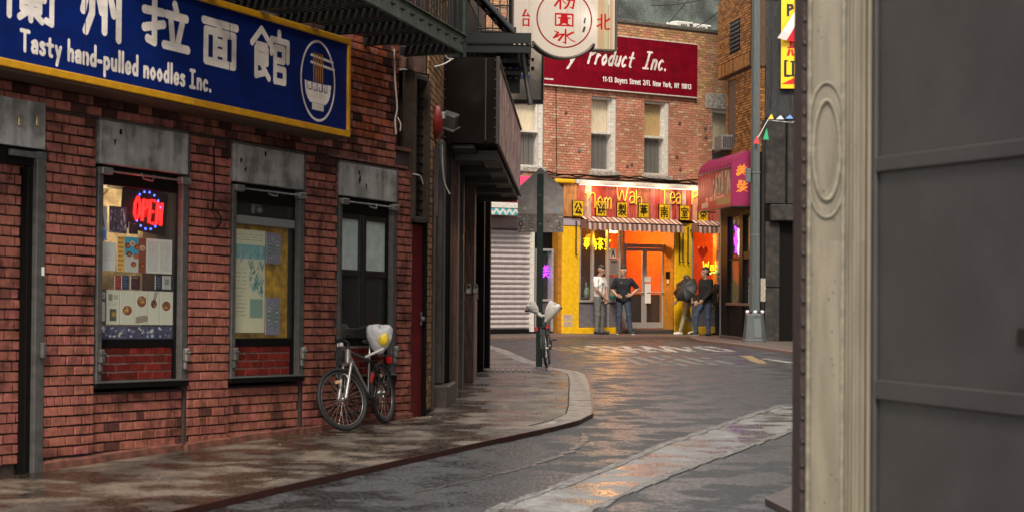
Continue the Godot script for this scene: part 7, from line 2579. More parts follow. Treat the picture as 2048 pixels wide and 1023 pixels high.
func facade_things() -> void:
	# striped roller awnings over the tea house windows
	var k := 0
	for a in [[-1.42, 1.98], [2.45, 3.85]]:
		var aw := wall("striped_awning", tea.global_position, tea.global_basis.x)
		tag(aw, ["long brown and cream striped awning folded up over the tea house door and window", "short brown and cream striped awning folded up over the right tea house window"][k], "awning", "striped awnings on the tea house")
		var n := int((a[1] - a[0]) / 0.085)
		var tones := [mk("awning cream", 0.55, 0.43, 0.36, 0.85), mk("awning brown", 0.16, 0.07, 0.05, 0.85), mk("awning pink", 0.4, 0.24, 0.2, 0.85)]
		for j in n:
			var u0: float = a[0] + j * 0.085
			var u1 := u0 + 0.085
			var st := S()
			var drop := 0.04 * sin(PI * ((j % 4) / 4.0))
			var drop2 := 0.04 * sin(PI * ((j % 4 + 1) / 4.0))
			quad(st, Vector3(u0, 3.42, 0.42), Vector3(u1, 3.42, 0.42), Vector3(u1, 3.58, 0.1), Vector3(u0, 3.58, 0.1))
			quad(st, Vector3(u0, 3.24 - drop, 0.435), Vector3(u1, 3.24 - drop2, 0.435), Vector3(u1, 3.42, 0.421), Vector3(u0, 3.42, 0.421))
			put("stripe", st, tones[[0, 1, 2, 1][j % 4]], aw)
		var st2 := S()
		rod(st2, Vector3(a[0] - 0.03, 3.42, 0.41), Vector3(a[1] + 0.03, 3.42, 0.41), 0.02, 6)
		for u in [a[0] + 0.02, a[1] - 0.02]:
			rod(st2, Vector3(u, 3.42, 0.41), Vector3(u, 3.3, 0.02), 0.018, 6)
		put("awning_frame", st2, mats["dark trim"], aw)
		slab("end_flap", aw, tones[1], a[0] - 0.012, a[0] - 0.004, 3.25, 3.5, 0.1, 0.42, 0.0)
		k += 1
	# awning arms hanging down on the pilasters
	for u in [[-1.555, 2.55, 3.45], [2.051, 2.42, 3.4], [2.178, 2.42, 3.4], [2.361, 2.40, 3.4]]:
		var arm := thing("awning_arm", "", "awning arm", tea.to_global(Vector3(u[0], u[1], 0.05)))
		var st := S()
		rod(st, Vector3(0, 0, 0), Vector3(0, u[2] - u[1], 0), 0.02, 6)
		rod(st, Vector3(0, 0, 0), Vector3(0.05, -0.01, 0.0), 0.018, 6)
		put("rod", st, mats["dark trim"], arm)
		tag(arm, {-1: "dark awning arm hanging down on the left yellow pilaster"}.get(-1) if u[0] < 0.0 else ("dark awning arm nearest the doors on the right yellow pilaster" if u[0] < 2.105 else ("thin middle awning arm on the right yellow pilaster" if u[0] < 2.269 else "dark awning arm beside the right window on the yellow pilaster")), "awning arm", "awning arms on the yellow pilasters")
	# neon: four yellow characters, script in the right window, purple scribble in the little shop, coloured figure in the salon
	var ny := wall("yellow_neon_characters", tea.global_position, tea.global_basis.x)
	tag(ny, "row of four yellow neon characters in the left tea house window", "neon sign")
	var yel := glow("yellow neon", 1.0, 0.62, 0.01, 1.3)
	var four := ["hua", "nan", "cha", "shi"]
	for j in 4:
		var st := S()
		tube_strokes(st, glyphs[four[j]], Vector3(-1.196 + j * 0.235, 2.702, -0.1), Vector2(0.21, 0.33), 0.012)
		put("character", st, yel, ny)
	add_glow("yellow_neon_light", tea.to_global(Vector3(-0.9, 3.0, 0.02)), Color(1.0, 0.75, 0.1), 0.25, 0.2)
	var nw := wall("script_neon", tea.global_position, tea.global_basis.x)
	tag(nw, "yellow and green neon script in the right tea house window", "neon sign")
	var st3 := S()
	for l in [["W", 0.0, 60], ["a", 0.26, 48], ["h", 0.44, 48]]:
		tube_strokes(st3, glyphs["latin_" + l[0]], Vector3(3.039 + l[1], 2.194, -0.1), Vector2(0.36, 0.3), 0.013)
	put("word", st3, yel, nw)
	st3 = S()
	tube(st3, PackedVector3Array(Array([0, 1, 2, 3, 4, 5, 6, 7, 8, 9, 10]).map(func(q): return Vector3(3.078 + 0.05 * q, 2.066 + 0.025 * sin(q * 2.2) + 0.01 * q, -0.1))), 0.01, 5)
	put("underline", st3, glow("green neon", 0.15, 0.9, 0.1, 1.6), nw)
	var heart := wall("red_heart", tea.global_position, tea.global_basis.x)
	tag(heart, "red heart-shaped lantern hanging inside the right tea house window", "lantern")
	var poly := PackedVector2Array()
	for j in 28:
		var a := TAU * j / 28.0
		poly.append(Vector2(3.312 + 0.0105 * 16.0 * pow(sin(a), 3.0), 2.725 + 0.0125 * (13.0 * cos(a) - 5.0 * cos(2 * a) - 2.0 * cos(3 * a) - cos(4 * a))))
	st3 = S()
	prism(st3, poly, -0.46, -0.4)
	put("heart", st3, mk("red lantern paper", 0.75, 0.03, 0.015, 0.5), heart)
	var np := wall("purple_neon", tea.global_position, tea.global_basis.x)
	tag(np, "small purple neon scribble in the shop door left of the tea house", "neon sign")
	st3 = S()
	tube_strokes(st3, glyphs["mei"], Vector3(-2.443, 1.914, -0.27), Vector2(0.24, 0.36), 0.012)
	put("character", st3, glow("purple neon", 0.5, 0.05, 1.0, 0.9), np)
	add_glow("purple_neon_light", tea.to_global(Vector3(-2.5, 2.0, -0.2)), Color(0.6, 0.2, 1.0), 0.05, 0.1)
	var nf := wall("salon_neon_figure", salon.global_position, salon.global_basis.x)
	tag(nf, "purple, red and green neon figure behind the salon glass", "neon sign")
	var vio := mats["purple neon"] as Material
	for j in 5:
		var st := S()
		var pts := PackedVector3Array()
		for q in 9:
			pts.append(Vector3(1.55 + 0.16 * j + 0.07 * sin(q * 1.3 + j), 2.62 + q * 0.085 - 0.04 * j, -0.12))
		tube(st, pts, 0.026, 6)
		put("tube", st, [vio, vio, glow("lilac neon", 0.8, 0.45, 1.0, 1.1), vio, glow("green neon tube", 0.01, 0.8, 0.2, 1.0)][j], nf)
	st3 = S()
	blob(st3, Vector3(2.2, 3.32, -0.12), Vector3(0.1, 0.12, 0.03), 6)
	put("red_cap", st3, glow("red neon cap", 1.0, 0.08, 0.03, 2.0), nf)
	add_glow("salon_neon_light", salon.to_global(Vector3(1.9, 3.0, -0.05)), Color(0.7, 0.3, 1.0), 0.06, 0.1)
	# papers on the tea house glass, intercom, notices on the yellow
	var im := sheet(64, 96, Color(0.8, 0.78, 0.72))
	draw_glyph(im, "latin_A", Rect2(12, 12, 76, 70), 5.0, Color(0.06, 0.06, 0.08))
	poster("grade_card", "white grade card with a black letter A in the tea house window by the doors", "card", tea, -0.33, -0.124, 2.48, 2.739, -0.04, im)
	im = sheet(64, 128, Color(0.52, 0.48, 0.45))
	text_lines(im, Rect2i(6, 40, 52, 80), 8, Color(0.3, 0.28, 0.27), 4)
	im.fill_rect(Rect2i(10, 8, 44, 24), Color(0.35, 0.27, 0.25))
	poster("menu_sheet", "grey menu sheet below the grade card in the tea house window", "menu", tea, -0.344, -0.05, 2.03, 2.453, -0.04, im)
	im = sheet(96, 160, Color(0.42, 0.4, 0.4))
	text_lines(im, Rect2i(8, 10, 80, 70), 9, Color(0.28, 0.26, 0.26), 5)
	im.fill_rect(Rect2i(6, 90, 84, 60), Color(0.16, 0.42, 0.45))
	disc(im, Vector2(40, 116), 20, Color(0.6, 0.55, 0.45))
	poster("window_poster", "grey and teal poster low in the tea house window behind the two men", "poster", tea, -0.407, -0.01, 1.348, 1.975, -0.04, im)
	for j in 2:
		im = sheet(64, 40, Color(0.76, 0.7, 0.62))
		text_lines(im, Rect2i(6, 6, 52, 30), 6, Color(0.6, 0.2, 0.15), 7 + j)
		poster("paper_notice", ["upper white notice pasted low on the left yellow pilaster", "lower white notice pasted low on the left yellow pilaster"][j], "notice", tea, -1.936, -1.621, [0.795, 0.635][j], [0.956, 0.769][j], 0.004, im)
	var ic := thing("intercom", "black intercom with a small lit button on the ochre door reveal", "intercom", tea.to_global(Vector3(1.9, 1.95, -0.25)), tea.rotation.y - PI / 2)
	slab("body", ic, mats["sooty black paint"], -0.07, 0.07, 0.0, 0.2, 0.0, 0.04, 0.008)
	slab("button", ic, mk("brass button", 0.7, 0.5, 0.25, 0.4), -0.04, 0.04, -0.14, -0.03, 0.0, 0.03, 0.008)
	# awning scrap with a teal zigzag above the roller shutter
	var zz := wall("zigzag_awning", tea.global_position, tea.global_basis.x)
	tag(zz, "white awning flap with a teal zigzag above the roller shutter", "awning")
	var u0 := -4.773
	var u1 := -3.712
	slab("white_band", zz, mats["old white paint"], u0 + 0.05, u1, 3.7, 3.842, 0.44, 0.5, 0.01)
	slab("valance", zz, mats["old white paint"], u0, u1, 3.519, 3.687, 0.47, 0.49, 0.004)
	var teal := mk("teal cloth", 0.03, 0.3, 0.36, 0.7)
	for j in 5:
		var st := S()
		var c := u0 + 0.13 + j * 0.2
		var lo := 3.519 + 0.01
		prism(st, PackedVector2Array([Vector2(c - 0.075, lo), Vector2(c + 0.075, lo), Vector2(c, lo + 0.1)]), 0.4905, 0.496)
		prism(st, PackedVector2Array([Vector2(c + 0.03, lo + 0.16), Vector2(c + 0.1, lo + 0.08), Vector2(c + 0.17, lo + 0.16)]), 0.4905, 0.496)
		put("zigzag", st, teal, zz)
	slab("pink_hood", zz, mk("pink awning cloth", 0.62, 0.03, 0.12, 0.6), u0 + 0.15, u1 + 0.1, 3.845 + 0.01, 4.012, 0.0, 0.45, 0.02)
	slab("green_tip", zz, mk("green awning cloth", 0.02, 0.16, 0.08, 0.6), u0 - 0.02, u0 + 0.14, 3.845 + 0.01, 3.961, 0.2, 0.44, 0.01)
	var pink := wall("pink_awning", tea.global_position, tea.global_basis.x)
	tag(pink, "bit of a bright pink awning between the street sign and the box awning", "awning")
	var st4 := S()
	quad(st4, Vector3(-3.87, 4.123, 0.4), Vector3(-3.298, 4.132, 0.4), Vector3(-3.088, 4.585, 0.1), Vector3(-3.664, 4.575, 0.1))
	quad(st4, Vector3(-3.87, 3.993, 0.4), Vector3(-3.298, 4.002, 0.4), Vector3(-3.298, 4.132 - 0.001, 0.4), Vector3(-3.87, 4.123 - 0.001, 0.4))
	put("cloth", st4, mats["pink awning cloth"], pink)
	# air conditioners on the roof
	var j := 0
	for a in [[1354, 1390, 52], [1390, 1427, 56]]:
		var ac := wall("rooftop_air_conditioner", tea.to_global(Vector3([2.944, 3.641][j], [9.02, 9.0][j], -1.2)), tea.global_basis.x)
		tag(ac, ["left white air conditioning unit on the brick parapet", "right white air conditioning unit with dark louvres on the brick parapet"][j], "air conditioner", "air conditioners on the roof")
		slab("casing", ac, mk("white casing", 0.6, 0.58, 0.53, 0.5), 0.0, 0.62, 0.0, 0.38, -0.5, 0.0, 0.02)
		for q in 4:
			slab("louvre", ac, mats["sooty black paint"], 0.16 + q * 0.06, 0.19 + q * 0.06, 0.1, 0.3, 0.0005, 0.012, 0.0)
		slab("side_panel", ac, mk("dark side panel", 0.06, 0.06, 0.06, 0.5), 0.47, 0.6, 0.05, 0.33, 0.0005, 0.01, 0.0)
		j += 1
	# the tarred wall that rises behind, with wires over it
	var wallb := thing("rear_building", "tall grey green rendered wall rising behind the salmon brick roof", "building", Vector3(6.0, 0, -68.0))
	slab("wall", wallb, mk("grey green render", 0.11, 0.13, 0.115, 0.85, 0.0, "hard", 0.18), -14.0, 8.0, 0.0, 13.9, -6.0, 0.0, 0.0)
	var pale_line := slab("flashing", wallb, mk("pale flashing", 0.42, 0.44, 0.43, 0.6), -2.2, 0.8, 13.3, 13.37, 0.0, 0.05, 0.0)
	var wi := 0
	for w in [[Vector3(3.3, 10.1, -51.0), Vector3(7.4, 11.2, -50.0), 0.35], [Vector3(3.9, 9.7, -51.0), Vector3(7.0, 10.4, -49.5), 0.25], [Vector3(4.4, 9.2, -51.0), Vector3(7.4, 12.4, -50.0), -0.1], [Vector3(5.2, 9.15, -51.5), Vector3(6.2, 9.9, -50.0), 0.1]]:
		var pts := PackedVector3Array()
		for q in 13:
			var t := q / 12.0
			pts.append(w[0].lerp(w[1], t) - Vector3(0, w[2] * 4.0 * t * (1.0 - t), 0))
		var st := S()
		tube(st, pts, 0.014, 5)
		var o := put("overhead_wire", st, mats["black iron"])
		tag(o, ["longest overhead wire sagging above the brick roof", "short sagging overhead wire just above the roof coping", "steep rising overhead wire over the roof", "short wire behind the rooftop air conditioner"][wi], "wire", "overhead wires above the roof")
		wi += 1

func small_things() -> void:
	# wet leaves and scraps blown along the foot of the house
	var scraps := S()
	for k in 150:
		var u := 6.6 - 5.5 * pow(rng.randf(), 2.0)
		var p := house.to_global(Vector3(u, 0, 0.06 + 0.5 * pow(rng.randf(), 2.0)))
		if k > 90:
			p = Vector3(rng.randf_range(-0.7, 0.9), 0, rng.randf_range(-29.0, -20.5))
		var g := ground_y(p.x, p.z) + 0.006
		var a := rng.randf() * TAU
		var w := rng.randf_range(0.008, 0.028)
		var d1 := Vector3(cos(a), 0.25 * rng.randf(), sin(a)) * w
		var d2 := Vector3(-sin(a), 0.2 * rng.randf(), cos(a)) * w * 0.6
		var c := Vector3(p.x, g + 0.002, p.z)
		tri(scraps, c - d1, c + d2, c + d1)
		tri(scraps, c - d1, c + d1, c - d2)
	var fallen := put("leaf_litter", scraps, mk("pale wet scraps", 0.32, 0.24, 0.15, 0.6))
	tag(fallen, "scattered wet leaves and paper scraps along the foot of the brick house", "litter", "", "stuff")
	# cream box sign that hangs behind the round one
	var v := thing("cream_box_sign", "tall cream box sign with a dark edge hanging behind the round sign", "sign", Vector3(0.185, 0, -30.6), -0.05)
	slab("box", v, mk("cream sign plastic", 0.55, 0.49, 0.42, 0.4, 0.0, "soft", 1.0), -0.3, 0.3, 4.84, 7.6, -0.1, 0.1, 0.01)
	slab("bottom_edge", v, mats["dark trim"], -0.325, 0.325, 4.78, 4.84, -0.12, 0.12, 0.01)
	slab("side_edge", v, mats["dark trim"], 0.301, 0.33, 4.841, 7.6, -0.12, 0.12, 0.01)
	for k in 4:
		slab("clip", v, mats["sooty black paint"], 0.12, 0.17, [5.35, 5.5, 5.85, 6.0][k], [5.4, 5.55, 5.9, 6.05][k], 0.1, 0.115, 0.004)
	slab("blue_tag", v, mk("blue plate", 0.06, 0.1, 0.55, 0.5), -0.12, 0.1, 5.2, 5.26, 0.1, 0.11, 0.003)
	# alarm bell and floodlight at the corner of the storefronts
	var bell := wall("alarm_bell", front.to_global(Vector3(0.85, 3.6, 0.02)), front.global_basis.x)
	tag(bell, "round red alarm bell fixed to the tan brick corner", "bell")
	var st := S()
	lathe(st, PackedVector2Array([Vector2(0.2, 0.0), Vector2(0.205, 0.02), Vector2(0.18, 0.055), Vector2(0.11, 0.085), Vector2(0.0, 0.095)]), 24, Transform3D(Basis(Vector3.RIGHT, PI / 2), Vector3.ZERO))
	put("gong", st, mk("faded red bell", 0.25, 0.02, 0.016, 0.4, 0.0, "mid", 3.0), bell)
	st = S()
	cbox(st, -0.06, 0.06, 0.03, 0.12, 0.07, 0.12, 0.03)
	put("cap", st, mats["scuffed bright steel"], bell)
	var fl := thing("floodlight", "dark square floodlight tilted down beside the red bell", "floodlight", Vector3(-0.778, 3.697, -22), -0.5)
	st = S()
	var tilt := Transform3D(Basis.from_euler(Vector3(0.35, 0.0, -0.35)), Vector3.ZERO)
	cbox(st, -0.1, 0.1, -0.09, 0.09, -0.07, 0.06, 0.015, tilt)
	cbox(st, -0.12, 0.12, -0.11, -0.08, -0.09, 0.1, 0.01, tilt)
	put("housing", st, mats["grey metal post"], fl)
	st = S()
	rod(st, tilt * Vector3(-0.08, 0.05, -0.05), Vector3(-0.22, 0.04, -0.1), 0.015, 6)
	put("arm", st, mats["dark trim"], fl)
	# loose cables on the two old fronts
	var cab := [[[Vector3(-1.279, 4.192, -19.2), Vector3(-1.265, 3.86, -19.2), Vector3(-1.241, 3.566, -19.2), Vector3(-1.261, 3.432, -19.2), Vector3(-1.249, 3.282, -19.2)], "pale cable running down the glow tinted brick by the notch", 0.009],
		[[Vector3(-1.235, 3.459, -19.2), Vector3(-1.202, 3.39, -19.2), Vector3(-1.207, 3.315, -19.2)], "short pale cable end splitting off on the glow tinted brick", 0.007],
		[[Vector3(-0.922, 4.544, -21.6), Vector3(-0.845, 4.465, -21.5), Vector3(-0.758, 4.452, -21.4), Vector3(-0.711, 4.489, -21.4)], "pale looped cable just under the green landing", 0.011],
		[[Vector3(-0.832, 4.55, -21.6), Vector3(-0.833, 4.465, -21.5), Vector3(-0.797, 4.393, -21.5), Vector3(-0.722, 4.369, -21.4)], "second pale cable loop hanging under the green landing", 0.009],
		[[Vector3(-1.251, 4.045, -19.8), Vector3(-1.072, 4.15, -20.6), Vector3(-0.872, 4.278, -21.3), Vector3(-0.745, 4.357, -21.4)], "long pale cable crossing from the notch to the box awning", 0.010],
		[[Vector3(-0.852, 3.358, -21.6), Vector3(-0.844, 3.118, -21.6), Vector3(-0.822, 2.913, -21.7), Vector3(-0.763, 2.78, -21.8)], "grey cable dropping from the bell past the box awning", 0.010],
		[[Vector3(-1.108, 2.906, -20), Vector3(-1.035, 2.891, -20.1), Vector3(-1.006, 2.807, -20.2)], "short pale cable across the barred window", 0.008]]
	for c in cab:
		var pts := PackedVector3Array()
		for i in c[0].size() - 1:
			var p0: Vector3 = c[0][maxi(i - 1, 0)]
			var p3: Vector3 = c[0][mini(i + 2, c[0].size() - 1)]
			for q in 6:
				pts.append(c[0][i].cubic_interpolate(c[0][i + 1], p0, p3, q / 6.0))
		pts.append(c[0][c[0].size() - 1])
		st = S()
		tube(st, pts, c[2], 6)
		tag(put("loose_cable", st, mk("pale cable sheath", 0.5, 0.47, 0.43, 0.5)), c[1], "cable", "loose cables on the old fronts")
	# window air conditioner on the corner house
	var ac := wall("window_air_conditioner", salon.to_global(Vector3(0.81 + 0.1, 5.256, 0.0)), salon.global_basis.x)
	tag(ac, "grey window air conditioner jutting from the slot window above the magenta awning", "air conditioner")
	slab("casing", ac, mk("grey casing", 0.2, 0.19, 0.18, 0.5, 0.2, "mid", 2.0), 0.0, 0.75, 0.03, 0.42, -0.1, 0.3, 0.015)
	for k in 6:
		slab("fin", ac, mats["dark trim"], 0.751, 0.76, 0.08, 0.37, -0.05 + k * 0.055, -0.02 + k * 0.055, 0.0)
	slab("shelf", ac, mats["dark trim"], -0.03, 0.78, 0.0, 0.03, 0.0, 0.32, 0.005)
	# yellow liquor sign, striped flag, string of small flags
	var e0 := 0.643
	var ls := wall("yellow_liquor_sign", Vector3(6.03, 0, -45.0), Vector3(1, 0, 0))
	tag(ls, "tall yellow sign with black LI and red brush character on the black tin", "sign")
	var im := Image.create(200, 512, false, Image.FORMAT_RGB8)
	im.fill(Color(0.96, 0.78, 0.03))
	# 145 texels to the metre, top of the picture at v = 10.2
	var ly := func(py: float) -> float: return (10.2 - (8.913 - py * 0.013)) * 145.0
	var lx := func(px: float) -> float: return (px - 1560.0) * 1.816
	var ink := Color(0.04, 0.03, 0.02)
	draw_glyph(im, "latin_L", Rect2(lx.call(1567), ly.call(116), 40, 62), 4.5, ink)
	im.fill_rect(Rect2i(int(lx.call(1567)), int(ly.call(119)), 14, 5), ink)
	im.fill_rect(Rect2i(int(lx.call(1582)), int(ly.call(121)), 9, 52), ink)
	im.fill_rect(Rect2i(int(lx.call(1579)), int(ly.call(120)), 22, 6), ink)
	im.fill_rect(Rect2i(int(lx.call(1579)), int(ly.call(147)), 22, 6), ink)
	draw_glyph(im, "latin_C", Rect2(lx.call(1592), ly.call(116), 60, 62), 4.5, ink)
	draw_glyph(im, "latin_P", Rect2(lx.call(1570), ly.call(8), 50, 46), 4.5, ink)
	draw_glyph(im, "hui", Rect2(lx.call(1572), ly.call(68), 60, 82), 5.0, Color(0.75, 0.06, 0.04), 0.6)
	for k in 40:
		im.fill_rect(Rect2i(int(lx.call(1583)) - k, int(ly.call(153)) + k / 2 + 2, k, 1), Color(0.8, 0.08, 0.05))
		im.fill_rect(Rect2i(int(lx.call(1583)), int(ly.call(153)) + k / 2, 40, 2), Color(0.8, 0.08, 0.05))
	draw_glyph(im, "latin_S", Rect2(lx.call(1590), ly.call(157), 26, 22), 2.5, Color(0.95, 0.85, 0.6))
	slab("box", ls, mk("dark sign edge", 0.05, 0.04, 0.02, 0.5), e0, e0 + 1.38, 6.668, 10.2, 0.065, 0.2, 0.008)
	st = S()
	quad(st, Vector3(e0 + 0.002, 6.67, 0.203), Vector3(e0 + 1.378, 6.67, 0.203), Vector3(e0 + 1.378, 10.198, 0.203), Vector3(e0 + 0.002, 10.198, 0.203))
	put("printed_face", st, printed("liquor sign print", im, 0.4), ls)
	var fg := thing("striped_flag", "red and white striped flag drooping in front of the yellow sign", "flag", Vector3(0, 0, 0))
	for k in 5:
		st = S()
		var m := mk("flag white", 0.8, 0.76, 0.74, 0.8) if k % 2 == 0 else mk("flag red", 0.62, 0.015, 0.03, 0.8)
		for i in 12:
			var f := func(a: float, b: float) -> Vector3:
				var y := lerpf(9.9, 7.9, a)
				var x := 7.5 - 0.95 * pow(a, 1.5) * (1.0 - b * 0.9) + 0.35 * b
				return Vector3(x, y - 0.35 * b * (1.0 - a * 0.3), -44.62 + 0.06 * sin(a * 9.0 + b * 5.0))
			quad(st, f.call((i + 1) / 12.0, k / 5.0), f.call((i + 1) / 12.0, (k + 1) / 5.0), f.call(i / 12.0, (k + 1) / 5.0), f.call(i / 12.0, k / 5.0))
		put("stripe", st, m, fg)
	st = S()
	rod(st, Vector3(7.25, 9.95, -44.6), Vector3(7.9, 8.8, -44.95), 0.025, 6)
	put("pole", st, mats["scuffed bright steel"], fg)
	var string_pts := [Vector3(5.95, 5.286, -44), Vector3(6.109, 5.541, -44.1), Vector3(6.283, 5.831, -44.3), Vector3(6.609, 5.815, -44.5), Vector3(6.934, 5.802, -44.6), Vector3(7.194, 5.916, -44.6)]
	var fs := thing("pennant_string", "sagging string of small plastic pennants between the lamp post and the black tin", "bunting")
	st = S()
	tube(st, PackedVector3Array(string_pts), 0.012, 5)
	put("string", st, mats["pale cable sheath"], fs)
	var colors := [Color(0.7, 0.02, 0.02), Color(0.01, 0.35, 0.14), Color(0.75, 0.5, 0.03), Color(0.6, 0.65, 0.7), Color(0.1, 0.25, 0.6)]
	var hangs := [Vector3(5.959, 5.382, -43.98), Vector3(6.221, 5.6, -44.2), Vector3(6.356, 5.955, -44.3), Vector3(6.601, 5.935, -44.45), Vector3(6.843, 5.954, -44.5)]
	for k in 5:
		st = S()
		var c := hangs[k] as Vector3
		var w := 0.07 if k < 3 else 0.1
		var h := [0.16, 0.26, 0.1, 0.07, 0.07][k] as float
		tri(st, c + Vector3(-w, -h, 0.01), c + Vector3(w, -h, 0.03), c + Vector3(0.02, 0.03, 0))
		tri(st, c + Vector3(w, -h, 0.028), c + Vector3(-w, -h, 0.008), c + Vector3(0.02, 0.03, -0.004))
		put("pennant", st, mk("pennant %d" % k, colors[k].r, colors[k].g, colors[k].b, 0.6), fs)


# ================================================================ people
func flesh(st: SurfaceTool, bones: Array, cell: float, k: float, fold := 0.0) -> void:
	# tapered capsules joined smoothly and meshed by surface nets
	var lo := Vector3.INF
	var hi := -Vector3.INF
	for b in bones:
		var r: float = maxf(b[2], b[3]) + cell * 3.0
		for p in [b[0], b[1]]:
			lo = lo.min(p - Vector3.ONE * r)
			hi = hi.max(p + Vector3.ONE * r)
	var nx := int((hi.x - lo.x) / cell) + 2
	var ny := int((hi.y - lo.y) / cell) + 2
	var nz := int((hi.z - lo.z) / cell) + 2
	var field := PackedFloat32Array()
	field.resize(nx * ny * nz)
	field.fill(1.0)
	var touched := {}
	for b in bones:
		var a: Vector3 = b[0]
		var d: Vector3 = b[1] - a
		var ra: float = b[2]
		var rb: float = b[3]
		var flat: float = b[4] if b.size() > 4 else 1.0
		var dd := maxf(d.length_squared(), 1e-8)
		var pad := maxf(ra, rb) * maxf(1.0, flat) + cell * 2.5
		var l := ((a.min(b[1]) - Vector3.ONE * pad - lo) / cell).floor().max(Vector3.ZERO)
		var h := ((a.max(b[1]) + Vector3.ONE * pad - lo) / cell).ceil().min(Vector3(nx - 1, ny - 1, nz - 1))
		for z in range(int(l.z), int(h.z) + 1):
			for y in range(int(l.y), int(h.y) + 1):
				var at := (z * ny + y) * nx
				for x in range(int(l.x), int(h.x) + 1):
					var p := lo + Vector3(x, y, z) * cell - a
					var t := clampf(p.dot(d) / dd, 0.0, 1.0)
					var q := p - d * t
					if flat != 1.0:
						q.z *= flat
					var v := q.length() - lerpf(ra, rb, t)
					if fold > 0.0:
						var w := lo + Vector3(x, y, z) * cell
						v += fold * sin(w.y * 41.0 + 3.0 * sin(w.x * 23.0 + w.y * 9.0) + 2.5 * sin(w.z * 27.0))
					var old := field[at + x]
					if old < 0.9:
						var hh := clampf(0.5 + 0.5 * (old - v) / k, 0.0, 1.0)
						v = lerpf(old, v, hh) - k * hh * (1.0 - hh)
					field[at + x] = minf(v, 0.89)
	var index := {}
	var pts := PackedVector3Array()
	var step := [1, nx, nx * ny]
	for z in nz - 1:
		for y in ny - 1:
			var row := (z * ny + y) * nx
			for x in nx - 1:
				var i := row + x
				var f0 := field[i]
				if absf(f0) > cell * 1.9:
					continue
				var sum := Vector3.ZERO
				var n := 0
				for e in 12:
					var ax := e / 4
					var o1 := step[(ax + 1) % 3] * (e & 1) as int
					var o2 := step[(ax + 2) % 3] * ((e >> 1) & 1) as int
					var i0 := i + o1 + o2
					var va := field[i0]
					var vb := field[i0 + step[ax]]
					if (va < 0.0) != (vb < 0.0):
						var p := Vector3.ZERO
						p[(ax + 1) % 3] = e & 1
						p[(ax + 2) % 3] = (e >> 1) & 1
						p[ax] = va / (va - vb)
						sum += p
						n += 1
				if n > 0:
					index[i] = pts.size()
					pts.append(lo + (Vector3(x, y, z) + sum / n) * cell)
	var normals := PackedVector3Array()
	normals.resize(pts.size())
	var faces := PackedInt32Array()
	for i in index:
		var x: int = i % nx
		var y: int = (i / nx) % ny
		var z: int = i / (nx * ny)
		if x < 1 or y < 1 or z < 1:
			continue
		for ax in 3:
			var va := field[i]
			var vb := field[i + step[ax]]
			if (va < 0.0) == (vb < 0.0):
				continue
			var s1: int = step[(ax + 1) % 3]
			var s2: int = step[(ax + 2) % 3]
			var q := [i, i - s1, i - s1 - s2, i - s2]
			if not (index.has(q[1]) and index.has(q[2]) and index.has(q[3])):
				continue
			var c := [index[q[0]], index[q[1]], index[q[2]], index[q[3]]]
			if va < 0.0:
				faces.append_array(PackedInt32Array([c[0], c[2], c[1], c[0], c[3], c[2]]))
			else:
				faces.append_array(PackedInt32Array([c[0], c[1], c[2], c[0], c[2], c[3]]))
	for i in range(0, faces.size(), 3):
		var n := (pts[faces[i + 2]] - pts[faces[i]]).cross(pts[faces[i + 1]] - pts[faces[i]])
		for j in 3:
			normals[faces[i + j]] += n
	for i in faces:
		st.set_normal(normals[i].normalized())
		st.set_uv(Vector2(pts[i].x, pts[i].y))
		st.add_vertex(pts[i])

func hand_bones(w: Vector3, d: Vector3, side: Vector3, curl: float) -> Array:
	# palm, four unequal bent fingers and a thumb; side points to the thumb
	d = d.normalized()
	side = (side - d * side.dot(d)).normalized()
	var n := d.cross(side).normalized()
	var out := []
	for i in 4:
		var o := side * (0.027 - i * 0.018)
		out.append([w + o * 0.6, w + d * 0.085 + o, 0.017, 0.015])
		var l := [0.072, 0.08, 0.074, 0.058][i] as float
		var k0 := w + d * 0.09 + o
		var d1 := (d + n * curl * 0.6).normalized()
		var k1 := k0 + d1 * l * 0.5
		var d2 := (d + n * curl * 1.6).normalized()
		out.append([k0, k1, 0.0105, 0.0095])
		out.append([k1, k1 + d2 * l * 0.5, 0.0095, 0.0075])
	var t0 := w + d * 0.025 + side * 0.025
	var t1 := t0 + (d * 0.6 + side * 0.7 + n * 0.3).normalized() * 0.045
	out.append([t0, t1, 0.014, 0.011])
	out.append([t1, t1 + (d + n * 0.4 * curl).normalized() * 0.032, 0.011, 0.008])
	return out

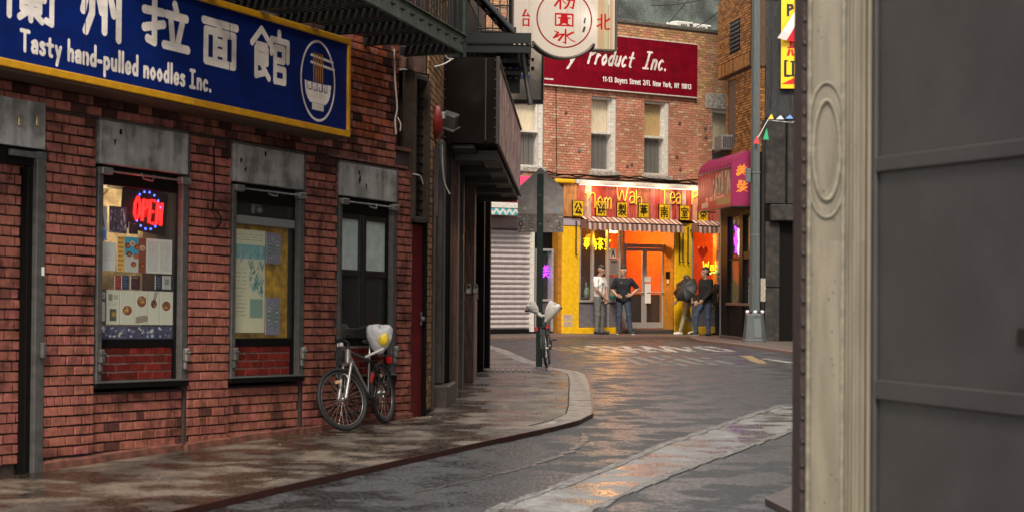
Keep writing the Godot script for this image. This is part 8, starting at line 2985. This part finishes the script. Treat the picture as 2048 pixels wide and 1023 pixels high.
func make_person(label: String, at: Vector3, turn: float, tall: float, j: Dictionary, look: Dictionary) -> Node3D:
	var o := thing("person", label, "person", at, turn)
	o.scale = Vector3.ONE * tall / 1.75
	var skin := mk("skin %s" % look.skin.to_html(false), look.skin.r, look.skin.g, look.skin.b, 0.55)
	var head: Vector3 = j.head
	var face: Vector3 = j.face.normalized()
	var up := Vector3.UP
	var right := up.cross(face).normalized()
	up = face.cross(right)
	var neck: Vector3 = j.neck
	var hip: Vector3 = j.hip
	var body := [[hip, neck + Vector3(0, -0.22, 0), 0.1, 0.1], [neck + Vector3(0, -0.1, 0), head + Vector3(0, -0.05, 0) - face * 0.02, 0.06, 0.055]]
	for s in ["l", "r"]:
		body.append([j["sh_" + s], j["el_" + s], 0.05, 0.042])
		body.append([j["el_" + s], j["wr_" + s], 0.042, 0.027])
		body.append([j["hp_" + s], j["kn_" + s], 0.075, 0.052])
		body.append([j["kn_" + s], j["an_" + s], 0.052, 0.036])
	var st := S()
	flesh(st, body, 0.016, 0.03)
	# head with a face of its own
	var skull := [[head + up * 0.03 - face * 0.02, head + up * 0.03 - face * 0.03, 0.092, 0.09], [head - up * 0.01 + face * 0.02, head - up * 0.075 + face * 0.045, 0.07, 0.045],
		[head + face * 0.075 + up * 0.01, head + face * 0.1 - up * 0.022, 0.012, 0.017], [head + face * 0.075 + up * 0.03 - right * 0.035, head + face * 0.075 + up * 0.03 + right * 0.035, 0.02, 0.02],
		[head + face * 0.082 - up * 0.05 - right * 0.014, head + face * 0.082 - up * 0.05 + right * 0.014, 0.012, 0.012], [head - up * 0.08, neck + Vector3(0, -0.03, 0), 0.055, 0.06]]
	for s in [-1.0, 1.0]:
		skull.append([head + right * 0.078 * s + up * 0.015, head + right * 0.084 * s - up * 0.022 - face * 0.006, 0.017, 0.012])
	flesh(st, skull, 0.008, 0.018)
	for s in ["l", "r"]:
		var d: Vector3 = j["wr_" + s] - j["el_" + s]
		if j.has("hand_" + s):
			d = j["hand_" + s]
		flesh(st, hand_bones(j["wr_" + s], d, j.get("thumb_" + s, Vector3(0, 0, 1)), 0.7), 0.0055, 0.008)
	put("body", st, skin, o)
	st = S()
	for s in [-1.0, 1.0]:
		blob(st, head + face * 0.083 + right * 0.032 * s + up * 0.012, Vector3(0.008, 0.005, 0.01), 5)
	put("eyes", st, mk("dark eyes", 0.02, 0.015, 0.012, 0.3), o)
	st = S()
	var hl: float = look.get("hair_long", 0.0)
	flesh(st, [[head + up * 0.065 - face * 0.015, head + up * 0.055 - face * 0.05, 0.082, 0.082], [head + up * 0.03 - face * 0.06, head - up * (0.03 + hl) - face * 0.06, 0.066, 0.055], [head + up * 0.095 + face * 0.03, head + up * 0.09 - face * 0.02, 0.045, 0.06]], 0.01, 0.03)
	put("hair", st, mk("hair %s" % look.hair.to_html(false), look.hair.r, look.hair.g, look.hair.b, 0.6), o)
	# shirt: torso and sleeves a little proud of the body
	var fat: float = look.get("fat", 0.0)
	var top := [[neck + Vector3(-0.0, -0.1, 0), neck + Vector3(0, -0.17, 0), 0.085, 0.12]]
	var chest := neck + Vector3(0, -0.2, 0)
	top.append([(j.sh_l as Vector3).lerp(chest, 0.25), (j.sh_r as Vector3).lerp(chest, 0.25), 0.075, 0.075])
	for s in [-1.0, 1.0]:
		var side_: Vector3 = ((j.sh_r as Vector3) - (j.sh_l as Vector3)).normalized() * 0.07 * s
		top.append([chest + side_ + Vector3(0, -0.02, 0.01), hip.lerp(chest, 0.35) + side_ * 0.85, 0.105 + fat, 0.1 + fat])
		top.append([hip.lerp(chest, 0.35) + side_ * 0.85, hip + side_ * 0.95 + Vector3(0, -0.03, 0), 0.1 + fat, 0.108 + fat])
	for s in ["l", "r"]:
		var sleeve: float = look.sleeve
		var sh: Vector3 = j["sh_" + s]
		var el: Vector3 = j["el_" + s]
		var wr: Vector3 = j["wr_" + s]
		top.append([sh, sh.lerp(el, minf(1.0, sleeve)), 0.07, 0.063])
		if sleeve > 1.0:
			top.append([el, el.lerp(wr, sleeve - 1.0), 0.058, 0.045])
	st = S()
	flesh(st, top, 0.014, 0.035, 0.0035)
	var cloth: Color = look.shirt
	put(look.get("top_name", "shirt"), st, mk("cloth %s" % cloth.to_html(false), cloth.r, cloth.g, cloth.b, 0.85, 0.0, "soft", 5.0), o)
	if look.has("print"):
		st = S()
		var pc: Color = look.print
		for p in look.print_shapes:
			blob(st, chest + Vector3(p.x, p.y, 0.11), Vector3(p.z, p.w, 0.014), 5)
		put("shirt_print", st, mk("print %s" % pc.to_html(false), pc.r, pc.g, pc.b, 0.8), o)
	# trousers and shoes
	var legs := [[hip + Vector3(-0.06, 0.0, 0), hip + Vector3(0.06, 0, 0), 0.11, 0.11]]
	for s in ["l", "r"]:
		var kn: Vector3 = j["kn_" + s]
		var an: Vector3 = j["an_" + s]
		legs.append([j["hp_" + s], kn, 0.098 + fat * 0.3, 0.068])
		legs.append([kn, an + Vector3(0, 0.0, 0), 0.068, 0.056])
	st = S()
	flesh(st, legs, 0.014, 0.03, 0.003)
	var tr: Color = look.trousers
	put("trousers", st, mk("denim %s" % tr.to_html(false), tr.r, tr.g, tr.b, 0.85, 0.0, "mid", 7.0), o)
	for s in ["l", "r"]:
		var an: Vector3 = j["an_" + s]
		var toe: Vector3 = j["toe_" + s]
		var f := (toe - an)
		f.y = 0
		f = f.normalized()
		st = S()
		flesh(st, [[an + Vector3(0, -0.035, 0) - f * 0.04, toe + Vector3(0, 0.01, 0), 0.046, 0.036], [an, an + Vector3(0, -0.03, 0), 0.045, 0.05]], 0.012, 0.02)
		var sc: Color = look.shoes
		var shoe := put("shoe", st, mk("shoe %s" % sc.to_html(false), sc.r, sc.g, sc.b, 0.5), o)
		st = S()
		tube(st, PackedVector3Array([an + Vector3(0, -0.075, 0) - f * 0.07, an.lerp(toe, 0.5) + Vector3(0, an.lerp(toe, 0.5).y * -1.0 + (an.y - 0.078), 0), toe + Vector3(0, an.y - 0.072 - toe.y, 0) + f * 0.02]), 0.03, 8)
		put("sole", st, mk("pale rubber sole", 0.5, 0.48, 0.44, 0.6) if look.get("pale_sole", true) else mats["tyre rubber"], shoe)
	return o

func stand() -> Dictionary:
	# someone upright facing +z; r is the side at +x
	return {
		"head": Vector3(0, 1.63, 0.03), "face": Vector3(0, 0, 1), "neck": Vector3(0, 1.50, 0.0), "hip": Vector3(0, 0.93, 0.0),
		"sh_l": Vector3(-0.185, 1.40, 0.0), "el_l": Vector3(-0.24, 1.12, -0.02), "wr_l": Vector3(-0.22, 0.88, 0.06),
		"sh_r": Vector3(0.185, 1.40, 0.0), "el_r": Vector3(0.24, 1.12, -0.02), "wr_r": Vector3(0.22, 0.88, 0.06),
		"hp_l": Vector3(-0.09, 0.90, 0.0), "kn_l": Vector3(-0.11, 0.49, 0.02), "an_l": Vector3(-0.12, 0.085, 0.0), "toe_l": Vector3(-0.14, 0.03, 0.17),
		"hp_r": Vector3(0.09, 0.90, 0.0), "kn_r": Vector3(0.11, 0.49, 0.02), "an_r": Vector3(0.12, 0.085, 0.0), "toe_r": Vector3(0.15, 0.03, 0.17),
	}

func feet_at(x: float, z: float) -> Vector3:
	return Vector3(x, ground_y(x, z) + 0.004, z)

func build_people() -> void:
	var p := stand()
	p.merge({"face": Vector3(0.0, -0.32, 1), "head": Vector3(0, 1.62, 0.06), "el_l": Vector3(-0.22, 1.13, 0.06), "wr_l": Vector3(-0.06, 0.93, 0.2), "el_r": Vector3(0.22, 1.13, 0.06), "wr_r": Vector3(0.03, 0.91, 0.21),
		"hand_l": Vector3(0.4, -0.8, 0.1), "hand_r": Vector3(-0.3, -0.8, 0.1), "thumb_l": Vector3(0.3, 0, 1), "thumb_r": Vector3(-0.3, 0, 1)}, true)
	var a := tea.to_global(Vector3(-1.06, 0, 0.45))
	make_person("man in white T-shirt and grey jeans, hands folded, before the tea house window", feet_at(a.x, a.z), 0.95, 1.83, p,
		{"skin": Color(0.3, 0.17, 0.11), "hair": Color(0.012, 0.01, 0.01), "shirt": Color(0.78, 0.76, 0.73), "sleeve": 0.62, "trousers": Color(0.14, 0.14, 0.13), "shoes": Color(0.02, 0.02, 0.025), "pale_sole": false,
		"print": Color(0.12, 0.14, 0.17), "print_shapes": [Vector4(-0.02, -0.02, 0.05, 0.045)]})
	p = stand()
	p.merge({"face": Vector3(-0.35, -0.05, 1), "el_l": Vector3(-0.30, 1.16, -0.02), "wr_l": Vector3(-0.16, 1.0, 0.2), "hand_l": Vector3(0.8, -0.2, 0.2), "thumb_l": Vector3(0, 1, 0.3),
		"el_r": Vector3(0.37, 1.18, -0.04), "wr_r": Vector3(0.21, 1.02, 0.15), "hand_r": Vector3(-0.8, -0.25, 0.1), "thumb_r": Vector3(0, 1, 0.3),
		"kn_r": Vector3(0.14, 0.49, 0.04), "an_r": Vector3(0.19, 0.085, 0.03), "toe_r": Vector3(0.26, 0.03, 0.18)}, true)
	a = tea.to_global(Vector3(-0.283, 0, 0.5))
	make_person("man in black T-shirt and blue jeans, hands at his waist, before the doors", feet_at(a.x, a.z), -0.1, 1.82, p,
		{"skin": Color(0.42, 0.24, 0.16), "hair": Color(0.02, 0.014, 0.01), "shirt": Color(0.006, 0.007, 0.011), "sleeve": 0.85, "fat": 0.02, "trousers": Color(0.045, 0.062, 0.1), "shoes": Color(0.03, 0.03, 0.035),
		"print": Color(0.62, 0.62, 0.62), "print_shapes": [Vector4(-0.05, 0.02, 0.022, 0.03), Vector4(0.02, 0.03, 0.03, 0.02), Vector4(-0.01, -0.05, 0.026, 0.036)]})
	p = stand()
	p.merge({"face": Vector3(-0.25, 0.0, 1), "kn_l": Vector3(-0.11, 0.53, 0.22), "an_l": Vector3(-0.12, 0.12, 0.22), "toe_l": Vector3(-0.14, 0.05, 0.38), "el_l": Vector3(-0.25, 1.13, -0.04), "wr_l": Vector3(-0.22, 0.9, 0.1),
		"el_r": Vector3(0.25, 1.13, 0.06), "wr_r": Vector3(0.18, 0.92, 0.24)}, true)
	a = tea.to_global(Vector3(1.78, 0, 1.5))
	make_person("man in a dark jacket and blue jeans stepping forward by the right tea house window", feet_at(a.x, a.z), -1.0, 1.86, p,
		{"skin": Color(0.4, 0.23, 0.15), "hair": Color(0.035, 0.025, 0.018), "shirt": Color(0.005, 0.0055, 0.007), "sleeve": 1.9, "top_name": "jacket", "fat": 0.025, "trousers": Color(0.035, 0.055, 0.1), "shoes": Color(0.02, 0.018, 0.016)})
	p = stand()
	p.merge({"face": Vector3(0, -0.1, 1), "kn_r": Vector3(0.11, 0.5, 0.13), "an_r": Vector3(0.12, 0.085, 0.25), "toe_r": Vector3(0.13, 0.03, 0.42), "kn_l": Vector3(-0.1, 0.48, -0.1), "an_l": Vector3(-0.1, 0.12, -0.26), "toe_l": Vector3(-0.1, 0.03, -0.1),
		"el_r": Vector3(0.25, 1.15, 0.08), "wr_r": Vector3(0.12, 1.12, 0.3), "el_l": Vector3(-0.25, 1.13, 0.1), "wr_l": Vector3(-0.12, 1.0, 0.28)}, true)
	a = tea.to_global(Vector3(1.866, 0, 0.6))
	var d := make_person("walker in khaki trousers and a maroon top half hidden behind a black umbrella", feet_at(a.x, a.z), -1.35, 1.62, p,
		{"skin": Color(0.42, 0.26, 0.18), "hair": Color(0.03, 0.02, 0.015), "shirt": Color(0.12, 0.03, 0.022), "sleeve": 1.7, "trousers": Color(0.3, 0.26, 0.15), "shoes": Color(0.6, 0.56, 0.5)})
	var um := thing("umbrella", "open black umbrella held low in front of the walker in khaki trousers", "umbrella", Vector3(4.772, 1.65, -49.3))
	um.basis = Basis.from_euler(Vector3(1.0, 0.0, 0.55))
	var blk := mk("umbrella cloth", 0.007, 0.0075, 0.009, 0.6)
	for k in 8:
		var st := S()
		var n := 6
		var f := func(i: int, s: float) -> Vector3:
			var t := i / 6.0
			var r := 0.38 * sin(t * 1.25) / sin(1.25)
			var sag := 0.03 * t * (1.0 - pow(2.0 * s - 1.0, 2.0))
			var ang := TAU * (k + s) / 8.0
			return Vector3(cos(ang) * (r - sag), 0.16 * cos(t * 1.5) - sag, sin(ang) * (r - sag))
		for i in n:
			for h in 4:
				var q := [f.call(i, h / 4.0), f.call(i, (h + 1) / 4.0), f.call(i + 1, (h + 1) / 4.0), f.call(i + 1, h / 4.0)]
				tri(st, q[0], q[1], q[2])
				tri(st, q[0], q[2], q[3])
		put("panel", st, blk, um)
	var st2 := S()
	rod(st2, Vector3(0, -0.6, 0), Vector3(0, 0.22, 0), 0.008, 6)
	put("shaft", st2, mats["scuffed bright steel"], um)
	p = stand()
	p.merge({"face": Vector3(0.3, 0, 1)}, true)
	a = tea.to_global(Vector3(2.651, 0, 1.1))
	make_person("dark figure mostly hidden by the salon corner at the end of the tea house", feet_at(a.x, a.z), -0.9, 1.72, p,
		{"skin": Color(0.3, 0.19, 0.13), "hair": Color(0.03, 0.028, 0.02), "hair_long": 0.06, "shirt": Color(0.014, 0.013, 0.014), "sleeve": 1.9, "top_name": "coat", "trousers": Color(0.015, 0.014, 0.015), "shoes": Color(0.02, 0.02, 0.02)})
